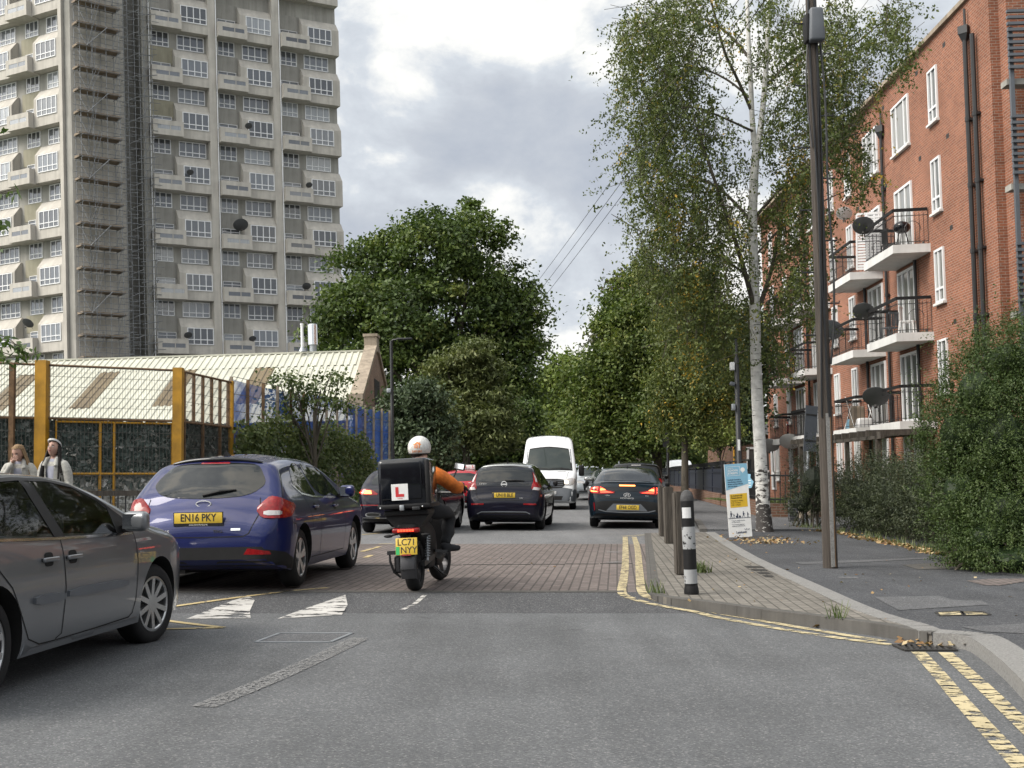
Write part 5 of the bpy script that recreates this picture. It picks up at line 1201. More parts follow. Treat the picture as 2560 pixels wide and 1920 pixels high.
    mb = MB()
    for z in np.arange(0.3, 3.7, 0.42): mb.bar(f0 + Vector((0.05,0,float(z))), f1 + Vector((0.05,0,float(z))), 0.012, 0.012)
    mb.build('wire', M['wire'], n)
    # white sheeting panels on part of the fence's far side
    return f0, f1
F0, F1_ = cage()
def guard_rail():
    t = thing('pedestrian_guard_rail', 'dark pedestrian guard railing with close vertical bars at the left kerb', 'railing', (0,0,0.08))
    a = Vector((-9.5, 15.6, 0)); b = Vector((-4.15, 17.0, 0)); c = Vector((-4.3, 21.5, 0))
    for p, q in ((a, b), (b, c)):
        L_ = (q-p).length; n = int(L_/0.1); mb = MB()
        for j in range(n): s = p.lerp(q, (j+0.5)/n); mb.bar(s + Vector((0,0,0.12)), s + Vector((0,0,0.88)), 0.016, 0.016)
        mb.build('bars', M['dark_steel'], t)
        mb = MB(); mb.bar(p + Vector((0,0,0.92)), q + Vector((0,0,0.92)), 0.055, 0.075); mb.bar(p + Vector((0,0,0.12)), q + Vector((0,0,0.12)), 0.04, 0.04); mb.build('rail', M['wood_post'], t)
        m_ = max(1, int(L_/2))
        for j in range(m_+1): s = p.lerp(q, j/m_); mb = MB(); mb.bar(s, s + Vector((0,0,0.93)), 0.06, 0.06); mb.build('post', M['dark_steel'], t)
guard_rail()
def lamp_l():
    p = D(984, 1150, 43.0); t = thing('street_lamp', 'black street lamp with a short flat head at the far end of the netted fence', 'street lamp', (p.x, 43.0, 0.08), rot=(0, -0.016, 0))
    mb = MB(); mb.lathe([(0.085,0),(0.085,1.3),(0.065,1.35),(0.055,6.0)], 12); mb.build('pole', M['dark_steel'], t, smooth=50)
    mb = MB(); mb.tube([(0,0,5.95),(0.05,0,6.03),(0.3,-0.05,6.05)], 0.03, 6); mb.build('arm', M['dark_steel'], t)
    bm_link('lamp_head', rbox(0.55, 0.2, 0.07, 0.03), M['dark_steel'], t, (0.48, -0.07, 6.05))
    bm_link('cabinet_tag', rbox(0.10, 0.03, 0.25, 0.01), M['plate_w'], t, (0.07, -0.06, 0.95)); bm_link('camera_box', rbox(0.16, 0.12, 0.16, 0.03), M['galv'], t, (-0.1, -0.05, 4.2))
lamp_l()
# ------------------------------------------------------------------ vehicles
def pchip(xs, ys):
    xs = np.array(xs, float); ys = np.array(ys, float); h = np.diff(xs); dl = np.diff(ys)/h; n = len(xs); m = np.zeros(n)
    for i in range(1, n-1):
        if dl[i-1]*dl[i] > 0: w1 = 2*h[i]+h[i-1]; w2 = h[i]+2*h[i-1]; m[i] = (w1+w2)/(w1/dl[i-1]+w2/dl[i])
    m[0] = dl[0]; m[-1] = dl[-1]
    def f(x):
        x = min(max(x, xs[0]), xs[-1]); i = min(int(np.searchsorted(xs, x, 'right'))-1, n-2); i = max(i, 0); t = (x-xs[i])/h[i]
        return float((1+2*t)*(1-t)**2*ys[i] + t*(1-t)**2*h[i]*m[i] + t*t*(3-2*t)*ys[i+1] + t*t*(t-1)*h[i]*m[i+1])
    return f
def body_shell(sp):
    L_, W_ = sp['L'], sp['W']; top = pchip(*zip(*sp['top'])); low = pchip(*zip(*sp['low'])); kf = pchip(*zip(*sp['k']))
    rr, rf = sp.get('rr', 0.42), sp.get('rf', 0.6); dr, df = sp.get('dr', 0.26), sp.get('df', 0.34); rad = sp.get('rad', 0.11); rx = sp.get('rx', 0.20); crown = sp.get('crown', 0.035)
    fine = np.linspace(0, L_, 900); tz = [top(x) for x in fine]; arc = np.concatenate([[0], np.cumsum(np.hypot(np.diff(fine), np.diff(tz)))])
    st = list(np.interp(np.linspace(0, arc[-1], sp.get('n', 92)), arc, fine)); st = sorted(set([round(x, 4) for x in st]))
    def plan(s):
        v = 1.0
        if s < rr: v -= dr*(1-math.sqrt(max(0, 1-((rr-s)/rr)**2)))
        if s > L_-rf: v -= df*(1-math.sqrt(max(0, 1-((s-L_+rf)/rf)**2)))
        return v
    rows = []
    for s in st:
        zl, zh = low(s), top(s); p = plan(s); r = min(rad, 0.45*(zh-zl)); pts = []
        y = lambda z: W_*p*kf(z)
        pts += [(0.0, zl), (0.45*y(zl), zl), (y(zl)*0.93, zl)]
        N_ = 26
        for i in range(N_+1): z = zl + 0.012 + (zh-r-zl-0.012)*i/N_; pts.append((y(z), z))
        yt = y(zh-r); rxx = min(rx, yt*0.5)
        for i in range(1, 8): a = math.pi/2*i/7; pts.append((yt - rxx*(1-math.cos(a)), zh - r + r*math.sin(a)))
        ye = yt - rxx
        for i in range(1, 8): q = ye*(1-i/7); pts.append((q, zh + crown*(1-(q/ye)**2)))
        rows.append(pts)
    nP = len(rows[0]); full = 2*nP - 2; V = []; Fs = []
    for s, pts in zip(st, rows):
        y0 = s - L_/2
        V += [(a, y0, z) for a, z in pts] + [(-a, y0, z) for a, z in pts[-2:0:-1]]
    for i in range(len(st)-1):
        for j in range(full): a = i*full + j; b = i*full + (j+1) % full; Fs.append((a, b, b+full, a+full))
    Fs += [tuple(range(full-1, -1, -1)), tuple((len(st)-1)*full + j for j in range(full))]
    return V, Fs
class Car:
    def __init__(self, name, label, sp, pos, heading, group=None, cat='car', anchor='rear', tilt=0.0):
        self.sp = sp; L_ = sp['L']; h = R(heading); fw = Vector((math.sin(h), math.cos(h), 0)); pos = Vector(pos)
        ctr = pos + fw*L_/2 if anchor == 'rear' else pos - fw*L_/2
        self.root = thing(name, label, cat, ctr, group=group, rot=(0, tilt, -h))
        V, Fs = body_shell(sp); self.bvh = BVHTree.FromPolygons(V, [f if len(f) == 4 else f for f in Fs])
        mats = [sp['paint'], M['arch'], M['interior']]
        me = bpy.data.meshes.new('body'); me.from_pydata(V, [], Fs)
        bm = bmesh.new(); bm.from_mesh(me); bmesh.ops.recalc_face_normals(bm, faces=bm.faces); bm.to_mesh(me); bm.free()
        for m in mats: me.materials.append(m)
        o = link('body', me); cut = MB()
        for s in sp['axles']:
            for sx in (-1, 1):
                n = 40; r = sp['rw'] + sp.get('gap', 0.05); xa, xb = sx*(sp['W']-0.30), sx*(sp['W']+0.3); vs = []
                for x in (xa, xb): vs += [(x, s-L_/2 + r*math.cos(2*math.pi*j/n), sp['rw'] + 0.01 + r*math.sin(2*math.pi*j/n)) for j in range(n)]
                cut.add(vs, [tuple(range(n)), tuple(range(2*n-1, n-1, -1))] + [(j, (j+1) % n, (j+1) % n + n, j+n) for j in range(n)], 1)
        if sp.get('cabin'):
            p = sp['cabin']; n = len(p); vs = [(x, s-L_/2, z) for x in (-1.5, 1.5) for s, z in p]
            cut.add(vs, [tuple(range(n)), tuple(range(2*n-1, n-1, -1))] + [(j, (j+1) % n, (j+1) % n + n, j+n) for j in range(n)], 2)
        cm = cut.mesh('cut', mats); co = link('cut', cm); md = o.modifiers.new('b', 'BOOLEAN'); md.object = co; md.operation = 'DIFFERENCE'; md.solver = 'EXACT'
        bpy.context.view_layer.update(); m2 = bpy.data.meshes.new_from_object(o.evaluated_get(bpy.context.evaluated_depsgraph_get()))
        bpy.data.objects.remove(co); bpy.data.objects.remove(o)
        if len(m2.polygons) < 100: m2 = me
        shade(m2, 42); self.body = link('body', m2, self.root)
        if not sp.get('far'): self.wheels()
        else: self.wheels(8)
    def wheels(self, n=None):
        sp = self.sp; r = sp['rw']; w = sp.get('tw', 0.205); rim = sp.get('rim', r*0.66)
        if 'wm' not in sp:
            mb = MB(); h = w/2; mb.lathe([(rim-0.01,-h+0.03),(rim+0.01,-h+0.005),(r-0.055,-h),(r-0.02,-h+0.012),(r,-h+0.04),(r,h-0.04),(r-0.02,h-0.012),(r-0.055,h),(rim+0.01,h-0.005),(rim-0.01,h-0.03)], 40, axis='x', ring=True); tm = mb.mesh('tyre', M['tyre'], 40)
            mb = MB(); x = h - 0.012
            mb.lathe([(rim-0.02,x-0.03),(rim,x-0.008),(rim+0.004,x),(rim-0.012,x+0.002),(rim-0.02,x-0.006)], 40, axis='x', ring=True); ns = sp.get('spokes', 5)
            mb.lathe([(0.001,x-0.012),(0.055,x-0.010),(0.06,x-0.03)], 16, axis='x')
            for j in range(ns):
                a = 2*math.pi*j/ns + 0.3; c, s = math.cos(a), math.sin(a); wd = sp.get('spw', 0.06)
                for off in ((-1, 1) if sp.get('twin') else (0,)):
                    a2 = a + off*0.16; c2, s2 = math.cos(a2), math.sin(a2)
                    mb.bar((x-0.025, 0.03*c, 0.03*s), (x-0.012, (rim-0.012)*c2, (rim-0.012)*s2), wd*(0.6 if sp.get('twin') else 1), 0.025, up=(1,0,0))
            rm = mb.mesh('rim', M[sp.get('rimmat', 'alloy')], 40)
            mb = MB(); mb.lathe([(0.001, x-0.10), (rim-0.015, x-0.10), (rim-0.012, x-0.03)], 24, axis='x'); bm_ = mb.mesh('brake_well', M['arch'])
            sp['wm'] = (tm, rm, bm_)
        tm, rm, bm_ = sp['wm']
        for i, s in enumerate(sp['axles']):
            for sx in (-1, 1):
                rzv = (0 if sx > 0 else math.pi) - (R(sp.get('steer', 0)) if i == 1 else 0)
                o = link('wheel', tm, self.root, (sx*(sp['W'] - w/2 - sp.get('tuck', 0.035)), s - sp['L']/2, r), (0, 0, rzv)); link('rim', rm, o); link('brake_well', bm_, o)
    # a surface patch drawn in a side, rear, front, corner or top view and laid on the body
    def patch(self, name, view, poly, mat, off=0.004, sx=1, h=0.06, label=None, parent=None, skirt=True, smooth=0, build=True):
        L_ = self.sp['L']
        if view == 'T': o = Vector((0,0,1)); lx = Vector((1,0,0)); ly = Vector((0,1,0)); org = Vector((0,-L_/2,0))
        else:
            az = {'R': 90, 'B': 0, 'F': 180}.get(view, view if isinstance(view, (int, float)) else 0); a = R(az)
            o = Vector((math.sin(a), -math.cos(a), 0)); lx = Vector((math.cos(a), math.sin(a), 0)); ly = Vector((0,0,1)); org = Vector((0,0,0))
            if view == 'R': org = Vector((0,-L_/2,0))
            if view == 'F': lx = Vector((1,0,0))
            if not isinstance(view, str):
                org = Vector((0, -L_/2 if view < 90 else L_/2, 0))
                if view > 90: lx = -lx
        P = [Vector(p) for p in poly]
        for _ in range(smooth):
            P = [q for a, b in zip(P, P[1:] + P[:1]) for q in (a.lerp(b, 0.2), a.lerp(b, 0.8))]
        B = []
        for a, b in zip(P, P[1:] + P[:1]):
            k = max(1, int((b-a).length/h)); B += [a.lerp(b, i/k) for i in range(k)]
        nb = len(B); xs = [p.x for p in B]; zs = [p.y for p in B]; I = []
        x = min(xs) + h/2
        while x < max(xs):
            z = min(zs) + h/2
            while z < max(zs):
                q = Vector((x, z))
                if min((q-p).length for p in B) > h*0.5: I.append(q)
                z += h
            x += h
        vs, es, fs, *_ = delaunay_2d_cdt(B + I, [], [list(range(nb))], 1, 1e-5)
        pts = []; ok = []
        for v in vs:
            p0 = org + lx*v.x + ly*v.y + o*4.0
            if sx < 0: d = Vector((-o.x, o.y, o.z)); p0 = Vector((-p0.x, p0.y, p0.z))
            else: d = o
            hit = self.bvh.ray_cast(p0, -d)
            if hit[0] is None: pts.append(p0); ok.append(False)
            else: pts.append(hit[0] + d*off); ok.append(True)
        tri_ = [f for f in fs if all(ok[i] for i in f)]
        d = Vector((-o.x, o.y, o.z)) if sx < 0 else o
        if skirt:
            cnt = {}
            for f in tri_:
                for a, b in zip(f, f[1:] + f[:1]): cnt[(a, b)] = cnt.get((a, b), 0) + 1
            n0 = len(pts); pts += [p - d*(off + 0.006) for p in pts[:n0]]; side = []
            for (a, b) in cnt:
                if (b, a) not in cnt: side.append((b, a, a+n0, b+n0))
            faces = [tuple(f) for f in tri_] + side
        else: faces = [tuple(f) for f in tri_]
        mb = MB(); mb.add(pts, faces)
        if not build: return mb
        me = bpy.data.meshes.new(name); me.from_pydata([tuple(p) for p in pts], [], faces); me.materials.append(mat)
        bm = bmesh.new(); bm.from_mesh(me); bmesh.ops.delete(bm, geom=[v for v in bm.verts if not v.link_faces], context='VERTS'); bmesh.ops.recalc_face_normals(bm, faces=bm.faces)
        if bm.faces:
            c = max(bm.faces, key=lambda f: f.calc_area() if abs(f.normal.dot(d)) > 0.2 else 0)
            if c.normal.dot(d) < 0: bmesh.ops.reverse_faces(bm, faces=bm.faces)
        bm.to_mesh(me); bm.free(); shade(me, 50)
        ob = link(name, me, parent or self.root)
        if label: ob['label'] = label
        return ob
    def both(self, *a, **k):
        return [self.patch(*a, sx=1, **k), self.patch(*a, sx=-1, **k)]
    def strip(self, name, view, line, w, mat, off=0.003, sx=1, h=0.05, parent=None, closed=False):
        L = [Vector(p) for p in line]; n = len(L); A = []; Bq = []
        for i, p in enumerate(L):
            d = (L[min(i+1, n-1)] - L[max(i-1, 0)]).normalized(); s = Vector((-d.y, d.x)); A.append(p + s*w/2); Bq.append(p - s*w/2)
        return self.patch(name, view, [tuple(p) for p in A + Bq[::-1]], mat, off, sx, h, parent=parent, skirt=False)
    def on(self, view, x, z, off=0.0):
        if view == 'B': o = Vector((0,-1,0)); p = Vector((x, -4, z))
        elif view == 'F': o = Vector((0,1,0)); p = Vector((x, 6, z))
        elif view == 'T': o = Vector((0,0,1)); p = Vector((x, z - self.sp['L']/2, 4))
        elif view == 'R': o = Vector((1,0,0)); p = Vector((4, x - self.sp['L']/2, z))
        else: o = Vector((-1,0,0)); p = Vector((-4, x - self.sp['L']/2, z))
        h = self.bvh.ray_cast(p, -o); return (h[0] if h[0] else Vector((x, -self.sp['L']/2, z))) + o*off
    def plate(self, s, x, z, front=False, flag=False, holder=None, w=0.52, hh=0.111):
        p = min((self.on('F' if front else 'B', x + dx, z + dz) for dx in (-0.24, 0, 0.24) for dz in (-0.05, 0.05)), key=lambda v: -v.y if front else v.y)
        sg = 1 if front else -1; y = p.y + sg*0.012
        o = bm_link('number_plate', rbox(w, 0.012, hh, 0.004, 2), M['plate_w' if front else 'plate_y'], self.root, (x, y, z))
        tx = text_mesh(s, 0.112, M['ink'], 'CENTER', 0.80, 0.001, 0, 0.0015); link('plate_lettering', tx, o, (0.02 if flag else 0, sg*0.0075, 0.0), (R(90), 0, 0 if not front else math.pi))
        if flag: mb = MB(); mb.box((-w/2+0.002,-0.0075,-hh/2+0.004),(-w/2+0.042,-0.0062,hh/2-0.004)); mb.build('plate_band', M['sign_navy'], o)
        if holder: mb = MB(); mb.box((-w/2-0.008,-0.004,-hh/2-0.028),(w/2+0.008,0.006,hh/2+0.006)); mb.build('plate_holder', M['black_plastic'], o); link('holder_lettering', text_mesh(holder, 0.022, M['white'], 'CENTER', 1, 0.0005), o, (0, -0.006, -hh/2-0.015), (R(90), 0, 0))
        return o
    def mirror(self, s, z, mat, sx=1, w=0.20, back=True):
        p = self.on('R', s, z); bm = rbox(w, 0.13, 0.15, 0.05, 4)
        for v in bm.verts: v.co.y += -0.10*abs(v.co.x/w) * (1 if v.co.x > 0 else 0.2)
        o = bm_link('wing_mirror', bm, mat, self.root, (sx*(p.x + w*0.55 + 0.03), p.y, p.z + 0.03), (0, 0, -sx*R(6)) if sx > 0 else (0, 0, math.pi*0 - sx*R(6)))
        if sx < 0: o.scale.x = -1
        mb = MB(); mb.box((-w*0.40,-0.078,-0.055),(w*0.40,-0.066,0.055)); mb.build('mirror_glass', M['chrome'], o)
        mb = MB(); mb.bar((-w*0.8,0.02,-0.06),(-w*0.2,0.02,-0.05), 0.07, 0.05); mb.build('mirror_arm', M['black_plastic'], o)
    def handle(self, s, z, sx=1, mat=None):
        p = self.on('R' if sx > 0 else 'L', s, z); bm = rbox(0.024, 0.21, 0.03, 0.011, 3)
        bm_link('door_handle', bm, mat or self.sp['paint'], self.root, p + Vector((sx*0.018, 0, 0)))
        mb = MB()
        for d in (-0.085, 0.085): mb.box((-0.02, d-0.012, -0.01), (0.02, d+0.012, 0.01))
        mb.build('handle_mount', M['black_plastic'], self.root, p)
        self.patch('handle_recess', 'R', [(s-0.055,z-0.045),(s+0.055,z-0.045),(s+0.065,z),(s+0.055,z+0.045),(s-0.055,z+0.045),(s-0.065,z)], M['arch'], 0.0015, sx, 0.04, smooth=2, skirt=False)
    def wiper(self, x0, z0, x1, z1):
        a = self.on('B', x0, z0, 0.012); b = self.on('B', x1, z1, 0.02); mb = MB(); mb.tube([a, a.lerp(b, 0.5) + Vector((0,-0.015,0.012)), b], [0.022, 0.016, 0.008], 6); mb.build('rear_wiper', M['black_plastic'], self.root)
    def antenna(self, s, h=0.06):
        p = self.on('T', 0, s); bm = bmesh.new(); vs = [bm.verts.new(v) for v in ((-0.03,-0.08,-0.02),(0.03,-0.08,-0.02),(0.03,0.1,-0.02),(-0.03,0.1,-0.02),(0,-0.08,h),(0,-0.05,h))]
        for f in ((3,2,1,0),(0,1,4),(1,2,5,4),(2,3,5),(3,0,4,5)): bm.faces.new([vs[i] for i in f])
        bm_link('roof_antenna', bm, M['black_plastic'], self.root, p)
    def badge(self, view, x, z, kind, mat='badge', r=0.05):
        p = self.on(view, x, z, 0.006); mb = MB()
        if kind == 'oval':
            n = 24; mb.tube([(1.55*r*math.cos(2*math.pi*j/n), 0, 0.62*r*math.sin(2*math.pi*j/n)) for j in range(n+1)], 0.006, 5)
        elif kind == 'ring_bar':
            n = 24; mb.tube([(r*math.cos(2*math.pi*j/n), 0, r*math.sin(2*math.pi*j/n)) for j in range(n+1)], 0.010, 5); mb.box((-r*1.15,-0.008,-0.016),(r*1.15,0.008,0.016))
        elif kind == 'slant_h':
            n = 24; mb.tube([(1.25*r*math.cos(2*math.pi*j/n), 0, 0.68*r*math.sin(2*math.pi*j/n)) for j in range(n+1)], 0.006, 5)
            mb.tube([(-0.55*r,0,-0.45*r),(-0.35*r,0,0.45*r)], 0.006, 5); mb.tube([(0.35*r,0,-0.45*r),(0.55*r,0,0.45*r)], 0.006, 5); mb.tube([(-0.5*r,0,-0.1*r),(0.5*r,0,0.12*r)], 0.006, 5)
        elif kind == 'star':
            n = 24; mb.tube([(r*math.cos(2*math.pi*j/n), 0, r*math.sin(2*math.pi*j/n)) for j in range(n+1)], 0.005, 5)
            for j in range(3): a = math.pi/2 + 2*math.pi*j/3; mb.tube([(0,0,0),(r*math.cos(a),0,r*math.sin(a))], 0.006, 4)
        else: mb.sphere((0,0,0), (r, 0.006, r*0.7), 16, 8)
        mb.build('badge', M[mat], self.root, p, smooth=60)
    def letters(self, s, x, z, size, mat='badge', view='B', sx=1.1):
        p = self.on(view, x, z, 0.004); link('badge_lettering', text_mesh(s, size, M[mat], 'CENTER', sx, 0.002), self.root, p, (R(90), 0, 0))
K_HATCH = [(0.15,0.90),(0.30,0.965),(0.42,0.985),(0.60,1.0),(0.75,0.998),(0.88,0.975),(0.97,0.94),(1.05,0.89),(1.25,0.775),(1.45,0.655),(1.7,0.52)]
LOW = lambda L_, c=0.19: [(0,0.36),(0.08,0.29),(0.25,0.235),(0.6,c),(L_-0.8,c),(L_-0.3,0.20),(L_-0.08,0.25),(L_,0.33)]
def side_glass(c, panes, mat, trim=None, name='side_window'):
    for p in panes: c.both(name, 'R', p, mat, 0.004, h=0.07, smooth=2, skirt=False)
    if trim:
        for ln in trim: c.strip('window_trim', 'R', ln, 0.022, M['chrome'], 0.006, 1); c.strip('window_trim', 'R', ln, 0.022, M['chrome'], 0.006, -1)
def seams(c, view, lines, w=0.008, sides=(1, -1)):
    for ln in lines:
        for s in (sides if view in ('R',) or isinstance(view, (int, float)) else (1,)): c.strip('panel_gap', view, ln, w, M['arch'], 0.0025, s)
# --- dark blue hatchback --------------------------------------------------------
def blue_hatch():
    p = car_paint('deep_blue_paint', (0.0045, 0.010, 0.075), 0.38, 0.25)
    sp = dict(L=4.36, W=0.90, axles=(0.83, 3.478), rw=0.322, tw=0.215, paint=p, k=K_HATCH, low=LOW(4.36), spokes=5, spw=0.075, twin=True, crown=0.055, rr=0.5, dr=0.30,
        top=[(0,0.60),(0.03,0.71),(0.08,0.79),(0.14,0.92),(0.20,1.015),(0.34,1.145),(0.52,1.315),(0.60,1.372),(0.72,1.392),(1.1,1.425),(1.6,1.445),(2.05,1.43),(2.5,1.345),(2.9,1.185),(3.2,1.035),(3.42,0.985),(3.8,0.915),(4.1,0.82),(4.27,0.70),(4.36,0.56)])
    c = Car('hatchback_car', 'dark blue hatchback with silver five-spoke wheels and plate EN16 PKY parked on the left', sp, (GR(548, 1476).x - 0.085, 12.62, 0.0), 5.0, tilt=R(-1.2))
    g = M['glass']
    c.patch('rear_window', 'B', [(-0.52,1.055),(-0.40,1.020),(-0.2,1.005),(0,1.0),(0.2,1.005),(0.40,1.020),(0.52,1.055),(0.605,1.13),(0.60,1.19),(0.50,1.335),(0.41,1.37),(0.2,1.385),(0,1.388),(-0.2,1.385),(-0.41,1.37),(-0.50,1.335),(-0.60,1.19),(-0.605,1.13)], g, 0.006, smooth=1)
    c.patch('high_brake_lamp', 'B', [(-0.16,1.375),(0.16,1.375),(0.16,1.392),(-0.16,1.392)], M['red_lens'], 0.010, h=0.03)
    # roof spoiler lip
    mb = MB(); pts = [c.on('T', x, 0.60 + 0.05*abs(x)/0.5, 0.0) + Vector((0,-0.035,-0.004)) for x in np.linspace(-0.50, 0.50, 13)]
    mb.tube(pts, [0.018] + [0.026]*11 + [0.018], 8); mb.build('roof_spoiler', M['gloss_black'], c.root, smooth=60)
    side_glass(c, [[(0.86,1.125),(1.03,1.045),(1.50,1.00),(1.62,1.00),(1.47,1.385),(1.25,1.375),(1.05,1.30)], [(1.70,1.0),(2.62,0.975),(2.80,0.985),(2.55,1.20),(2.30,1.325),(2.05,1.385),(1.56,1.392)]], g,
        [[(0.83,1.13),(1.03,1.028),(1.5,0.985),(2.2,0.965),(2.78,0.962)]])
    seams(c, 'R', [[(1.62,0.99),(1.60,0.7),(1.60,0.30)], [(1.02,1.03),(1.18,0.80),(1.24,0.62)], [(2.82,0.95),(2.86,0.7),(2.82,0.30)], [(1.24,0.30),(2.82,0.30)], [(0.40,0.72),(0.52,0.70)]])
    seams(c, 'B', [[(-0.60,1.0),(-0.62,0.86),(-0.52,0.63),(-0.46,0.60),(0,0.595),(0.46,0.60),(0.52,0.63),(0.62,0.86),(0.60,1.0)]], 0.010)
    for sx in (1, -1):
        q = lambda P: [(0.52 + (a-0.33)*0.88, b) for a, b in P]
        o = c.patch('tail_lamp', 38, q([(0.36,0.79),(0.52,0.78),(0.70,0.785),(0.79,0.80),(0.91,0.895),(0.90,0.93),(0.74,0.96),(0.60,1.005),(0.51,1.02),(0.42,0.96),(0.33,0.885)]), M['red_lens'], 0.016, sx, 0.04, smooth=1)
        c.patch('reversing_lens', 38, q([(0.385,0.815),(0.60,0.815),(0.615,0.86),(0.40,0.868)]), M['clear_lens'], 0.020, sx, 0.03, parent=o, smooth=1)
        c.patch('reflector', 25, [(0.42,0.41),(0.70,0.405),(0.68,0.44),(0.46,0.475)], M['red_lens'], 0.008, sx, 0.04)
        c.mirror(2.72, 1.0, p, sx); c.handle(1.38, 0.87, sx, p); c.handle(2.33, 0.86, sx, p)
    c.patch('bumper_trim', 'B', [(-0.70,0.36),(0.70,0.36),(0.72,0.42),(0.66,0.49),(-0.66,0.49),(-0.72,0.42)], M['black_plastic'], 0.006)
    for sx in (1, -1): c.patch('bumper_trim', 40, [(0.15,0.21),(0.98,0.21),(0.96,0.34),(0.80,0.42),(0.36,0.49),(0.15,0.49)], M['black_plastic'], 0.0045, sx, 0.05)
    c.patch('lower_valance', 'B', [(-0.80,0.20),(0.80,0.20),(0.80,0.365),(-0.80,0.365)], M['black_plastic'], 0.003)
    c.plate('EN16 PKY', -0.02, 0.80, holder='www.motorford.co.uk'); c.badge('B', 0, 0.945, 'oval', r=0.052); c.letters('Focus', -0.43, 0.665, 0.07, sx=1.2); c.letters('TDCi', 0.19, 0.655, 0.04, 'iron'); c.strip('badge_bar', 'B', [(0.33,0.675),(0.43,0.675)], 0.024, M['chrome'], 0.006)
    c.wiper(-0.02, 1.035, 0.33, 1.09); c.antenna(0.95)
    mb = MB(); mb.box((-0.55,-1.95,0.20),(-0.25,-1.6,0.30)); mb.tube([(-0.42,-2.1,0.25),(-0.42,-1.5,0.26)], 0.03, 8); mb.build('exhaust', M['iron'], c.root)
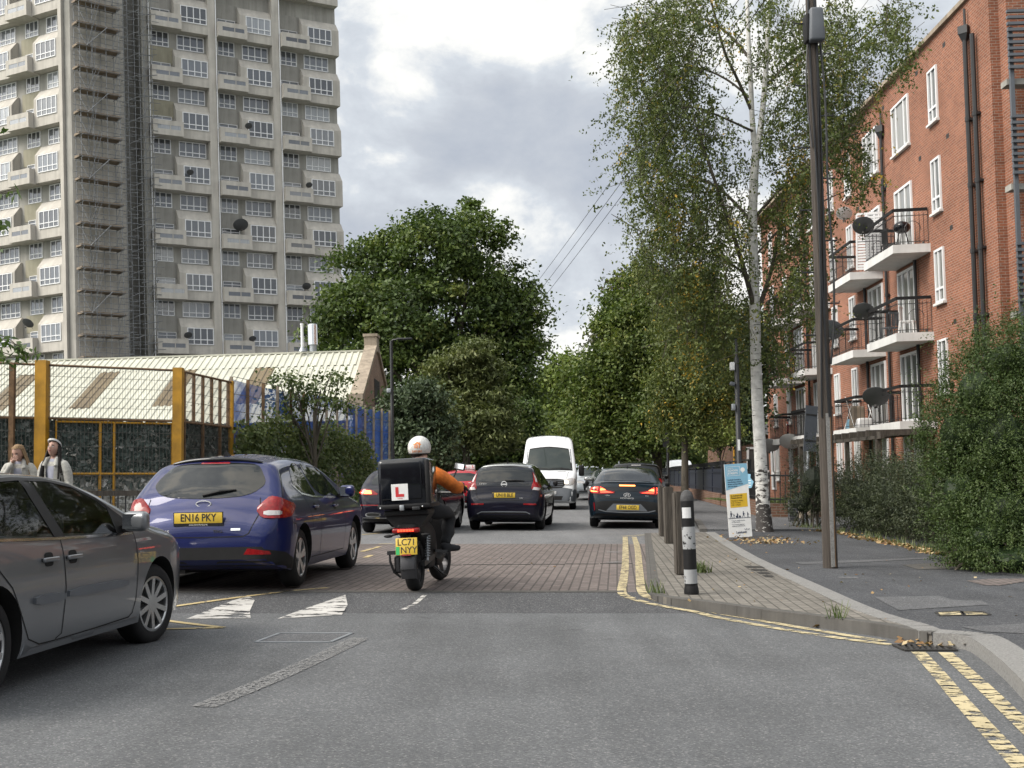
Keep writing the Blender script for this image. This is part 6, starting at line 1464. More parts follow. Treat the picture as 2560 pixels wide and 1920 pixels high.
# --- grey hatchback, near left -------------------------------------------------
def grey_hatch():
    p = car_paint('graphite_grey_paint', (0.17, 0.18, 0.195), 0.34, 0.5)
    L_ = 4.28
    sp = dict(L=L_, W=0.88, axles=(0.80, 3.378), rw=0.318, tw=0.205, paint=p, k=[(0.15,0.93),(0.28,0.975),(0.42,0.99),(0.60,1.0),(0.80,0.992),(0.93,0.962),(1.0,0.925),(1.20,0.81),(1.42,0.68),(1.7,0.55)], low=LOW(L_, 0.20), spokes=10, spw=0.040, rimmat='alloy', rim=0.215, steer=9, crown=0.03, rf=0.75, df=0.36,
        top=[(0,0.62),(0.05,0.78),(0.12,0.946),(0.25,1.082),(0.42,1.250),(0.6,1.306),(1.1,1.346),(1.6,1.356),(2.1,1.334),(2.5,1.254),(2.85,1.134),(3.15,1.018),(3.36,0.966),(3.7,0.91),(4.0,0.81),(4.17,0.69),(4.28,0.54)],
        cabin=[(0.62,0.974),(1.2,0.950),(2.2,0.925),(2.86,0.915),(2.76,1.018),(2.5,1.158),(2.2,1.258),(1.9,1.300),(1.5,1.310),(1.0,1.294),(0.80,1.242)])
    f = GR(369, 1604); h = R(5.0); fw = Vector((math.sin(h), math.cos(h), 0)); rt = Vector((math.cos(h), -math.sin(h), 0))
    nose = Vector((f.x, f.y, -0.10)) - rt*0.775 + fw*(L_-3.378)
    c = Car('grey_hatchback_car', 'grey hatchback with ten-spoke wheels cut off by the left edge', sp, nose, 5.0, anchor='front', tilt=R(-0.5))
    gl = M['glass_clear']
    for sx in (1, -1):
        c.patch('side_window', 'R', [(0.62,0.978),(1.2,0.954),(1.66,0.942),(1.56,1.302),(1.0,1.290),(0.80,1.234)], gl, 0.002, sx, 0.07, skirt=False)
        c.patch('side_window', 'R', [(1.74,0.94),(2.2,0.93),(2.84,0.915),(2.74,1.010),(2.5,1.150),(2.2,1.250),(1.9,1.294),(1.62,1.304)], gl, 0.002, sx, 0.07, skirt=False)
        c.patch('pillar', 'R', [(1.63,0.93),(1.775,0.93),(1.655,1.314),(1.52,1.314)], M['black_plastic'], 0.006, sx, 0.05)
        c.patch('mirror_corner', 'R', [(2.60,0.915),(2.90,0.905),(2.78,1.034),(2.62,1.114)], M['black_plastic'], 0.005, sx, 0.05)
        c.strip('window_trim', 'R', [(0.60,0.966),(1.2,0.942),(1.7,0.925),(2.3,0.912),(2.88,0.902)], 0.018, M['chrome'], 0.007, sx)
        c.strip('roof_trim', 'R', [(0.62,0.986),(0.82,1.254),(1.0,1.304),(1.5,1.322),(1.9,1.312),(2.2,1.270),(2.5,1.170),(2.78,1.030),(2.9,0.93)], 0.022, M['black_plastic'], 0.006, sx)
        seams(c, 'R', [[(1.70,0.92),(1.73,0.6),(1.70,0.30),(1.62,0.275)], [(2.90,0.90),(2.935,0.70),(2.91,0.40),(2.86,0.31)], [(0.64,0.97),(0.84,0.80),(1.02,0.66),(1.16,0.45),(1.25,0.32),(1.40,0.27),(1.62,0.265),(2.2,0.268),(2.8,0.278),(2.87,0.31)]], 0.010, (sx,))
        for a, b in ((1.28,1.695),(1.745,2.72)):
            o = c.patch('rub_strip', 'R', [(a,0.525),(b,0.515),(b,0.575),(a,0.585)], M['grey_plastic'], 0.022, sx, 0.06, smooth=1)
        c.patch('sill', 'R', [(1.15,0.205),(2.98,0.21),(2.95,0.265),(1.3,0.262),(1.2,0.30)], p, 0.006, sx, 0.06)
        c.mirror(2.70, 0.97, p, sx, 0.21); c.handle(1.50, 0.80, sx, p); c.handle(2.62-0.78, 0.795, sx, p)
        c.patch('head_lamp', 140, [(0.35,0.68),(0.78,0.70),(0.80,0.80),(0.60,0.83),(0.38,0.78)], M['clear_lens'], 0.008, sx, 0.05, smooth=1)
        c.patch('tail_lamp', 35, [(0.40,0.80),(0.78,0.82),(0.76,0.98),(0.5,1.0)], M['red_lens'], 0.010, sx, 0.05, smooth=1)
        c.patch('windscreen', 'T', [(0.0,2.42),(0.50,2.36),(0.60,2.9),(0.62,3.12),(0.0,3.2)], M['glass_g'], 0.005, sx, 0.08, skirt=False)
        for s_, hh in ((1.05, 0.0), (2.02, 0.0)):           # seats seen through the glass
            bm = rbox(0.46, 0.16, 0.40, 0.06, 3); bm_link('seat', bm, M['black_cloth'], c.root, (sx*0.36, s_ - L_/2 - 0.14, 0.98), (R(-14), 0, 0))
            if s_ > 1.5: bm_link('head_rest', rbox(0.25, 0.10, 0.17, 0.05, 3), M['black_cloth'], c.root, (sx*0.36, s_ - L_/2 - 0.20, 1.22), (R(-14), 0, 0))
    mb = MB(); n = 28; mb.tube([(0.36 + 0.185*math.cos(2*math.pi*j/n), 2.36 - L_/2 + 0.05*math.sin(2*math.pi*j/n), 0.95 + 0.165*math.sin(2*math.pi*j/n)) for j in range(n+1)], 0.016, 6); mb.tube([(0.2,2.36-L_/2,0.95),(0.52,2.36-L_/2,0.95)], 0.02, 5); mb.build('steering_wheel', M['black_plastic'], c.root, smooth=60)
    bm_link('dashboard', rbox(1.36, 0.45, 0.16, 0.05, 3), M['black_plastic'], c.root, (0, 2.72 - L_/2, 0.92))
    c.strip('nose_trim', 158, [(-0.1,0.50),(0.3,0.505),(0.62,0.515)], 0.05, p, 0.012, 1)
# --- black electric hatch, centre ------------------------------------------------
def black_electric():
    p = car_paint('black_paint', (0.006, 0.006, 0.014), 0.3, 0.0); roofm = car_paint('silver_roof_paint', (0.36, 0.37, 0.37), 0.3, 0.6)
    sp = dict(L=4.49, W=0.895, axles=(0.87, 3.57), rw=0.318, tw=0.205, paint=p, k=K_HATCH[:-3] + [(1.28,0.765),(1.5,0.655),(1.7,0.55)], low=LOW(4.49, 0.17), spokes=5, rimmat='alloy_dark', crown=0.035, rr=0.5, dr=0.28,
        top=[(0,0.62),(0.03,0.74),(0.075,0.80),(0.10,0.93),(0.13,1.04),(0.22,1.16),(0.38,1.36),(0.46,1.42),(0.62,1.455),(1.1,1.50),(1.6,1.515),(2.1,1.485),(2.6,1.37),(3.0,1.20),(3.3,1.07),(3.55,1.0),(3.95,0.92),(4.25,0.80),(4.42,0.66),(4.49,0.54)])
    c = Car('electric_hatchback_car', 'black hatchback with silver roof edge and plate UN18 BLE, driving away mid-road', sp, (-0.19, 27.0, 0.0), 5.6)
    g = M['glass']
    c.patch('rear_window', 'B', [(-0.63,1.115),(0,1.085),(0.63,1.115),(0.655,1.16),(0.585,1.37),(0.50,1.42),(0,1.445),(-0.50,1.42),(-0.585,1.37),(-0.655,1.16)], g, 0.006, smooth=1)
    c.patch('tailgate_panel', 'B', [(-0.66,1.0),(0.66,1.0),(0.66,1.10),(0,1.075),(-0.66,1.10)], M['gloss_black'], 0.005)
    mb = MB(); pts = [c.on('T', x, 0.50 + 0.04*abs(x)/0.5, 0.0) + Vector((0,-0.03,0.0)) for x in np.linspace(-0.52, 0.52, 13)]; mb.tube(pts, [0.02] + [0.030]*11 + [0.02], 8); mb.build('roof_spoiler', roofm, c.root, smooth=60)
    c.patch('roof_panel', 'T', [(-0.56,0.47),(0.56,0.47),(0.58,1.0),(0.57,2.2),(-0.57,2.2),(-0.58,1.0)], roofm, 0.003, h=0.08)
    side_glass(c, [[(0.95,1.15),(1.15,1.07),(1.62,1.03),(1.52,1.43),(1.25,1.43),(1.05,1.36)], [(1.72,1.025),(2.65,0.995),(2.95,1.0),(2.65,1.22),(2.35,1.36),(2.1,1.425),(1.62,1.435)]], g)
    seams(c, 'R', [[(1.66,1.0),(1.64,0.35)], [(2.92,0.97),(2.9,0.32)], [(1.05,1.05),(1.22,0.7)], [(1.3,0.30),(2.9,0.30)]])
    seams(c, 'B', [[(-0.66,1.0),(-0.60,0.74),(-0.5,0.69),(0.5,0.69),(0.60,0.74),(0.66,1.0)]], 0.010)
    for sx in (1, -1):
        q = lambda P: [(0.585 + (a-0.44)*0.88, b) for a, b in P]
        o = c.patch('tail_lamp', 30, q([(0.44,0.93),(0.62,0.90),(0.75,0.97),(0.86,1.03),(0.68,1.10),(0.615,1.30),(0.595,1.32),(0.56,1.16),(0.46,1.02)]), M['red_lens'], 0.012, sx, 0.035, smooth=1)
        c.patch('reversing_lens', 30, q([(0.46,0.925),(0.62,0.91),(0.72,0.96),(0.50,0.985)]), M['clear_lens'], 0.016, sx, 0.03, parent=o)
        c.patch('lamp_blade', 30, q([(0.575,1.10),(0.655,1.09),(0.605,1.30)]), M['clear_lens'], 0.016, sx, 0.03, parent=o, label='pale pink upper blade of the lamp')
        c.patch('reflector', 20, [(0.42,0.585),(0.70,0.58),(0.70,0.615),(0.42,0.62)], M['red_lens'], 0.008, sx, 0.04)
        c.mirror(2.85, 1.02, M['black_plastic'], sx); c.handle(1.42, 0.93, sx, p); c.handle(2.42, 0.91, sx, p)
    c.patch('lower_valance', 'B', [(-0.62,0.25),(0.62,0.25),(0.55,0.42),(0.45,0.44),(-0.45,0.44),(-0.55,0.42)], M['black_plastic'], 0.006)
    c.strip('valance_trim', 'B', [(-0.60,0.38),(-0.5,0.425),(0,0.43),(0.5,0.425),(0.60,0.38)], 0.022, M['grey_plastic'], 0.010)
    c.plate('UN18 BLE', 0.0, 0.80, flag=True); c.badge('B', 0, 1.045, 'ring_bar', r=0.062); c.letters('LEAF', -0.48, 1.05, 0.05, sx=1.6); c.letters('e-motion', 0.48, 1.045, 0.045, 'iron'); c.letters('ZERO', 0.40, 0.735, 0.03)
    c.wiper(0.02, 1.125, 0.46, 1.125); c.antenna(1.0, 0.05); mb = MB(); q = c.on('T', 0, 0.86); mb.tube([q, q + Vector((0,-0.05,0.13))], 0.005, 4); mb.build('aerial', M['black_plastic'], c.root)
# --- black liftback with lit lamps, right ------------------------------------------
def black_liftback():
    p = car_paint('blue_black_paint', (0.005, 0.011, 0.018), 0.3, 0.0)
    sp = dict(L=4.47, W=0.91, axles=(0.86, 3.56), rw=0.316, tw=0.205, paint=p, k=K_HATCH, low=LOW(4.47, 0.18), spokes=5, rimmat='alloy_dark', crown=0.035, rr=0.5, dr=0.26,
        top=[(0,0.60),(0.03,0.74),(0.07,0.86),(0.10,0.97),(0.16,1.035),(0.30,1.075),(0.55,1.165),(0.9,1.29),(1.25,1.375),(1.6,1.415),(2.0,1.42),(2.35,1.375),(2.75,1.25),(3.1,1.085),(3.35,0.99),(3.8,0.91),(4.2,0.78),(4.4,0.64),(4.47,0.52)])
    c = Car('liftback_car', 'black liftback with glowing brake lamps and plate EF68 OGD at the right kerb', sp, (2.66, 27.9, 0.0), 5.4, tilt=R(1.0))
    g = M['glass']
    c.patch('rear_window', 'T', [(-0.58,0.36),(-0.4,0.335),(0,0.325),(0.4,0.335),(0.58,0.36),(0.50,1.1),(0.40,1.28),(0,1.32),(-0.40,1.28),(-0.50,1.1)], g, 0.006, h=0.08, smooth=1)
    c.patch('lower_rear_window', 'B', [(-0.56,0.875),(0.56,0.875),(0.60,0.965),(-0.60,0.965)], M['gloss_black'], 0.005)
    mb = MB(); pts = [c.on('T', x, 0.17 + 0.05*(abs(x)/0.6)**2, 0.004) for x in np.linspace(-0.62, 0.62, 15)]; mb.tube(pts, [0.014] + [0.024]*13 + [0.014], 8); mb.build('boot_spoiler', p, c.root, smooth=60)
    c.patch('high_brake_lamp', 'B', [(-0.185,0.995),(0.185,0.995),(0.185,1.025),(-0.185,1.025)], M['lit_core'], 0.032, h=0.03)
    side_glass(c, [[(0.80,1.13),(1.1,1.07),(1.62,1.02),(1.55,1.345),(1.25,1.30),(0.95,1.20)], [(1.72,1.015),(2.6,0.985),(2.85,0.985),(2.55,1.20),(2.25,1.32),(2.0,1.355),(1.65,1.352)]], g)
    seams(c, 'R', [[(1.66,1.0),(1.64,0.35)], [(2.86,0.96),(2.84,0.32)], [(1.3,0.30),(2.84,0.30)]])
    seams(c, 'B', [[(-0.64,0.97),(-0.66,0.80),(-0.50,0.70),(0.50,0.70),(0.66,0.80),(0.64,0.97)]], 0.010)
    for sx in (1, -1):
        o = c.patch('tail_lamp', 30, [(0.28,0.83),(0.55,0.80),(0.80,0.82),(0.90,0.90),(0.82,0.955),(0.60,0.985),(0.52,0.955),(0.44,0.90),(0.28,0.868)], M['red_lens'], 0.012, sx, 0.035)
        for pl in ([(0.30,0.838),(0.56,0.832),(0.57,0.862),(0.44,0.875)], [(0.45,0.885),(0.575,0.87),(0.585,0.97),(0.53,0.945)], [(0.615,0.845),(0.82,0.85),(0.88,0.895),(0.86,0.905),(0.79,0.875),(0.62,0.872)], [(0.625,0.885),(0.66,0.93),(0.80,0.92),(0.845,0.905),(0.81,0.945),(0.63,0.972)]):
            c.patch('lit_element', 30, pl, M['lit_red'], 0.017, sx, 0.03, parent=o)
        for pl in ([(0.46,0.90),(0.57,0.885),(0.575,0.93),(0.52,0.93)], [(0.63,0.852),(0.80,0.856),(0.85,0.888),(0.64,0.866)]): c.patch('lit_core', 30, pl, M['lit_core'], 0.0195, sx, 0.03, parent=o)
        c.patch('reflector', 25, [(0.68,0.42),(0.705,0.42),(0.72,0.60),(0.695,0.60)], M['red_lens'], 0.008, sx, 0.03)
        c.mirror(2.78, 1.0, M['black_plastic'], sx); c.handle(1.45, 0.90, sx, p); c.handle(2.4, 0.88, sx, p)
    c.patch('bumper_trim', 'B', [(-0.72,0.30),(0.72,0.30),(0.74,0.62),(0.4,0.655),(-0.4,0.655),(-0.74,0.62)], M['black_plastic'], 0.005, h=0.08)
    c.patch('plate_recess', 'B', [(-0.48,0.42),(0.48,0.42),(0.32,0.585),(-0.32,0.585)], M['grey_plastic'], 0.010)
    c.strip('bumper_accent', 'B', [(-0.66,0.44),(-0.5,0.40),(0,0.385),(0.5,0.40),(0.66,0.44)], 0.025, M['grey_plastic'], 0.012)
    c.plate('EF68 OGD', 0.02, 0.50); c.badge('B', 0, 0.79, 'slant_h', r=0.062); c.letters('IONIQ', 0, 0.715, 0.045, sx=2.4); c.letters('HYBRID', -0.46, 0.775, 0.03); c.letters('BLUE', 0.46, 0.775, 0.03); c.antenna(1.45, 0.055)
# --- black premium hatch, hidden behind the rider --------------------------------
def black_hatch_left():
    p = car_paint('cosmos_black_paint', (0.006, 0.006, 0.015), 0.3, 0.0)
    sp = dict(L=4.42, W=0.898, axles=(0.78, 3.51), rw=0.322, paint=p, k=K_HATCH, low=LOW(4.42, 0.18), spokes=5, rr=0.5, dr=0.28,
        top=[(0,0.60),(0.04,0.76),(0.10,0.93),(0.17,1.01),(0.34,1.16),(0.52,1.31),(0.65,1.36),(1.1,1.395),(1.6,1.41),(2.1,1.38),(2.5,1.275),(2.9,1.12),(3.2,0.99),(3.6,0.93),(4.1,0.81),(4.34,0.66),(4.42,0.52)])
    c = Car('black_hatchback_car', 'black hatchback with one glowing lamp, half hidden behind the delivery box', sp, (-2.47, 25.55, 0.0), 6.2)
    g = M['glass']
    c.patch('rear_window', 'B', [(-0.56,1.03),(0.56,1.03),(0.60,1.12),(0.5,1.29),(0.3,1.315),(-0.3,1.315),(-0.5,1.29),(-0.60,1.12)], g, 0.006, smooth=1)
    side_glass(c, [[(0.80,1.06),(1.1,1.03),(1.60,1.0),(1.50,1.335),(1.2,1.325),(0.95,1.24)], [(1.70,0.995),(2.75,0.975),(2.45,1.20),(2.1,1.33),(1.60,1.343)]], g)
    for sx in (1, -1):
        o = c.patch('tail_lamp', 28, [(0.34,0.83),(0.62,0.82),(0.86,0.86),(0.88,0.90),(0.70,0.965),(0.52,0.94)], M['red_lens'], 0.012, sx, 0.035, smooth=1)
        c.patch('lit_element', 28, [(0.50,0.85),(0.66,0.85),(0.64,0.93),(0.53,0.92)], M['lit_core'], 0.017, sx, 0.03, parent=o); c.patch('lit_element', 28, [(0.66,0.86),(0.84,0.875),(0.82,0.892),(0.66,0.888)], M['lit_red'], 0.016, sx, 0.03, parent=o)
        c.patch('exhaust_trim', 22, [(0.30,0.36),(0.60,0.36),(0.62,0.42),(0.55,0.46),(0.30,0.45)], M['chrome'], 0.008, sx, 0.03, smooth=2); c.patch('exhaust_mouth', 22, [(0.33,0.38),(0.57,0.38),(0.585,0.42),(0.54,0.44),(0.33,0.43)], M['arch'], 0.013, sx, 0.03, smooth=2)
        c.strip('bumper_chrome', 22, [(0.15,0.335),(0.7,0.34)], 0.012, M['chrome'], 0.010, sx); c.patch('reflector', 22, [(0.35,0.60),(0.75,0.60),(0.75,0.62),(0.35,0.62)], M['red_lens'], 0.008, sx, 0.03); c.mirror(2.72, 0.98, p, sx)
    c.patch('lower_valance', 'B', [(-0.7,0.26),(0.7,0.26),(0.68,0.40),(-0.68,0.40)], M['black_plastic'], 0.005); c.badge('B', 0, 0.90, 'star', r=0.05)
    seams(c, 'R', [[(1.64,0.98),(1.62,0.33)], [(2.78,0.96),(2.76,0.32)]])
# --- red driving school car -------------------------------------------------------
def red_car():
    p = car_paint('bright_red_paint', (0.36, 0.010, 0.022), 0.3, 0.2)
    sp = dict(L=4.05, W=0.87, axles=(0.72, 3.22), rw=0.305, paint=p, k=K_HATCH, low=LOW(4.05, 0.19), spokes=5, rr=0.5, dr=0.3,
        top=[(0,0.62),(0.04,0.78),(0.10,0.95),(0.16,1.02),(0.34,1.20),(0.50,1.37),(0.62,1.40),(1.1,1.435),(1.6,1.44),(2.0,1.40),(2.4,1.26),(2.8,1.08),(3.0,0.99),(3.4,0.92),(3.8,0.80),(3.98,0.66),(4.05,0.52)])
    c = Car('red_hatchback_car', 'bright red hatchback wearing a white driving school roof sign, beyond the scooter', sp, (-1.95, 45.2, 0.0), 6.0)
    g = M['glass']
    c.patch('rear_window', 'B', [(-0.54,1.05),(0,1.02),(0.54,1.05),(0.58,1.12),(0.48,1.34),(-0.48,1.34),(-0.58,1.12)], g, 0.006, smooth=1)
    side_glass(c, [[(0.75,1.09),(1.5,1.02),(1.42,1.36),(1.1,1.35),(0.9,1.27)], [(1.6,1.01),(2.6,0.99),(2.3,1.22),(1.95,1.36),(1.52,1.37)]], g)
    for sx in (1, -1):
        c.patch('tail_lamp', 30, [(0.40,0.84),(0.70,0.84),(0.80,0.92),(0.62,1.03),(0.46,1.0)], M['red_lens'], 0.012, sx, 0.04, smooth=1); c.mirror(2.55, 1.0, p, sx)
        c.strip('lamp_glint', 'B', [(sx*0.30,0.965),(sx*0.52,0.955)], 0.02, M['clear_lens'], 0.012)
    c.patch('lower_valance', 'B', [(-0.7,0.28),(0.7,0.28),(0.68,0.47),(-0.68,0.47)], M['black_plastic'], 0.006); c.plate('LK66 SML', 0.0, 0.80)
    s = bm_link('roof_sign', rbox(0.72, 0.14, 0.18, 0.02, 2), M['plate_w'], c.root, (0, 1.45 - 2.025, 1.56))
    link('sign_lettering', text_mesh('SML', 0.13, M['scarlet'], 'LEFT', 1.15, 0.002, 0, 0.002), s, (-0.20, -0.074, 0.025), (R(90), 0, 0)); link('sign_lettering', text_mesh('07 900 1234'.replace('1234', '114'), 0.05, M['ink'], 'CENTER', 1, 0.002), s, (0.04, -0.074, -0.062), (R(90), 0, 0))
    mb = MB(); mb.box((0.245,-0.0745,-0.03),(0.33,-0.072,0.085)); mb.build('learner_square', M['white'], s); link('sign_lettering', text_mesh('L', 0.12, M['scarlet'], 'CENTER', 1.1, 0.002, 0, 0.004), s, (0.285, -0.076, 0.028), (R(90), 0, 0))
# --- parked cars in the right-hand row ------------------------------------------------
def suv_spec(paint, L_=4.45, W_=0.92, H_=1.64):
    return dict(L=L_, W=W_, axles=(0.88, 3.5), rw=0.35, paint=paint, k=[(0.2,0.92),(0.4,0.985),(0.65,1.0),(0.85,0.99),(1.0,0.955),(1.08,0.91),(1.35,0.82),(1.6,0.73),(1.9,0.65)], low=[(0,0.42),(0.1,0.34),(0.3,0.28),(L_-0.5,0.26),(L_-0.1,0.32),(L_,0.42)], spokes=5, rr=0.5, dr=0.28,
        top=[(0,0.72),(0.03,0.88),(0.09,1.05),(0.16,1.13),(0.30,1.34),(0.45,1.54),(0.6,H_-0.06),(1.1,H_-0.02),(1.7,H_),(2.15,H_-0.04),(2.6,1.42),(2.95,1.20),(3.2,1.10),(3.6,1.05),(4.05,0.98),(4.3,0.86),(L_-0.03,0.70),(L_,0.60)])
def red_suv():
    red = car_paint('dark_red_paint', (0.20, 0.008, 0.012), 0.3, 0.3); p = car_paint('suv_black_paint', (0.006,)*3, 0.3, 0.0); c = Car('suv_car', 'black roofed sport utility car with dark red body and roof rails, behind the black liftback', suv_spec(p), (3.78, 36.6, 0.02), 5.8, 'cars parked along the right kerb')
    c.patch('rear_window', 'B', [(-0.60,1.18),(0.60,1.18),(0.64,1.26),(0.56,1.50),(-0.56,1.50),(-0.64,1.26)], M['glass'], 0.006, smooth=1); c.patch('high_brake_lamp', 'B', [(-0.15,1.53),(0.15,1.53),(0.15,1.55),(-0.15,1.55)], M['clear_lens'], 0.02, h=0.03)
    side_glass(c, [[(0.6,1.24),(1.5,1.15),(1.45,1.53),(0.85,1.50)], [(1.6,1.14),(2.75,1.11),(2.45,1.36),(2.15,1.52),(1.54,1.54)]], M['glass'])
    for sx in (1, -1):
        c.patch('tail_lamp', 30, [(0.42,0.95),(0.74,0.95),(0.80,1.08),(0.60,1.14),(0.45,1.08)], M['red_lens'], 0.012, sx, 0.04, smooth=1); c.mirror(2.7, 1.14, p, sx)
        mb = MB(); mb.tube([c.on('T', sx*0.53, s, h) for s, h in ((0.62,0.0),(0.72,0.05),(1.4,0.06),(2.0,0.05),(2.1,0.0))], 0.018, 6); mb.build('roof_rail', M['chrome'], c.root)
    c.patch('roof_panel', 'T', [(-0.60,0.52),(0.60,0.52),(0.62,2.2),(-0.62,2.2)], M['gloss_black'], 0.004, h=0.1); c.patch('tailgate', 'B', [(-0.86,0.60),(0.86,0.60),(0.84,1.14),(-0.84,1.14)], red, 0.003, h=0.1); c.both('quarter_panel', 'R', [(0.1,0.62),(4.2,0.62),(4.2,0.95),(3.0,1.06),(0.2,1.14)], red, 0.003, h=0.12)
    c.plate('LB19 KXT', 0, 0.92); c.patch('lower_valance', 'B', [(-0.75,0.33),(0.75,0.33),(0.72,0.55),(-0.72,0.55)], M['black_plastic'], 0.006)
def facing(name, label, paint, spec, pos, heading, group='cars parked along the right kerb', lit=False, grille=True):
    c = Car(name, label, spec, pos, heading, group, anchor='front'); L_ = spec['L']; hi = max(z for s, z in spec['top'])
    ss = L_ - 1.25; k = 0.9 if hi > 1.55 else 0.78
    c.patch('windscreen', 'T', [(-0.62,L_-1.32),(0,L_-1.22),(0.62,L_-1.32),(0.52,L_-2.12),(0,L_-2.18),(-0.52,L_-2.12)], M['glass_g'], 0.006, h=0.09, smooth=1)
    zb = 1.12 if hi > 1.55 else 1.0
    side_glass(c, [[(0.75,zb+0.05),(1.5,zb),(1.45,hi-0.13),(0.95,hi-0.15)], [(1.6,zb),(L_-1.65,zb-0.02),(L_-2.0,zb+0.22),(L_-2.3,hi-0.13),(1.55,hi-0.11)]], M['glass'])
    for sx in (1, -1):
        c.patch('head_lamp', 150, [(0.32,k-0.12),(0.62,k-0.10),(0.76,k+0.02),(0.60,k+0.05),(0.36,k-0.02)], M['lit_white'] if lit else M['clear_lens'], 0.01, sx, 0.04, smooth=1); c.mirror(L_-1.72, zb+0.02, paint, sx)
    if grille:
        c.patch('grille', 'F', [(-0.34,0.42),(0.34,0.42),(0.42,k-0.10),(-0.42,k-0.10)], M['gloss_black'], 0.008); c.patch('air_intake', 'F', [(-0.62,0.36),(0.62,0.36),(0.58,0.46),(-0.58,0.46)], M['black_plastic'], 0.006)
    c.plate('LD70 VRN' if hi > 1.55 else 'GF17 HZU', 0, 0.50, True)
    return c
def parked_row():
    pw = car_paint('ice_white_paint', (0.48, 0.52, 0.56), 0.3, 0.2); ps = car_paint('silver_paint', (0.33, 0.34, 0.35), 0.3, 0.7); pg = car_paint('dark_grey_green_paint', (0.055, 0.06, 0.058), 0.3, 0.5); pb = car_paint('far_black_paint', (0.02, 0.02, 0.022), 0.3, 0.3)
    facing('suv_car', 'pale blue-white sport utility car facing the camera in the parked row by the van', pw, suv_spec(pw), (3.95, 60.0, 0.06), 184.5)
    hs = lambda p: dict(L=4.2, W=0.88, axles=(0.78, 3.35), rw=0.31, paint=p, k=K_HATCH, low=LOW(4.2), spokes=5, top=[(0,0.62),(0.05,0.8),(0.12,0.98),(0.3,1.16),(0.5,1.36),(0.65,1.40),(1.1,1.44),(1.6,1.445),(2.05,1.41),(2.5,1.27),(2.85,1.10),(3.1,1.0),(3.5,0.93),(3.9,0.82),(4.12,0.68),(4.2,0.54)])
    facing('silver_hatchback_car', 'silver hatchback facing the camera, mostly hidden by the black liftback', ps, hs(ps), (4.02, 50.2, 0.04), 184.5)
    facing('dark_hatchback_car', 'dark grey hatchback close behind the liftback roof, facing the camera', pg, hs(pg), (3.62, 41.0, 0.03), 184.8)
    facing('far_dark_car', 'dark car far up the street beyond the white van mirror', pb, suv_spec(pb), (4.6, 82.0, 0.12), 184.5)
# --- white vans -------------------------------------------------------------------------
def van_spec(p):
    return dict(L=5.6, W=1.02, axles=(1.05, 4.55), rw=0.345, tw=0.22, paint=p, rr=0.25, dr=0.12, rf=0.8, df=0.30, rad=0.16, rx=0.22, crown=0.05, n=110, rimmat='alloy_dark',
        k=[(0.2,0.93),(0.4,0.985),(0.8,1.0),(1.2,0.995),(1.6,0.955),(2.2,0.885),(2.8,0.82),(3.0,0.80)], low=[(0,0.45),(0.2,0.36),(0.8,0.30),(4.8,0.26),(5.4,0.24),(5.6,0.32)],
        top=[(0,0.6),(0.03,2.2),(0.10,2.58),(0.3,2.68),(3.2,2.70),(3.7,2.66),(4.0,2.55),(4.22,2.32),(4.36,2.16),(4.60,1.86),(4.86,1.52),(4.98,1.38),(5.2,1.28),(5.38,1.12),(5.48,0.86),(5.55,0.62),(5.6,0.45)])
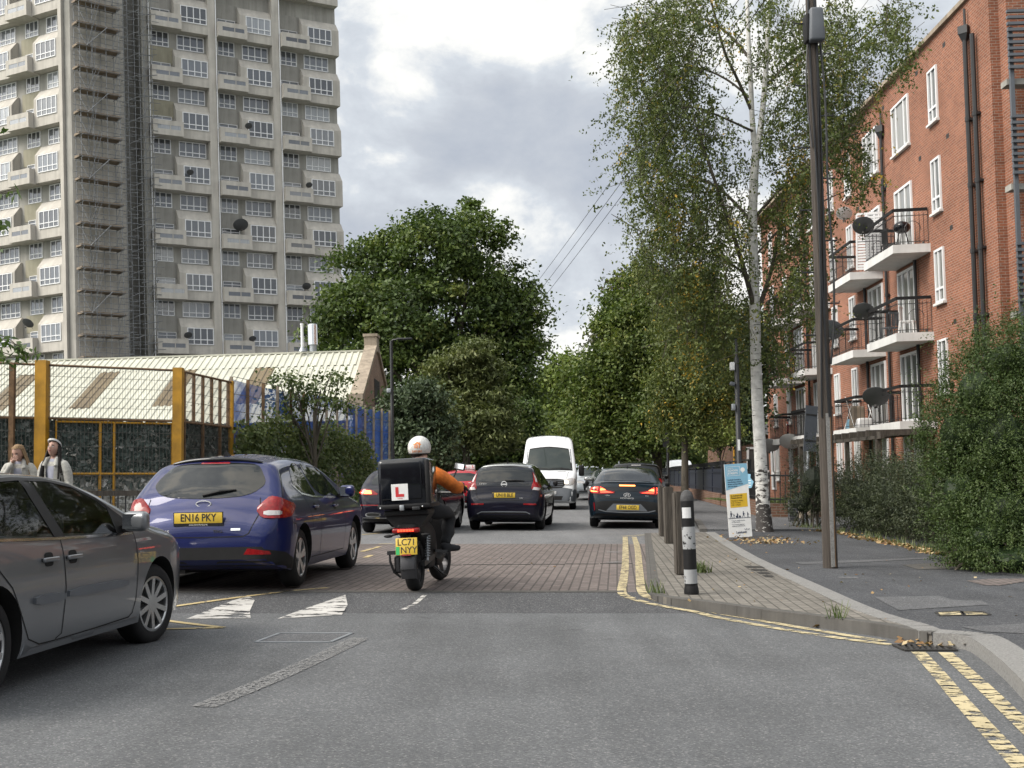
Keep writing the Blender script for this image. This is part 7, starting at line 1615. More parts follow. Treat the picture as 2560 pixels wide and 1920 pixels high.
def white_van():
    p = car_paint('van_white_paint', (0.66, 0.68, 0.70), 0.35, 0.0); c = Car('panel_van', 'tall white panel van driving towards the camera with one headlamp lit', van_spec(p), (1.33, 43.2, 0.0), 180+2.2, cat='van', anchor='front')
    L_ = 5.6
    c.patch('windscreen', 'T', [(-0.80,4.915),(-0.4,4.95),(0,4.96),(0.4,4.95),(0.80,4.915),(0.76,4.62),(0.735,4.345),(0.4,4.325),(0,4.32),(-0.4,4.325),(-0.735,4.345),(-0.76,4.62)], M['glass_g'], 0.006, h=0.10)
    c.patch('windscreen_surround', 'T', [(-0.86,4.94),(0,5.0),(0.86,4.94),(0.79,4.30),(0,4.275),(-0.79,4.30)], M['black_plastic'], 0.003, h=0.10)
    c.patch('bumper', 'F', [(-0.92,0.28),(0.92,0.28),(0.95,0.74),(0.55,0.80),(-0.55,0.80),(-0.95,0.74)], M['grey_plastic'], 0.008, h=0.10); c.both('bumper_corner', 130, [(0.35,0.30),(1.05,0.30),(1.05,0.72),(0.35,0.76)], M['grey_plastic'], 0.006, h=0.08)
    c.patch('grille', 'F', [(-0.46,0.78),(0.46,0.78),(0.56,0.88),(0.58,1.0),(0.50,1.12),(-0.50,1.12),(-0.58,1.0),(-0.56,0.88)], M['black_plastic'], 0.012, smooth=1)
    for j in range(4): c.strip('grille_bar', 'F', [(-0.50,0.85+0.07*j),(0.50,0.85+0.07*j)], 0.018, M['grey_plastic'], 0.017)
    c.badge('F', 0, 0.97, 'oval', r=0.06); c.patch('lower_grille', 'F', [(-0.45,0.36),(0.45,0.36),(0.5,0.50),(-0.5,0.50)], M['arch'], 0.012)
    for sx in (1, -1):
        o = c.patch('head_lamp', 155, [(0.50,0.90),(0.80,0.88),(0.98,1.0),(1.0,1.13),(0.80,1.16),(0.54,1.06)], M['clear_lens'], 0.012, sx, 0.05, smooth=1)
        if sx < 0: c.patch('lit_bulb', 155, [(0.56,0.95),(0.68,0.94),(0.71,1.02),(0.66,1.08),(0.57,1.05)], M['lit_white'], 0.02, sx, 0.03, parent=o, smooth=1)
        c.patch('door_window', 'R', [(3.55,1.42),(4.72,1.36),(4.62,1.55),(4.38,1.92),(4.20,2.02),(3.55,2.05)], M['glass'], 0.004, sx, 0.10); c.strip('panel_gap', 'R', [(3.45,0.5),(3.42,2.2)], 0.012, M['arch'], 0.003, sx); c.strip('body_moulding', 'R', [(1.5,0.72),(4.1,0.72)], 0.12, M['grey_plastic'], 0.010, sx)
        pt = c.on('R', 4.62, 1.45); bm = rbox(0.20, 0.14, 0.40, 0.05, 3); m_ = bm_link('wing_mirror', bm, M['black_plastic'], c.root, (sx*(pt.x + 0.19), pt.y, 1.42)); mb = MB(); mb.box((-0.075,-0.075,-0.15),(0.075,-0.068,0.15)); mb.build('mirror_glass', M['chrome'], m_)
        for xx in (0.28, 0.62): c.strip('roof_rib', 'T', [(sx*xx,3.3),(sx*xx,4.05)], 0.02, M['galv'], 0.004)
        c.strip('bonnet_vent', 'T', [(sx*0.30,5.07),(sx*0.62,5.04)], 0.03, M['arch'], 0.006); c.strip('bonnet_gap', 'T', [(sx*0.72,5.0),(sx*0.64,5.38)], 0.012, M['arch'], 0.003)
        c.strip('screen_wiper', 'T', [(sx*0.05,4.945),(sx*0.5,4.90)], 0.02, M['black_plastic'], 0.02)
    c.plate('BN15 YTZ', 0, 0.62, True); mb = MB(); q = c.on('T', -0.45, 3.7); mb.tube([q, q + Vector((0,-0.1,0.3))], 0.006, 4); mb.build('aerial', M['black_plastic'], c.root)
    q = c.on('T', -0.3, 4.80); 
    # a second van glimpsed beyond the fence, and one far up the left side
    v = Car('panel_van', 'white van whose roof shows above the spikes of the navy fence', van_spec(p), (12.7, 90.0, -0.30), 184.0, cat='van', anchor='front')
    v.patch('windscreen', 'T', [(-0.80,4.915),(0,4.96),(0.80,4.915),(0.735,4.345),(0,4.32),(-0.735,4.345)], M['glass_g'], 0.006, h=0.12)
    v2 = Car('panel_van', 'grey-white van far up the street left of the dark parasol trees', van_spec(p), (-2.9, 92.0, 0.1), 3, cat='van')
    v2.root['label'] = 'white van glimpsed far off between tree trunks, left of the oncoming van'
    v2.patch('rear_window', 'B', [(-0.75,1.5),(-0.1,1.5),(-0.1,2.1),(-0.7,2.1)], M['glass'], 0.006, h=0.12); v2.patch('rear_window', 'B', [(0.1,1.5),(0.75,1.5),(0.7,2.1),(0.1,2.1)], M['glass'], 0.006, h=0.12)
for f_ in (blue_hatch, grey_hatch, black_electric, black_liftback, black_hatch_left, red_car, red_suv, parked_row, white_van): f_()
# ------------------------------------------------------------------ scooter and people
def scooter():
    base = GR(1038, 1478); h = R(6.0)
    t = thing('motor_scooter', 'black delivery motor scooter with yellow plate LC71 NYY waiting on the block paving', 'scooter', base + Vector((0, 0.06, 0)), rot=(0, -0.055, -h))
    blk = M['black_plastic']
    def wheel(y, r, w, name='wheel', x=0.0, rzv=0.0):
        mb = MB(); k = w/2; mb.lathe([(r-0.09,-k*0.75),(r-0.05,-k),(r-0.018,-k*0.85),(r,-k*0.3),(r,k*0.3),(r-0.018,k*0.85),(r-0.05,k),(r-0.09,k*0.75)], 36, axis='x', ring=True); o = mb.build(name, M['tyre'], t, (x, y, r), (0, 0, rzv), 50)
        mb = MB(); mb.lathe([(0.03,-0.03),(0.05,-0.035),(0.05,0.035),(0.03,0.03)], 14, axis='x'); mb.lathe([(r-0.095,-0.04),(r-0.08,-0.045),(r-0.08,0.045),(r-0.095,0.04)], 28, axis='x', ring=True)
        for j in range(5): a = 2*math.pi*j/5; mb.bar((0,0.04*math.cos(a),0.04*math.sin(a)),(0,(r-0.09)*math.cos(a),(r-0.09)*math.sin(a)), 0.03, 0.04, up=(1,0,0))
        mb.build('rim', M['alloy_dark'], o)
    wheel(0.0, 0.285, 0.145); wheel(1.34, 0.285, 0.115, x=0.05, rzv=R(-12))
    # tail, seat unit and belly as rounded bodies
    def blob(name, secs, mat, n=18, smooth=60):                          # secs: y, cx, cz, half width, half height, squareness
        mb = MB(); vs = []; fs = []
        for y, cx, cz, a, b, e in secs:
            for j in range(n):
                q = 2*math.pi*j/n; c, s = math.cos(q), math.sin(q); vs.append((cx + a*math.copysign(abs(c)**e, c), y, cz + b*math.copysign(abs(s)**e, s)))
        for i in range(len(secs)-1):
            for j in range(n): p = i*n+j; q = i*n+(j+1) % n; fs.append((p, q, q+n, p+n))
        fs += [tuple(range(n-1,-1,-1)), tuple((len(secs)-1)*n+j for j in range(n))]; mb.add(vs, fs); return mb.build(name, mat, t, smooth=smooth)
    blob('tail_body', [(-0.30,0,0.70,0.10,0.03,0.6),(-0.24,0,0.70,0.135,0.06,0.6),(0.0,0,0.66,0.15,0.12,0.7),(0.3,0,0.58,0.17,0.19,0.7),(0.55,0,0.50,0.16,0.22,0.7),(0.68,0,0.42,0.14,0.16,0.7),(0.72,0,0.40,0.1,0.12,0.7)], blk)
    blob('seat', [(-0.16,0,0.79,0.11,0.035,0.7),(-0.05,0,0.80,0.15,0.05,0.7),(0.25,0,0.78,0.16,0.06,0.7),(0.55,0,0.75,0.13,0.05,0.7),(0.66,0,0.73,0.06,0.03,0.7)], M['black_cloth'])
    blob('floor_board', [(0.62,0,0.27,0.15,0.06,0.5),(0.7,0,0.26,0.17,0.05,0.5),(1.0,0,0.28,0.16,0.05,0.5),(1.1,0,0.34,0.14,0.07,0.5)], blk)
    blob('leg_shield', [(1.02,0,0.55,0.15,0.20,0.6),(1.10,0,0.62,0.20,0.30,0.6),(1.18,0,0.72,0.19,0.28,0.6),(1.26,0,0.80,0.13,0.16,0.6)], blk)
    blob('handlebar_cowl', [(1.0,0,1.02,0.10,0.05,0.7),(1.08,0,1.03,0.15,0.08,0.7),(1.2,0,1.0,0.10,0.08,0.7)], blk)
    mb = MB(); mb.tube([(-0.36,0.98,1.03),(-0.16,1.06,1.04),(0.16,1.06,1.04),(0.36,0.98,1.03)], 0.016, 8); mb.build('handlebar', M['dark_steel'], t)
    for s in (-1, 1):
        mb = MB(); mb.tube([(s*0.26,1.05,1.05),(s*0.31,1.06,1.2),(s*0.36,1.05,1.29)], 0.009, 5); o = mb.build('mirror_stalk', M['dark_steel'], t)
        bm = rbox(0.135, 0.035, 0.085, 0.03, 3); m_ = bm_link('mirror_head', bm, blk, o, (s*0.40, 1.04, 1.33), (R(-12), R(s*12), R(-s*12)))
        mb = MB(); mb.box((-0.055,-0.021,-0.03),(0.055,-0.0182,0.03)); mb.build('mirror_glass', M['chrome'], m_)
        mb = MB(); mb.sphere((s*0.20,-0.33,0.615), (0.05,0.022,0.018), 10, 6); mb.tube([(s*0.1,-0.27,0.63),(s*0.19,-0.32,0.617)], 0.009, 5); mb.build('indicator', blk, t, smooth=60)
    mb = MB(); mb.tube([(0.05,1.34,0.285),(0.05,1.26,0.62),(0,1.14,0.98)], 0.035, 8); mb.build('front_fork', M['dark_steel'], t)
    blob('front_mudguard', [(1.12,0.05,0.47,0.05,0.04,0.7),(1.25,0.05,0.56,0.07,0.05,0.7),(1.42,0.05,0.57,0.07,0.05,0.7),(1.58,0.05,0.50,0.05,0.04,0.7)], blk)
    # rear end: lamp, plate, mudguard, swing arm, shock, stand
    bm_link('tail_lamp', rbox(0.30, 0.05, 0.055, 0.02, 3), M['red_lens'], t, (-0.01, -0.305, 0.665)); o = bpy.data.objects['tail_lamp'] if False else None
    mb = MB()
    for j in range(6): mb.box((-0.098+0.03*j,-0.335,0.655),(-0.074+0.03*j,-0.331,0.677))
    mb.build('lit_strip', M['lit_red'], t)
    p = bm_link('number_plate', rbox(0.232, 0.008, 0.182, 0.012, 2), M['plate_y'], t, (-0.005, -0.36, 0.50), (R(-10), 0, 0))
    link('plate_lettering', text_mesh('LC71', 0.098, M['ink'], 'CENTER', 0.92, 0.001, 0, 0.0005), p, (0.0, -0.0055, 0.042), (R(90), 0, 0)); link('plate_lettering', text_mesh('NYY', 0.098, M['ink'], 'CENTER', 0.92, 0.001, 0, 0.0005), p, (0.025, -0.0055, -0.042), (R(90), 0, 0))
    mb = MB(); mb.box((-0.113,-0.0058,-0.086),(-0.073,-0.0045,0.0)); mb.build('green_flash', M['green_plate'], p)
    mb = MB(); mb.box((-0.05,-0.02,-0.10),(0.05,-0.006,-0.085)); mb.build('plate_reflector', M['red_lens'], p)
    mb = MB(); mb.tube([(0,-0.22,0.64),(0,-0.27,0.56),(0,-0.30,0.42)], 0.025, 6); mb.build('plate_bracket', blk, t)
    mb = MB(); n = 10; vs = []; fs = []
    for j in range(n+1):
        a = R(205 - 75*j/n); y, z = 0.335*math.cos(a), 0.285 + 0.335*math.sin(a) 
        vs += [(-0.085, y, z), (-0.075, y*1.06, z*1.0+0.012), (0.075, y*1.06, z*1.0+0.012), (0.085, y, z)]
    for j in range(n):
        for q in range(3): fs.append((4*j+q, 4*j+q+1, 4*j+q+5, 4*j+q+4))
    mb.add(vs, fs); mb.build('rear_mudguard', M['alloy_dark'], t, smooth=60)
    bm_link('mud_flap', rbox(0.155, 0.02, 0.17, 0.015, 2), M['alloy_dark'], t, (-0.005, -0.345, 0.335), (R(-12), 0, 0))
    for s in (-1, 1):
        mb = MB(); mb.bar((s*0.105, -0.02, 0.29), (s*0.12, 0.55, 0.34), 0.035, 0.06); mb.build('swing_arm', M['dark_steel'], t)
        mb = MB(); mb.tube([(s*0.15,0.0,0.32),(s*0.14,0.10,0.62)], 0.012, 6)
        for j in range(9): mb.tube([(s*0.149+0.024*math.cos(q), 0.02+0.009*j+0.024*math.sin(q), 0.37+0.026*j) for q in [2*math.pi*i/8 for i in range(9)]], 0.006, 4)
        mb.build('shock_absorber', M['galv'] if s > 0 else M['dark_steel'], t)
        mb = MB(); mb.bar((s*0.15,0.45,0.40),(s*0.27,0.55,0.38), 0.05, 0.03); mb.build('foot_peg', M['dark_steel'], t)
    bm_link('hub_motor_cover', rbox(0.10, 0.26, 0.20, 0.04, 3), M['alloy_dark'], t, (-0.15, 0.0, 0.30)); mb = MB(); mb.tube([(-0.16,-0.12,0.42),(-0.23,-0.16,0.42),(-0.23,-0.16,0.34),(-0.20,-0.12,0.22),(-0.14,-0.08,0.16)], 0.014, 6); mb.box((-0.25,-0.2,0.41),(-0.15,-0.12,0.45)); mb.build('side_bracket', M['dark_steel'], t)
    mb = MB(); mb.tube([(0.10,0.62,0.22),(0.20,0.66,0.12),(0.22,0.72,0.10)], 0.016, 6); mb.build('side_stand', M['dark_steel'], t); bm_link('battery_case', rbox(0.26, 0.42, 0.26, 0.05, 3), blk, t, (0.0, 0.42, 0.34))
    # rack and delivery box
    bm_link('luggage_rack', rbox(0.48, 0.42, 0.06, 0.02, 2), blk, t, (0, -0.12, 0.855)); mb = MB(); mb.prism([(-0.24,0.83),(0.24,0.83),(0.13,0.69),(-0.13,0.69)], 0.34, mat=Matrix.Translation((0,0.06,0)) @ Matrix.Rotation(R(90), 4, 'X')); mb.build('rack_support', blk, t)
    b = thing('delivery_box', 'glossy black delivery top box with a red L learner plate, on the scooter rack', 'delivery box', t.matrix_basis @ Vector((0.0, -0.12, 1.16)), rot=t.rotation_euler)
    bm = rbox(0.545, 0.56, 0.535, 0.055, 4); bm_link('box_shell', bm, M['gloss_black'], b)
    bm = rbox(0.44, 0.03, 0.40, 0.035, 4); bm_link('door_panel', bm, M['gloss_black'], b, (-0.02, -0.278, 0.035))
    bm_link('bottom_rim', rbox(0.57, 0.585, 0.05, 0.015, 2), M['black_plastic'], b, (0, 0, -0.235)); bm_link('corner_post', rbox(0.05, 0.05, 0.50, 0.018, 2), M['black_plastic'], b, (0.262, -0.265, 0.0))
    lp = bm_link('learner_plate', rbox(0.178, 0.004, 0.172, 0.0015, 1), M['white'], b, (-0.035, -0.2965, -0.085)); mb = MB(); mb.box((-0.045,-0.0045,-0.05),(-0.012,-0.0025,0.055)); mb.box((-0.012,-0.0045,-0.05),(0.045,-0.0025,-0.02)); mb.build('red_letter', M['scarlet'], lp)
    link('plate_print', text_mesh('LEARNER', 0.014, M['scarlet'], 'CENTER', 1, 0.0005), lp, (0, -0.003, -0.068), (R(90), 0, 0))
    bm_link('latch', rbox(0.05, 0.03, 0.06, 0.01, 2), M['galv'], b, (-0.02, -0.30, -0.25)); bm_link('latch_plate', rbox(0.085, 0.02, 0.035, 0.006, 2), M['dark_steel'], b, (0.13, -0.295, -0.262)); mb = MB()
    for x in (-0.25, 0.20): mb.sphere((x,-0.295,-0.245), 0.01, 8, 6)
    mb.build('rivet', M['chrome'], b)
    return t
def classify(me, segs):
    """material index per face from the nearest bone"""
    for p in me.polygons:
        c = Vector(p.center); best = min(((c - a - (b-a)*max(0, min(1, (c-a).dot(b-a)/max((b-a).length_squared, 1e-9)))).length/w, m) for a, b, m, w in segs); p.material_index = best[1]
def hand(name, parent, wrist, dirv, side, mat, palmn, curl=0.9, s=1.0):
    """palm with five bent fingers, a thumb leaving its side"""
    d = Vector(dirv).normalized(); n = Vector(palmn).normalized(); l = d.cross(n).normalized()*side; w = Vector(wrist)
    V = [w, w + d*0.045*s, w + d*0.085*s]; E = [(0,1),(1,2)]; Rr = [(0.028*s,0.02*s),(0.038*s,0.018*s),(0.040*s,0.016*s)]
    for k, (off, ln) in enumerate(((-0.030,0.068),(-0.010,0.078),(0.011,0.072),(0.031,0.056))):
        b = w + d*0.085*s + l*off*s; i = len(V); V.append(b); E.append((2, i)); Rr.append((0.0105*s,)*2); a = 0.0; p = b
        for f in (0.42, 0.33, 0.25):
            a += curl*(0.62 + 0.05*k); p = p + (d*math.cos(a) + n*math.sin(a))*ln*f*s; V.append(p); E.append((len(V)-2, len(V)-1)); Rr.append((0.0095*s,)*2)
    b = w + d*0.03*s - l*0.035*s; i = len(V); V.append(b); E.append((1, i)); Rr.append((0.013*s,)*2)
    for f, sp in ((0.035, 0.7), (0.03, 0.3)): p = V[-1] + (d*0.65 - l*sp*0.6 + n*0.5*curl).normalized()*f*s; V.append(p); E.append((len(V)-2, len(V)-1)); Rr.append((0.0105*s,)*2)
    me = skin([tuple(v) for v in V], E, Rr, name, mat, 1); return link(name, me, parent)
def rider(scoot):
    t = thing('person', 'delivery rider in orange jacket and black trousers astride the scooter, white helmet', 'person', scoot.location, rot=(0, -0.03, scoot.rotation_euler.z))
    V = [(0.0,0.40,0.90),(0.0,0.44,1.05),(0.0,0.49,1.16),(0.0,0.54,1.28),(0.0,0.57,1.40),(0.0,0.60,1.52),
         (0.19,0.54,1.27),(0.29,0.63,1.17),(0.355,0.73,1.09),(0.37,0.90,1.11),(0.365,1.02,1.11),
         (-0.19,0.54,1.27),(-0.29,0.63,1.17),(-0.36,0.73,1.09),(-0.37,0.92,1.12),(-0.365,1.02,1.11),
         (0.10,0.42,0.86),(0.22,0.66,0.83),(0.265,0.80,0.79),(0.255,0.74,0.60),(0.235,0.66,0.45),
         (-0.10,0.42,0.86),(-0.22,0.66,0.83),(-0.265,0.80,0.79),(-0.25,0.84,0.58),(-0.20,0.86,0.38)]
    E = [(0,1),(1,2),(2,3),(3,4),(4,5),(3,6),(6,7),(7,8),(8,9),(9,10),(3,11),(11,12),(12,13),(13,14),(14,15),(0,16),(16,17),(17,18),(18,19),(19,20),(0,21),(21,22),(22,23),(23,24),(24,25)]
    r = [(0.17,0.13),(0.165,0.13),(0.185,0.14),(0.17,0.125),(0.07,0.07),(0.07,0.07)] + [(0.105,)*2,(0.095,)*2,(0.085,)*2,(0.07,)*2,(0.048,)*2]*2 + [(0.115,)*2,(0.098,)*2,(0.085,)*2,(0.072,)*2,(0.055,)*2]*2
    me = skin(V, E, r, 'rider_body', [M['orange'], M['black_cloth'], M['skin']], 2)
    S_ = []
    for a, b in E: S_.append((Vector(V[a]), Vector(V[b]), 1 if b >= 16 else (2 if (a, b) in ((4,5),) else 0), 1.0))
    classify(me, S_)
    for v in me.vertices: c = v.co; a = math.sin(34*c.z + 21*c.x + 9*c.y) + 0.7*math.sin(55*c.x - 40*c.y + 23*c.z); v.co = c + v.normal*0.007*a
    link('body', me, t)
    hand('glove', t, (0.366,1.0,1.11), (-0.02,1,-0.12), 1, M['black_cloth'], (0,-0.2,-1), 0.8, 1.35); hand('glove', t, (-0.366,1.0,1.11), (0.02,1,-0.12), -1, M['black_cloth'], (0,-0.2,-1), 0.8, 1.35)
    for s, a, d in ((1, (0.235,0.655,0.44), Vector((0.62,0.78,0.10))), (-1, (-0.20,0.85,0.36), Vector((-0.15,1,-0.05)))):
        a = Vector(a); d.normalize(); V2 = [a + Vector((0,0,0.06)), a + Vector((0,0,-0.02)), a - d*0.05 + Vector((0,0,-0.055)), a + d*0.08 + Vector((0,0,-0.045)), a + d*0.17 + Vector((0,0,-0.05)), a + d*0.215 + Vector((0,0,-0.05))]
        link('shoe', skin([tuple(v) for v in V2], [(0,1),(1,2),(1,3),(3,4),(4,5)], [(0.058,)*2,(0.052,)*2,(0.042,)*2,(0.05,0.042),(0.05,0.036),(0.042,0.03)], 'shoe', M['black_cloth'], 2), t)
        mb = MB(); 
        for j in range(4): c = a + d*(0.06+0.025*j) + Vector((0,0,0.0-0.006*j)); sd = Vector((-d.y, d.x, 0)); mb.tube([c - sd*0.035, c + Vector((0,0,0.012)), c + sd*0.035], 0.005, 4)
        mb.build('laces', M['grey_plastic'], t)
    hm = thing('helmet', 'white open-face helmet with an orange house logo reading JUST EAT', 'helmet', t.matrix_basis @ Vector((-0.03, 0.62, 1.565)), rot=(R(4), 0, scoot.rotation_euler.z))
    mb = MB(); n = 28; vs = []; fs = []; k = 16; rx, ry, rz_ = 0.132, 0.148, 0.135
    for i in range(k+1):
        a = (math.pi*0.66)*i/k
        for j in range(n): q = 2*math.pi*j/n; vs.append((rx*math.sin(a)*math.cos(q), ry*math.sin(a)*math.sin(q), rz_*math.cos(a)))
    for i in range(k):
        for j in range(n): p = i*n+j; q = i*n+(j+1) % n; fs.append((p, p+n, q+n, q))
    mb.add(vs, fs); mb.build('shell', plain('scuffed_white_helmet', (0.60,0.60,0.58), 0.35, vary=0.35, scale=28), hm, smooth=80)
    mb = MB(); a = math.pi*0.66; mb.tube([(rx*math.sin(a)*math.cos(q)*1.0, ry*math.sin(a)*math.sin(q)*1.0, rz_*math.cos(a)) for q in [2*math.pi*j/32 for j in range(33)]], 0.008, 6); mb.build('edge_trim', M['black_plastic'], hm); mb = MB(); mb.sphere((0,0.01,-0.06), (0.105,0.115,0.09), 16, 8); mb.build('padding', M['black_cloth'], hm, smooth=80)
    mb = MB(); mb.box((-0.016,-ry*0.90,rz_*math.cos(a)-0.004),(0.016,-ry*0.86,rz_*math.cos(a)+0.008)); mb.build('rear_clip', M['black_plastic'], hm)
    def wrap(me, x0, z0):
        for v in me.vertices:
            x, z = v.co.x + x0, v.co.y + z0; q = max(0.02, 1 - (x/rx)**2 - (z/rz_)**2); v.co = (x, -ry*math.sqrt(q) - 0.0022 - (0.001 if v.co.z > 0 else 0), z)
        return me
    link('logo_lettering', wrap(text_mesh('JUST EAT', 0.030, M['logo_orange'], 'CENTER', 0.95, 0.001, 0, 0.0006), 0, -0.036), hm)
    mb = MB()
    def poly(pts):
        bm = bmesh.new(); f = bm.faces.new([bm.verts.new((x, z, 0)) for x, z in pts]); bmesh.ops.triangulate(bm, faces=[f]); bmesh.ops.subdivide_edges(bm, edges=bm.edges[:], cuts=3, use_grid_fill=True); bm.verts.index_update(); mb.add([tuple(v.co) for v in bm.verts], [tuple(v.index for v in f.verts) for f in bm.faces]); bm.free()
    poly([(-0.048,0.030),(0.0,0.062),(0.0,0.040),(-0.030,0.022)]); poly([(0.0,0.040),(0.0,0.062),(0.020,0.049),(0.026,0.056),(0.034,0.054),(0.033,0.040),(0.048,0.030),(0.030,0.022)])
    poly([(-0.032,0.020),(-0.020,0.028),(-0.018,-0.012),(-0.030,-0.012)]); poly([(-0.010,0.030),(0.008,0.030),(0.006,-0.012),(-0.008,-0.012)]); poly([(0.018,0.028),(0.032,0.020),(0.030,-0.012),(0.020,-0.012)])
    me = mb.mesh('house_logo', M['logo_orange']); link('house_logo', wrap(me, 0, 0.012), hm)
SC = scooter(); rider(SC)
def head(parent, at, rot, hair, long_side=0, band=False, closed=False):
    o = MB(); n, k = 28, 22; vs = []; fs = []
    for i in range(k+1):
        a = math.pi*i/k
        for j in range(n):
            b = 2*math.pi*j/n; x, y, z = math.sin(a)*math.cos(b), math.sin(a)*math.sin(b), -math.cos(a)
            jaw = max(0, -z - 0.1); X = x*0.074*(1 - 0.38*jaw**1.3); Y = y*0.096*(1 - 0.22*jaw) - 0.016*jaw; Z = z*0.118
            f = max(0, -y)
            nose = math.exp(-((x/0.13)**2 + ((z+0.12)/0.20)**2)); Y -= 0.020*nose*f*(1.0 if z < 0.0 else max(0, 1-z*4))
            eye = math.exp(-(((abs(x)-0.42)/0.17)**2 + ((z-0.06)/0.10)**2)); Y += 0.010*eye*f
            lip = math.exp(-((x/0.26)**2 + ((z+0.46)/0.09)**2)); Y -= 0.006*lip*f; chin = math.exp(-((x/0.3)**2 + ((z+0.82)/0.14)**2)); Y -= 0.008*chin*f
            brow = math.exp(-(((abs(x)-0.40)/0.25)**2 + ((z-0.20)/0.06)**2)); Y -= 0.004*brow*f
            vs.append((X, Y, Z))
    for i in range(k):
        for j in range(n): p = i*n+j; q = i*n+(j+1) % n; fs.append((p, q, q+n, p+n))
    o.add(vs, fs); hd = o.build('head', M['skin'], parent, at, rot, 80)
    for s in (-1, 1):
        mb = MB(); mb.sphere((s*0.030,-0.083,0.008), (0.014,0.008,0.0075 if not closed else 0.003), 12, 8); mb.build('eye', M['white'], hd, smooth=80)
        mb = MB(); mb.sphere((s*0.030-0.003,-0.0895,0.011), (0.0065,0.003,0.0065 if not closed else 0.002), 10, 6); mb.build('iris', M['hair_dark'], hd, smooth=80)
        mb = MB(); mb.tube([(s*0.012,-0.094,0.026),(s*0.030,-0.092,0.031),(s*0.048,-0.078,0.024)], 0.0032, 5); mb.build('eyebrow', M['hair_dark'], hd); mb = MB(); mb.tube([(s*0.014,-0.0905,0.0135),(s*0.030,-0.0925,0.0165),(s*0.045,-0.084,0.012)], 0.0018, 4); mb.build('eyelash', M['hair_dark'], hd)
        mb = MB(); mb.sphere((s*0.073,0.006,-0.005), (0.010,0.020,0.030), 10, 8); mb.build('ear', M['skin'], hd, smooth=80)
    mb = MB(); mb.tube([(-0.021,-0.094,-0.054),(-0.008,-0.1025,-0.050),(0,-0.103,-0.0515),(0.008,-0.1025,-0.050),(0.021,-0.094,-0.054)], [0.002,0.005,0.005,0.005,0.002], 6); mb.tube([(-0.018,-0.094,-0.057),(0,-0.102,-0.062),(0.018,-0.094,-0.057)], [0.002,0.006,0.002], 6); mb.build('lips', M['lips'], hd, smooth=80)
    # hair: a cap with long locks
    mb = MB(); vs = []; fs = []; n, k = 28, 14
    for i in range(k+1):
        a = math.pi*0.62*i/k
        for j in range(n):
            b = 2*math.pi*j/n; c, s = math.cos(b), math.sin(b); lim = 0.42 if s < -0.25 else (0.62 if s < 0.1 else 1.0); aa = min(a, math.pi*0.62*lim)
            vs.append((0.083*math.sin(aa)*c, 0.004 + 0.107*math.sin(aa)*s, 0.004 + 0.126*math.cos(aa)))
    for i in range(k):
        for j in range(n): p = i*n+j; q = i*n+(j+1) % n; fs.append((p, p+n, q+n, q))
    mb.add(vs, fs); r = np.random.default_rng(int(at[2]*1000))
    for j in range(60):
        b = r.uniform(-0.12, math.pi+0.12); x0, y0 = 0.082*math.cos(b), 0.10*math.sin(b); z0 = r.uniform(-0.02, 0.09)
        sx = math.copysign(1, x0) if abs(x0) > 0.02 else r.choice((-1, 1)); ln = r.uniform(0.30, 0.46)
        if long_side and sx != long_side: ln *= 0.75
        out = r.uniform(0.02, 0.06); pts = [(x0*0.9, y0*0.9, z0), (x0*1.16, y0*1.05, z0-0.10), (x0*1.25 + sx*out*0.5, y0*0.9 - 0.02*abs(long_side), z0-0.22), (x0*1.25 + sx*out + r.normal()*0.012, y0*0.8 + 0.03 - abs(long_side)*r.uniform(0.02,0.10), z0-ln)]
        mb.tube([tuple(q) for q in smooth_line(pts, 1)], [0.010,0.015,0.017,0.017,0.016,0.013,0.006][:len(smooth_line(pts,1))] if len(smooth_line(pts,1)) <= 7 else 0.013, 5)
    mb.build('hair', M[hair], hd, smooth=80)
    if band:
        mb = MB(); q = []
        for j in range(25): b = 2*math.pi*j/24; q.append((0.0865*math.cos(b), 0.004 + 0.110*math.sin(b), 0.072 - 0.035*math.sin(b)*1.0 + 0.012*abs(math.cos(b))))
        vs = []; 
        for x, y, z in q: vs += [(x*0.99, y*0.99, z-0.012), (x*0.95, y*0.95, z+0.014)]
        mb.add(vs, [(2*j, 2*j+1, 2*j+3, 2*j+2) for j in range(24)]); mb.tube([(x*0.985,y*0.985,z-0.008) for x, y, z in q], 0.006, 6); mb.tube([(x*0.965,y*0.965,z+0.006) for x, y, z in q], 0.006, 6); mb.build('headband', M['white'], hd, smooth=80)
    return hd
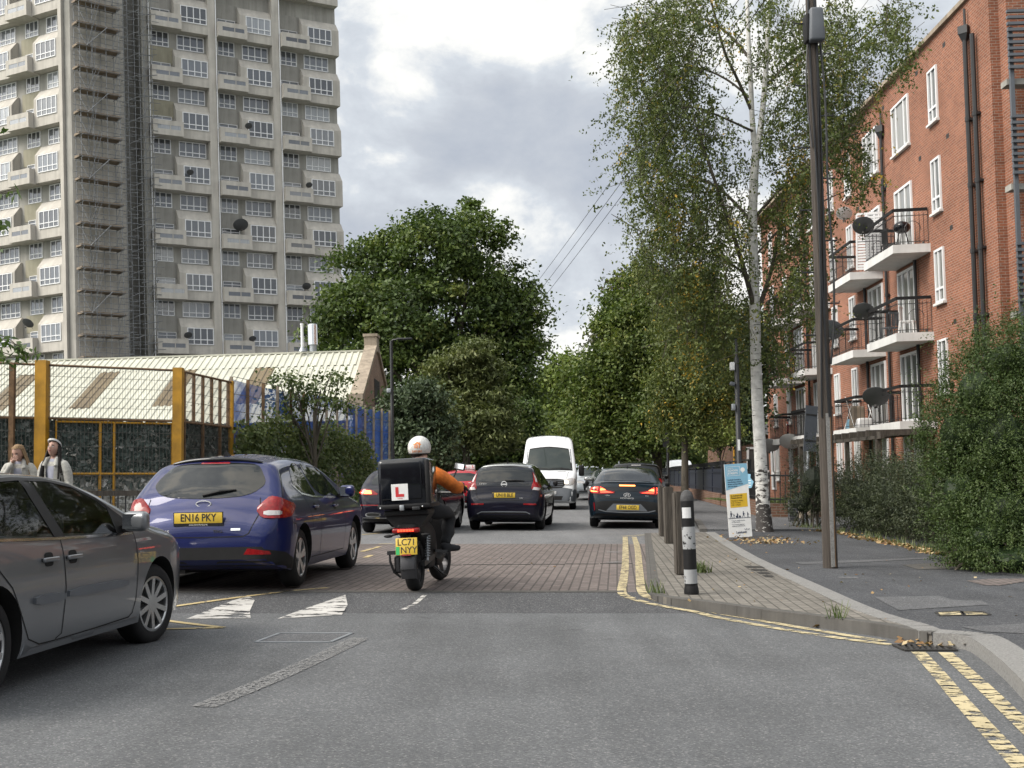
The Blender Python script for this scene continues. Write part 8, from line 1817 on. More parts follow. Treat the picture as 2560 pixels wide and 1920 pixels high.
def pedestrian(name_label, X, Y, rz_, height, jacket, top, hair, headrot, pose, band=False, long_side=0, headat=(0,-0.02,0)):
    t = thing('person', name_label, 'person', (X, Y, 0.08), rz_, 'women walking on the left pavement'); k = height/1.65
    sh = 1.35; 
    V = [(0,0,0.90),(0,0.0,1.05),(0,-0.005,1.20),(0,0.0,1.34),(0,0.0,1.41),(0,-0.01,1.47),
         (0.16,0.0,1.34),(0.215,0.01,1.20),(0.235,0.02,1.06)] + pose['r'] + [(-0.16,0.0,1.34),(-0.215,0.01,1.20),(-0.235,0.02,1.06)] + pose['l'] + [(0.085,0,0.86),(0.095,-0.02,0.50),(0.09,0.02,0.09),(-0.085,0,0.86),(-0.095,0.02,0.50),(-0.09,0.05,0.09)]
    E = [(0,1),(1,2),(2,3),(3,4),(4,5),(3,6),(6,7),(7,8),(8,9),(9,10),(3,11),(11,12),(12,13),(13,14),(14,15),(0,16),(16,17),(17,18),(0,19),(19,20),(20,21)]
    r = [(0.15,0.11),(0.135,0.10),(0.15,0.105),(0.13,0.085),(0.048,)*2,(0.046,)*2] + [(0.078,)*2,(0.072,)*2,(0.064,)*2,(0.055,)*2,(0.036,)*2]*2 + [(0.095,)*2,(0.068,)*2,(0.048,)*2]*2
    V = [tuple(c*k for c in v) for v in V]; r = [tuple(x*k for x in q) for q in r]
    me = skin(V, E, r, 'woman_body', [M[top], M['denim'], M['skin'], M[jacket]], 2)
    classify(me, [(Vector(V[a]), Vector(V[b]), 1 if b >= 16 else (2 if (a, b) in ((4,5),) else (3 if 6 <= b <= 15 else 0)), 1.0) for a, b in E]); link('body', me, t)
    # open jacket panels over the chest
    for s in (-1, 1):
        mb = MB(); vs = []; n_ = 9; m_ = 7
        for i in range(m_+1):
            z = (0.84 + 0.56*i/m_)*k; wd = (0.185 - 0.03*math.sin(i/m_*math.pi) - (0.06 if i >= m_-0 else 0))*k; dp = (0.135 - 0.03*(i/m_))*k
            for j in range(n_+1):
                a = R(-90 + (26 if i < m_ else 40)) + (math.pi - R(26))*j/n_ ; vs.append((s*wd*math.cos(a), dp*math.sin(a), z))
        mb.add(vs, [(i*(n_+1)+j, i*(n_+1)+j+1, (i+1)*(n_+1)+j+1, (i+1)*(n_+1)+j) for i in range(m_) for j in range(n_)]); o = mb.build('jacket_side', M[jacket], t, smooth=80)
        md = None
    mb = MB(); mb.tube([tuple(c*k for c in q) for q in ((-0.10,-0.095,1.30),(-0.085,-0.06,1.40),(-0.05,0.02,1.43),(0.05,0.02,1.43),(0.085,-0.06,1.40),(0.10,-0.095,1.30))], 0.03*k, 8); mb.build('jacket_collar', M[jacket], t, smooth=80)
    for s, q in ((1, 'r'), (-1, 'l')):
        w = Vector(pose[q][1])*k; e = Vector(pose[q][0])*k; hand('hand', t, w, (w-e), s, M['skin'], pose.get('n'+q, (0,-1,0)), 0.5, 0.92*k)
        link('shoe', skin([(s*0.09*k,0.03*k,0.10*k),(s*0.09*k,0.03*k,0.04*k),(s*0.095*k,-0.08*k,0.035*k),(s*0.095*k,-0.17*k,0.03*k)], [(0,1),(1,2),(2,3)], [(0.045,)*2,(0.045,0.04),(0.043,0.033),(0.036,0.025)], 'shoe', M['white'], 2), t)
    if pose.get('strap'):
        mb = MB(); q = [(-0.13,0.08,1.36),(-0.14,-0.03,1.41),(-0.13,-0.115,1.28),(-0.15,-0.13,1.05),(-0.2,-0.12,0.85)]; mb.tube([tuple(c*k for c in p) for p in smooth_line(q, 2)], 0.018, 5); mb.build('bag_strap', M['black_cloth'], t)
    head(t, tuple(c*k for c in (headat[0], headat[1], 1.545 + headat[2])), headrot, hair, long_side, band, pose.get('closed', False))
p = D(136, 1180, 17.0)
pedestrian('woman in a cream fleece jacket and white headband looking up, long dark hair', p.x, 17.0, R(-18), 1.65, 'fleece', 'lilac', 'hair_dark', (R(-16), 0, R(8)), dict(r=[(0.25,-0.03,0.98),(0.24,-0.12,0.80)], l=[(-0.25,-0.03,0.98),(-0.24,-0.10,0.80)], strap=True), band=True)
p = D(48, 1180, 17.25)
pedestrian('woman with long blond hair bowing her head, one hand raised to her mouth', p.x, 17.25, R(4), 1.61, 'fleece', 'lilac', 'hair_blond', (R(24), 0, R(-16)), dict(r=[(0.25,-0.03,0.98),(0.24,-0.12,0.80)], l=[(-0.235,-0.08,1.10),(-0.05,-0.17,1.37)], nl=(0.3,0.9,0.2), closed=True), long_side=1, headat=(0,-0.05,-0.02))
# ------------------------------------------------------------------ trees, hedges and plants
def unit(a): return a/np.maximum(np.linalg.norm(a, axis=1, keepdims=True), 1e-9)
def leaves(P, size, bias, aspect=0.55, k=0.8, fold=0.25, droop=0.0):
    n = len(P); nn = unit(bias*k + rng.normal(size=(n, 3))); r = rng.normal(size=(n, 3)); r[:, 2] -= droop
    a = unit(r - nn*np.sum(r*nn, axis=1, keepdims=True)); b = np.cross(nn, a); s = np.asarray(size).reshape(-1, 1)*np.ones((n, 1)); u = a*s*0.5; v = b*s*aspect*0.5; f = nn*s*fold*0.5
    return np.stack([P-u, P-v*1.0-u*0.1+f, P+u, P+v-u*0.1+f], axis=1).reshape(-1, 3)
def crown(name, parent, P, size, bias, tint, mat, **kw):
    V = leaves(P, size, bias, **kw); me = np_mesh(name, V, np.arange(len(V)).reshape(-1, 4), mat, np.clip(tint, 0, 1)); return link(name, me, parent)
def blobs_px(bl, Y, yd=0.8):
    out = []
    for i, b in enumerate(bl):
        px, py, rx, ry = b[:4]; dy = b[4] if len(b) > 4 else ((i*7) % 5 - 2)*0.22*rx/F*Y
        c = D(px, py, Y + dy); out.append((c.x, c.y, c.z, rx/F*Y, rx/F*Y*yd, ry/F*Y))
    return out
def limb_tubes(mb, base, r0, ends, z_fork, rmin=0.012):
    for e in ends:
        e = Vector(e); f = Vector((base[0] + (e.x-base[0])*0.08, base[1] + (e.y-base[1])*0.08, base[2] + z_fork*(0.75 + 0.35*random.random())))
        m = f.lerp(e, 0.5) + Vector((random.uniform(-.1,.1), random.uniform(-.1,.1), 0.12))*(e-f).length
        pts = smooth_line([f, m, e], 2); k = len(pts); mb.tube(pts, [r0*(0.42 if r0 > 0.11 else 0.22)*(1-i/(k-1)) + rmin for i in range(k)], 6)
def tree(name, label, base, blobs, mat, n_clump, per, size, sig=0.45, trunk_r=0.25, fork=2.5, group=None, bark_='bark', cat='tree', shell=0.55, flat=0.6, tint_mu=0.4, cs=0.0, limbs=14, aspect=0.6, droop=0.0, tops=0.25):
    t = thing(name, label, cat, base, group=group); b0 = np.array(base)
    vol = np.array([b[3]*b[5]*max(b[3], b[5])**0.3 for b in blobs]); vol = vol/vol.sum(); C = []; O = []; Rr = []
    for b, w in zip(blobs, vol):
        k = max(2, int(n_clump*w)); d = unit(rng.normal(size=(k, 3))); rad = (shell + (1-shell)*rng.random((k, 1))**0.5)*(1 + 0.10*rng.normal(size=(k, 1))); r = np.array(b[3:]); C.append(np.array(b[:3]) + d*rad*r); O.append(d)
    C = np.concatenate(C); O = np.concatenate(O); m = len(C)
    cn = (per*(0.4 + 1.2*rng.random(m))).astype(int); idx = np.repeat(np.arange(m), cn); n = len(idx)
    sg = sig*(0.6 + 0.8*rng.random(m)); off = rng.normal(size=(n, 3))*sg[idx][:, None]; off[:, 2] *= flat
    P = C[idx] + off - b0; ct = tint_mu + 0.16*rng.normal(size=m); tint = ct[idx] + 0.13*rng.normal(size=n) + tops*np.clip(off[:, 2]/np.maximum(sg[idx], 1e-3), -1, 1)*0.0 + cs*rng.random(n)
    P[:, 2] = np.maximum(P[:, 2], 0.05)
    crown('crown', t, P, size*(0.65 + 0.7*rng.random(n)), O[idx]*0.6 + np.array([0, 0, 0.9]), tint, mat, aspect=aspect, droop=droop)
    mb = MB(); h = min(b[2]-b[5]*0.2 for b in blobs) - base[2]; h = max(h, fork*1.1)
    mb.tube([(0,0,-0.15),(0,0,0.15),(0.02,0,0.5),(0.03,0.02,h*0.5),(0,0,h)], [trunk_r*1.5, trunk_r*1.2, trunk_r, trunk_r*0.85, trunk_r*0.6], 12)
    ends = [C[i] - b0 for i in rng.choice(m, min(limbs, m), replace=False)]; limb_tubes(mb, (0,0,0), trunk_r, ends, fork*1.0 if fork > 1 else h*0.6)
    mb.build('trunk', M[bark_], t, smooth=60); return t
def gp(px, Y, z=0.05): return (D(px, 1188, Y).x, Y, z)
# the large plane tree
tree('plane_tree', 'huge dark green broad-crowned tree rising behind the hall roof', gp(1110, 80), blobs_px([(1080,640,120,90),(1180,600,80,85),(960,680,100,90),(870,740,80,110),(830,830,55,75),(1000,800,150,120),(1150,780,150,140),(1265,760,85,110),(1288,870,66,115),(1220,900,120,130),(1050,930,130,110),(1255,1000,78,100),(1150,1050,110,100),(1040,565,38,32),(1170,545,34,32),(1245,585,34,36),(925,625,45,42),(800,880,45,60),(920,900,90,80),(1318,770,38,60),(1100,560,30,40)], 80), M['plane_leaf'], 820, 120, 0.285, 0.52, 0.55, 5.0, limbs=40, tint_mu=0.38)
tree('feathery_tree', 'olive green feathery tree with drooping layered boughs in front of the huge tree', gp(1165, 58), blobs_px([(1178,878,38,30),(1140,920,52,36),(1205,930,50,38),(1115,985,55,42),(1200,1000,72,48),(1150,1055,80,45),(1235,1050,48,50),(1110,1085,55,40),(1200,1100,75,40),(1100,930,30,30)], 58), M['conifer_leaf'], 330, 110, 0.24, 0.36, 0.22, 3.0, flat=0.35, tint_mu=0.45, aspect=0.35, droop=0.8)
tree('dark_bushy_tree', 'dark bluish green bushy tree right of the black street lamp', gp(1040, 50), blobs_px([(1030,1000,52,40),(1000,1060,50,60),(1070,1060,55,70),(1040,1120,75,60),(1010,1160,60,45),(1085,1150,50,50),(1060,985,40,30)], 50), M['dark_leaf'], 260, 110, 0.17, 0.30, 0.18, 1.6, tint_mu=0.45)
# trees along the right-hand side, nearest first
tree('street_tree', 'slim street tree with a grey trunk and hanging foliage beside the timber bollards', (G(1733,1288,0.07).x, 37.3, 0.06), blobs_px([(1745,745,62,65),(1715,830,70,75),(1775,830,60,80),(1740,930,85,75),(1700,1000,55,60),(1765,1010,75,60),(1690,900,50,70),(1805,960,45,70),(1735,1070,60,35),(1660,1010,35,60)], 37.3), M['birch_leaf'], 420, 85, 0.105, 0.24, 0.125, 3.0, flat=1.2, tint_mu=0.42, aspect=0.45, droop=1.0, group=None, limbs=22)
tree('lime_tree', 'broad glossy green tree leaning over the parked cars at the right kerb', gp(1640, 56), blobs_px([(1560,850,80,90),(1620,770,85,95),(1700,800,95,120),(1515,930,62,80),(1590,960,100,95),(1690,960,110,110),(1490,1030,60,65),(1560,1070,100,70),(1660,1050,110,60),(1520,1115,80,45),(1620,1105,80,28),(1545,770,40,50)], 56), M['lime_leaf'], 640, 140, 0.175, 0.40, 0.3, 3.2, tint_mu=0.40, limbs=24)
tree('copper_tree', 'taller leafy tree with a few bronze twigs showing at its top left edge', gp(1600, 66), blobs_px([(1540,790,28,50),(1510,830,30,45),(1560,720,30,36),(1600,720,60,50),(1530,880,50,60)], 66), leafy('bronze_leaf', [(0.03,0.03,0.015),(0.05,0.06,0.02),(0.10,0.05,0.035)], 0.2), 120, 60, 0.24, 0.35, 0.25, 5, tint_mu=0.45)
tree('pale_green_tree', 'pale yellow-green tree far down the street in the gap above the van', gp(1405, 112), blobs_px([(1395,945,48,55),(1370,1010,42,60),(1435,985,50,75),(1415,1060,62,60),(1370,1085,45,45),(1450,1090,50,50)], 112), M['pale_leaf'], 300, 80, 0.42, 0.6, 0.3, 3.0, tint_mu=0.5)
tree('far_green_tree', 'mid green tree behind the parked row, right of the pale far tree', gp(1475, 92), blobs_px([(1460,960,42,70),(1485,1020,48,70),(1470,1090,60,60),(1510,1080,50,60)], 92), M['lime_leaf'], 260, 80, 0.32, 0.5, 0.3, 3.0, tint_mu=0.55)
tree('far_green_tree', 'deep green tree farthest down the street, left of the pale one', gp(1340, 135), blobs_px([(1345,1090,36,60),(1300,1100,60,70),(1380,1130,50,45),(1240,1120,60,60)], 135), M['plane_leaf'], 230, 80, 0.5, 0.7, 0.3, 3.0, tint_mu=0.45)
tree('shade_tree', 'dark shaded tree filling the gap left of the white van', gp(1265, 72), blobs_px([(1260,1090,60,60),(1300,1130,45,45),(1200,1120,60,45),(1300,1060,40,60)], 72), M['plane_leaf'], 260, 80, 0.26, 0.42, 0.22, 2.4, tint_mu=0.3)
tree('garden_tree', 'dark garden tree between the birch trunk and the black lamp post', gp(1845, 52), blobs_px([(1845,850,60,95),(1835,960,55,75),(1870,1000,36,70),(1835,1060,45,50),(1900,900,28,60)], 52), M['dark_leaf'], 250, 85, 0.18, 0.34, 0.2, 3.4, tint_mu=0.5)
tree('low_shrub', 'small pale variegated shrub over the navy fence near the lamp post', gp(1800, 49, 0.05), blobs_px([(1790,1085,38,22),(1825,1070,30,20),(1770,1100,25,16)], 49), M['pale_leaf'], 60, 70, 0.12, 0.2, 0.05, 2.2, tint_mu=0.7, cat='shrub')
tree('back_tree', 'dense dark tree low behind the navy fence and white van roof', gp(1660, 108), blobs_px([(1600,1130,90,60),(1700,1110,90,60),(1760,1090,60,50),(1660,1060,80,70)], 108), M['plane_leaf'], 260, 80, 0.28, 0.42, 0.25, 2.5, tint_mu=0.25)
# a far belt of trees that closes the street
def belt():
    P = []; T = []
    for _ in range(170):
        x = rng.uniform(-75, 75); c = np.array([x, 165 + rng.uniform(-12, 12), rng.uniform(1, 7.5)]); k = 150; P.append(c + rng.normal(size=(k, 3))*np.array([2.2, 2.0, 1.6])); T.append(np.full(k, 0.4 + 0.15*rng.normal()) + 0.12*rng.normal(size=k))
    P = np.concatenate(P); P[:, 2] = np.maximum(P[:, 2], 0.9); o = crown('distant_treeline', None, P, 0.9*(0.6 + 0.8*rng.random(len(P))), np.tile([0, -0.4, 0.8], (len(P), 1)), np.concatenate(T), M['plane_leaf']); o['kind'] = 'stuff'
belt()
# small sparse tree in front of the ivy
tree('sparse_small_tree', 'small sparse tree with bare forked twigs in front of the ivy fence', gp(785, 33.5, 0.08), blobs_px([(700,955,42,20),(757,965,48,30),(838,943,40,18),(872,955,24,16),(800,995,58,26),(700,1000,35,24),(912,1027,32,9),(740,1020,45,22),(850,1000,40,25)], 33.5), M['ivy_leaf'], 105, 20, 0.11, 0.17, 0.07, 1.9, tint_mu=0.4, limbs=14, shell=0.3)
# ivy over the netted fence
def ivy():
    t = thing('ivy', 'thick green ivy climbing the blue netted fence', 'ivy', (0,0,0)); P = []; T = []; f0 = np.array(F0); f1 = np.array(F1_)
    for _ in range(560):
        s = rng.random()**1.1*0.86; top = 2.6 - 0.22*math.sin(s*23) - max(0, s-0.66)*6; z = rng.uniform(0.15, top)
        if rng.random() < 0.16 + 0.5*(z < 1.6)*(rng.random() < 0.5): continue
        c = f0 + (f1-f0)*s + np.array([0.16, -0.05, z]); k = int(rng.uniform(18, 52)); P.append(c + rng.normal(size=(k, 3))*np.array([0.09, 0.30, 0.20])); T.append(np.full(k, 0.35 + 0.25*(z > top-0.6) + 0.15*rng.normal()) + 0.12*rng.normal(size=k))
    P = np.concatenate(P); T = np.concatenate(T); crown('foliage', t, P, 0.115*(0.6 + 0.8*rng.random(len(P))), np.tile([0.8, -0.5, 0.4], (len(P), 1)), T, M['ivy_leaf'], aspect=0.8)
    mb = MB()
    for _ in range(26):
        if _ == 0: mb.bar(Vector(f0) + Vector((0.06,0,0.06)), Vector(f1) + Vector((0.06,0,0.06)), 0.1, 0.1)
        s = rng.random()*0.8; c = f0 + (f1-f0)*s; pts = [Vector(c) + Vector((0.06 + rng.normal()*0.02, rng.normal()*0.12, 0.25*j)) for j in range(10)]; mb.tube(pts, 0.012, 4)
    mb.build('stem', M['bark'], t)
ivy()
def bed_plants():
    for i, (px, Y, rx, rz_, lab, mt) in enumerate(((655, 27.0, 40, 45, 'low green plant at the foot of the ivy just past the blue car roof', 'ivy_leaf'), (760, 29.0, 55, 40, 'spreading low shrub under the ivy beside the small sparse tree', 'hedge_leaf'), (860, 30.5, 45, 34, 'pale yellowish bedding shrub at the kerb past the blue car', 'shrub_leaf'), (915, 33.5, 38, 40, 'tall pale bedding shrub left of the black hatchback roof', 'shrub_leaf'), (970, 38.0, 35, 50, 'dark low shrub at the foot of the street lamp', 'dark_leaf'), (820, 27.5, 40, 18, 'purple-leaved low shrub behind the door mirror of the blue car', 'purple'))):
        if mt == 'purple': m = leafy('purple_leaf', [(0.02,0.012,0.018),(0.05,0.025,0.04),(0.06,0.05,0.03)], 0.15)
        else: m = M[mt]
        c = D(px, 1188, Y); tree('bedding_shrub', lab, (c.x, Y, 0.08), [(c.x, Y, 0.55*rz_/F*Y + 0.1, rx/F*Y, rx/F*Y*0.8, rz_/F*Y)], m, 46, 60, 0.07, 0.12, 0.02, 0.3, cat='shrub', group='shrubs along the left fence', tint_mu=0.5, limbs=6)
bed_plants()
# silver birch -------------------------------------------------------------
def birch():
    Yb = 26.2; base = Vector((D(1911, 1330, Yb).x, Yb, ZF)); t = thing('silver_birch', 'tall silver birch with white peeling bark and hanging yellowing leaves', 'tree', base)
    def pt(px, py, dy=0.0): return D(px, py, Yb + dy) - base
    mb = MB()
    def br(pts, r):
        p = smooth_line([Vector(q) for q in pts], 2); k = len(p); mb.tube(p, [r[0] + (r[1]-r[0])*i/(k-1) for i in range(k)], 10, 0 if r[0] > 0.063 and r[1] > 0.02 else 1)
    tr = [Vector((0,0,-0.1)), Vector((0,0,0.06)), pt(1906, 1240), pt(1900, 1120), pt(1893,1000), pt(1889,880), pt(1887,760)]; mb.tube(tr, [0.27,0.185,0.145,0.132,0.125,0.118,0.115], 18)
    br([pt(1887,762), pt(1884,660), pt(1881,560), pt(1884,460), pt(1889,385)], (0.112, 0.088)); br([pt(1889,390), pt(1880,300), pt(1877,200), pt(1870,80), pt(1866,-100), pt(1862,-300)], (0.066, 0.03)); br([pt(1889,392), pt(1902,320), pt(1912,220,0.2), pt(1920,90,0.3), pt(1926,-100,0.4), pt(1930,-300,0.5)], (0.078, 0.03))
    br([pt(1886,775), pt(1868,700,-0.2), pt(1835,590,-0.5), pt(1800,490,-0.8), pt(1762,380,-1.0), pt(1730,280,-1.1)], (0.065, 0.018)); br([pt(1890,790), pt(1915,720,0.2), pt(1938,640,0.4), pt(1955,540,0.6), pt(1972,420,0.8)], (0.062, 0.018))
    br([pt(1882,560), pt(1850,520,0.3), pt(1800,470,0.8), pt(1740,440,1.2), pt(1660,430,1.6), pt(1600,470,1.8)], (0.045, 0.010)); br([pt(1878,275), pt(1845,200,-0.3), pt(1805,120,-0.6), pt(1782,10,-0.8), pt(1740,-90,-1.0)], (0.04, 0.014)); br([pt(1877,150), pt(1830,90,0.4), pt(1760,40,0.8), pt(1650,40,1.2), pt(1560,90,1.4)], (0.038, 0.008))
    br([pt(1881,250), pt(1810,190,0.3), pt(1720,160,0.8), pt(1640,180,1.1), pt(1560,260,1.3)], (0.03, 0.008)); br([pt(1886,330), pt(1800,290,-0.6), pt(1720,260,-1.2), pt(1640,300,-1.5)], (0.03, 0.008))
    br([pt(1914,215,0.2), pt(1980,150,0.5), pt(2060,110,0.8), pt(2130,120,1.0), pt(2190,65,1.1), pt(2260,20,1.2)], (0.04, 0.008)); br([pt(1890,540), pt(1960,460,-0.5), pt(2040,400,-0.9), pt(2110,340,-1.1), pt(2170,330,-1.3)], (0.04, 0.008)); br([pt(1887,640), pt(1960,560,0.6), pt(2040,510,1.0), pt(2130,470,1.3)], (0.03, 0.008)); br([pt(1885,700), pt(1800,640,0.5), pt(1720,610,1.0), pt(1640,600,1.4), pt(1560,555,1.5), pt(1528,535,1.5)], (0.03, 0.006))
    br([pt(2130,120,1.0), pt(2100,170,1.0), pt(2080,230,1.1)], (0.015, 0.006)); br([pt(1800,490,-0.8), pt(1770,520,-0.9), pt(1745,600,-1.0)], (0.02, 0.006))
    trunk_mb = mb
    B = [(1600,80,62,80,1),(1680,50,80,80,1),(1625,190,72,80,1),(1710,160,60,70,1),(1700,270,80,90,1),(1612,370,58,70,1),(1700,400,74,90,1),(1640,490,62,70,1),(1710,540,80,80,1),(1665,640,66,70,1),(1745,660,70,80,1.1),(1600,650,34,45,.8),(1575,560,35,30,.5),(1785,540,56,80,1.1),(1785,330,38,90,.5),(1835,440,38,60,.5),(1830,90,34,70,.4),(1770,30,55,60,.9),(1960,60,52,80,.9),(2000,190,56,90,1),(1955,330,50,80,.9),(2000,460,62,90,1.1),(1950,590,56,80,1.1),(1990,680,52,70,1),(2095,50,52,60,.8),(2085,160,56,80,1),(2150,190,60,60,.6),(2100,290,62,62,1),(2200,80,45,70,.9),(2245,50,42,60,.8),(2262,140,26,50,.7),(2120,400,52,60,.8),(2165,450,36,42,.7),(2060,330,50,60,1),(2010,760,50,50,.8),(1700,760,70,80,1.1),(1765,800,66,90,1.2),(1830,640,44,70,.7),(1835,780,44,70,.6),(1700,870,40,60,.5),(1770,900,44,50,.5),(1930,790,46,80,1.1),(1945,880,40,70,.9),(1850,560,34,60,.6),(1905,150,40,80,.4),(1550,300,24,50,.6),(1560,150,24,50,.6),(1900,20,40,50,.5),(1590,430,40,40,.5),(1650,730,40,50,.7),(2040,90,50,60,.7),(2040,560,46,50,.8),(2050,240,50,60,.9),(1640,300,50,60,.8)]
    P = []; T = []; Dn = []; tw = MB()
    for px, py, rx, ry, dens in B:
        k = int(rx*ry*dens*0.0205) + 2
        for _ in range(k):
            a = rng.uniform(0, 2*math.pi); q = math.sqrt(rng.random()); c = np.array(pt(px + rx*q*math.cos(a), py + ry*q*math.sin(a)*0.9 - 16, rng.uniform(-1.9, 1.9)))
            if abs(c[0] - pt(1888, 0)[0]) < 0.26 and c[1] < 0.2 and py > 330: c[1] = rng.uniform(0.3, 1.8)
            ln = rng.uniform(0.35, 1.15); m = int(ln*rng.uniform(26, 52)); s = np.sort(rng.random(m)); sw = rng.normal(size=2)*0.16; yl = 0.95 if rng.random() < 0.012 else (0.36 + 0.15*rng.normal())
            if rng.random() < 0.45: ln *= 0.45; sw = sw*3.2
            L_ = c + np.stack([sw[0]*s + 0.05*rng.normal(size=m), sw[1]*s + 0.05*rng.normal(size=m), -ln*s + 0.03*rng.normal(size=m)], axis=1); P.append(L_); T.append(np.full(m, yl) + 0.13*rng.normal(size=m))
            if rng.random() < 0.35: tw.tube([Vector(c) + Vector((-sw[0]*0.6, -sw[1]*0.6, 0.18)), Vector(c), Vector(c) + Vector((sw[0]*0.5, sw[1]*0.5, -ln*0.5))], 0.006, 3, caps=False)
    for px, py, n_ in ((1690,555,300),(1600,70,0),(1985,430,340),(1728,730,260),(1725,880,240)):
        c = np.array(pt(px, py, -0.6)); P.append(c + rng.normal(size=(n_, 3))*np.array([0.16, 0.2, 0.30])); T.append(np.full(n_, 0.93) + 0.1*rng.normal(size=n_))
    P = np.concatenate(P); T = np.concatenate(T)
    crown('crown', t, P, 0.066*(0.65 + 0.7*rng.random(len(P))), np.tile([0, -0.3, 0.2], (len(P), 1)), T, M['birch_leaf'], aspect=0.62, droop=1.4)
    trunk_mb.add(tw.v, tw.f, 1); trunk_mb.build('trunk', [M['birch'], M['bark']], t, smooth=70)
birch()
# shrubs -------------------------------------------------------------------
def shrub(name, label, cat, blobs, mat, per_m2, size, mu=0.45, spray=0.0, core=True, aspect=0.45):
    b0 = np.array([blobs[0][0], blobs[0][1], ZF]); t = thing(name, label, cat, tuple(b0)); P = []; O = []; T = []
    for i, b in enumerate(blobs):
        c = np.array(b[:3]); r = np.array(b[3:6]); area = 4*math.pi*((r[0]*r[1])**1.6/3 + (r[0]*r[2])**1.6/3 + (r[1]*r[2])**1.6/3)**(1/1.6); n = int(area*per_m2)
        # leaves sit on many short sprays that stand out from the mass
        m = max(20, n//26); d0 = unit(rng.normal(size=(m, 3))); root = c + d0*r*(0.80 + 0.16*rng.random((m, 1))); dirv = unit(d0 + np.array([0, 0, 0.55 if spray else 0.1]) + 0.55*rng.normal(size=(m, 3))); ln = (0.10 + 0.22*rng.random((m, 1)))*(1 + spray*(d0[:, 2:3] > 0.35)*rng.random((m, 1))*3)
        j = rng.integers(0, m, n); s = rng.random((n, 1)); p = root[j] + dirv[j]*ln[j]*s + 0.022*rng.normal(size=(n, 3)); P.append(p); O.append(dirv[j]*0.3 + d0[j]*0.6 + np.array([0, 0, 0.5])); T.append(mu + 0.13*rng.normal(size=m)[j] + 0.13*rng.normal(size=n) + 0.05*s[:, 0])
    P = np.concatenate(P); O = np.concatenate(O); T = np.concatenate(T); keep = P[:, 2] > ZF + 0.03
    for b in blobs:                                                         # drop leaves buried in a neighbour
        q = np.sum(((P - np.array(b[:3]))/np.array(b[3:6]))**2, axis=1); keep &= q > 0.36
    P = P[keep]; O = O[keep]; T = T[keep]
    crown('foliage', t, P - b0, size*(0.6 + 0.8*rng.random(len(P))), O, T, mat, aspect=aspect)
    mb = MB()
    for b in blobs:
        c = Vector(b[:3]) - Vector(b0)
        for _ in range(8):
            d = unit(rng.normal(size=(1, 3)))[0]; e = c + Vector(d*np.array(b[3:6])*0.95); 
            if e.z < 0.05: e.z = 0.05
            mb.tube([Vector((c.x + rng.normal()*0.1, c.y + rng.normal()*0.1, 0.0)), c.lerp(e, 0.3), e], [0.018, 0.012, 0.004], 4)
    sm = mb
    if core:  # solid core against see-through, in the darkest leaf tone, stems joined in
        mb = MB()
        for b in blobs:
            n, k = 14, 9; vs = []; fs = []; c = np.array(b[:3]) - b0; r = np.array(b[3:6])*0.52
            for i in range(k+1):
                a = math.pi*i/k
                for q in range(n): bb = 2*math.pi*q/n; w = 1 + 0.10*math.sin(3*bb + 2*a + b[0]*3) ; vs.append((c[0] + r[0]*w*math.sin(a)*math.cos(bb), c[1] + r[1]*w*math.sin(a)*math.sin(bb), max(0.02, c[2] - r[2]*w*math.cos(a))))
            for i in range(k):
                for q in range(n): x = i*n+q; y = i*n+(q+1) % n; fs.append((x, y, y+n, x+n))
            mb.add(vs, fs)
        mb.add(sm.v, sm.f, 1); me = mb.mesh('core_and_stems', [mat, M['bark']]); a = me.attributes.new('tint', 'FLOAT', 'FACE'); a.data.foreach_set('value', [0.0]*len(me.polygons)); link('core_and_stems', me, t)
    return t
shrub('big_shrub', 'large light green small-leaved bush overhanging the footway at the right edge', 'bush', blobs_px([(2520,910,105,95,0.6),(2440,985,85,100,0.2),(2400,1095,100,110,0.1),(2500,1110,135,160,0),(2405,1235,92,95,-0.2),(2515,1290,130,120,-0.5),(2470,1345,78,62,-0.9),(2425,1385,66,48,-0.8),(2540,1395,110,48,-1.2),(2640,1010,150,200,0.2),(2640,1260,150,170,-0.5)], 16.4, 1.0), M['shrub_leaf'], 2900, 0.036, 0.50, spray=0.8)
hb = []
for i in range(8):
    f = i/7; a = Vector((7.15, 26.6, 0)).lerp(Vector((6.95, 18.2, 0)), f); hb.append((a.x + 0.62, a.y, 0.72 + 0.05*math.sin(i*2.1), 0.66, 0.95, 0.72 + 0.06*math.sin(i*1.7)))
shrub('hedge', 'long dark low hedge between the telegraph pole and the big bush', 'hedge', hb, M['hedge_leaf'], 2100, 0.038, 0.42, spray=0.6)
shrub('round_bush', 'rounded dark bush at the end of the hedge, left of the telegraph pole', 'bush', blobs_px([(2035,1205,52,72),(2008,1255,42,50),(2066,1245,42,62)], 28.2, 1.0), M['hedge_leaf'], 1300, 0.042, 0.42, spray=0.6)
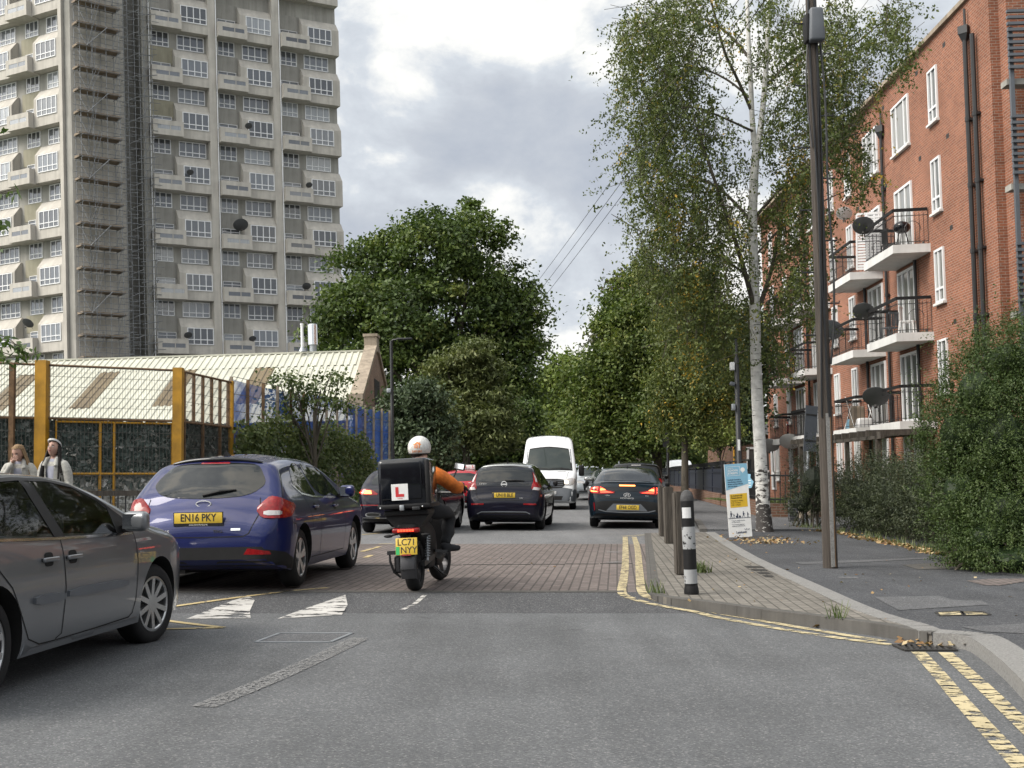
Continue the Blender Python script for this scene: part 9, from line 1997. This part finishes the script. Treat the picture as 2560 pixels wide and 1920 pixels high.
def verge():
    P = []; 
    for p in hl:
        for _ in range(90): P.append((p.x + rng.normal()*0.09 + 0.05, p.y + rng.normal()*0.5, p.z))
    q = GR(*rz((505, 745))); w = [G(*r5((250+10*i, 1015)), ZF) for i in range(4)] + [G(*r5((70, 1105)), ZF), G(*r5((860, 1215)), ZF)]
    for c in w:
        for _ in range(26): P.append((c.x + rng.normal()*0.04, c.y + rng.normal()*0.05, ZF))
    for _ in range(40): P.append((q.x + rng.normal()*0.03, q.y + 0.04 + rng.normal()*0.02, q.z))
    V = []; T = []
    for x, y, z in P:
        a = rng.uniform(0, 6.28); h = rng.uniform(0.05, 0.16); c, s = math.cos(a), math.sin(a); b = Vector((x, y, z)); tip = b + Vector((c*h*0.5, s*h*0.5, h)); wv = Vector((-s, c, 0))*0.006
        V += [b - wv, b + wv, tip + wv*0.3, tip - wv*0.3]; T.append(rng.random())
    o = link('grass_tufts', np_mesh('grass_tufts', [tuple(v) for v in V], np.arange(len(V)).reshape(-1, 4), M['grass'], T)); o['kind'] = 'stuff'
    n = 9000; x = rng.uniform(7.4, 13, n); y = rng.uniform(34.4, 46.8, n); P2 = np.stack([x, y, np.full(n, 0.36)], 1); o = crown('lawn_grass', None, P2, 0.09, np.tile([0, -1.0, 0.3], (n, 1)), rng.random(n), M['grass'], aspect=0.25); o['kind'] = 'stuff'
verge()
# leafy branches reaching in from a tree just outside the left edge
def cherry():
    base = Vector((-7.6, 14.2, 0.08)); t = thing('overhanging_tree', 'tree at the left edge whose toothed leaves hang into view', 'tree', base); mb = MB(); mb.tube([(0,0,-0.1),(0,0,0.3),(0.05,0,2.2),(0.2,-0.1,3.4),(0.3,-0.2,4.9)], [0.2,0.14,0.12,0.10,0.05], 10); P = []; T = []; B = []
    Yl = 12.8
    def twig(pxs, n, sp=0.07, r=0.012):
        pts = smooth_line([D(x, y, Yl) - base for x, y in pxs], 2); mb.tube(pts, [r*(1-0.7*i/len(pts)) for i in range(len(pts))], 5)
        for _ in range(n):
            f = rng.random(); i = min(len(pts)-2, int(f*(len(pts)-1))); p = pts[i].lerp(pts[i+1], rng.random()); P.append(np.array(p) + rng.normal(size=3)*np.array([sp, sp*1.6, sp*0.55]) + np.array([0, 0, -0.05])); T.append(0.45 + 0.2*rng.normal())
    hub = [(-420, 560), (-330, 640)]
    twig(hub + [(-200,780),(-90,820),(0,846),(70,872)], 95); twig(hub + [(-200,760),(-100,790),(-20,830),(30,850),(55,880)], 70); twig(hub + [(-150,800),(-60,850),(0,880),(40,890)], 60); twig(hub + [(-220,560),(-100,510),(-10,485),(42,470)], 60, 0.05); twig(hub + [(-220,590),(-110,570),(-20,560),(20,556)], 36, 0.04); twig(hub + [(-230,420),(-120,330),(-40,310),(2,308)], 26, 0.04); twig([(-420,460),(-250,380),(-120,300),(-60,280)], 60, 0.12); twig(hub + [(-200,650),(-90,640),(-20,630),(6,626)], 20, 0.03)
    mb.tube([(0.3,-0.2,4.9), tuple(D(-420,560,Yl) - base)], 0.04, 6); mb.tube([(0.2,-0.1,3.4), tuple(D(-330,640,Yl) - base)], 0.03, 6); mb.tube([(0.3,-0.2,4.6), tuple(D(-420,460,Yl) - base)], 0.03, 6)
    mb.build('trunk', M['bark'], t, smooth=60)
    for _ in range(2200): d = unit(rng.normal(size=(1, 3)))[0]; P.append(np.array([-1.0, 0.4, 4.6]) + d*np.array([1.5, 1.6, 1.2])*rng.random()**0.4); T.append(0.4 + 0.2*rng.normal())
    P = np.array(P); far_ = (P[:, 0] + base.x)/(P[:, 1] + base.y); P = np.array(P); crown('crown', t, P, 0.105*(0.7 + 0.6*rng.random(len(P))), np.tile([0.2, -0.5, 0.5], (len(P), 1)), np.array(T), M['cherry_leaf'], aspect=0.48, droop=1.6)
cherry()
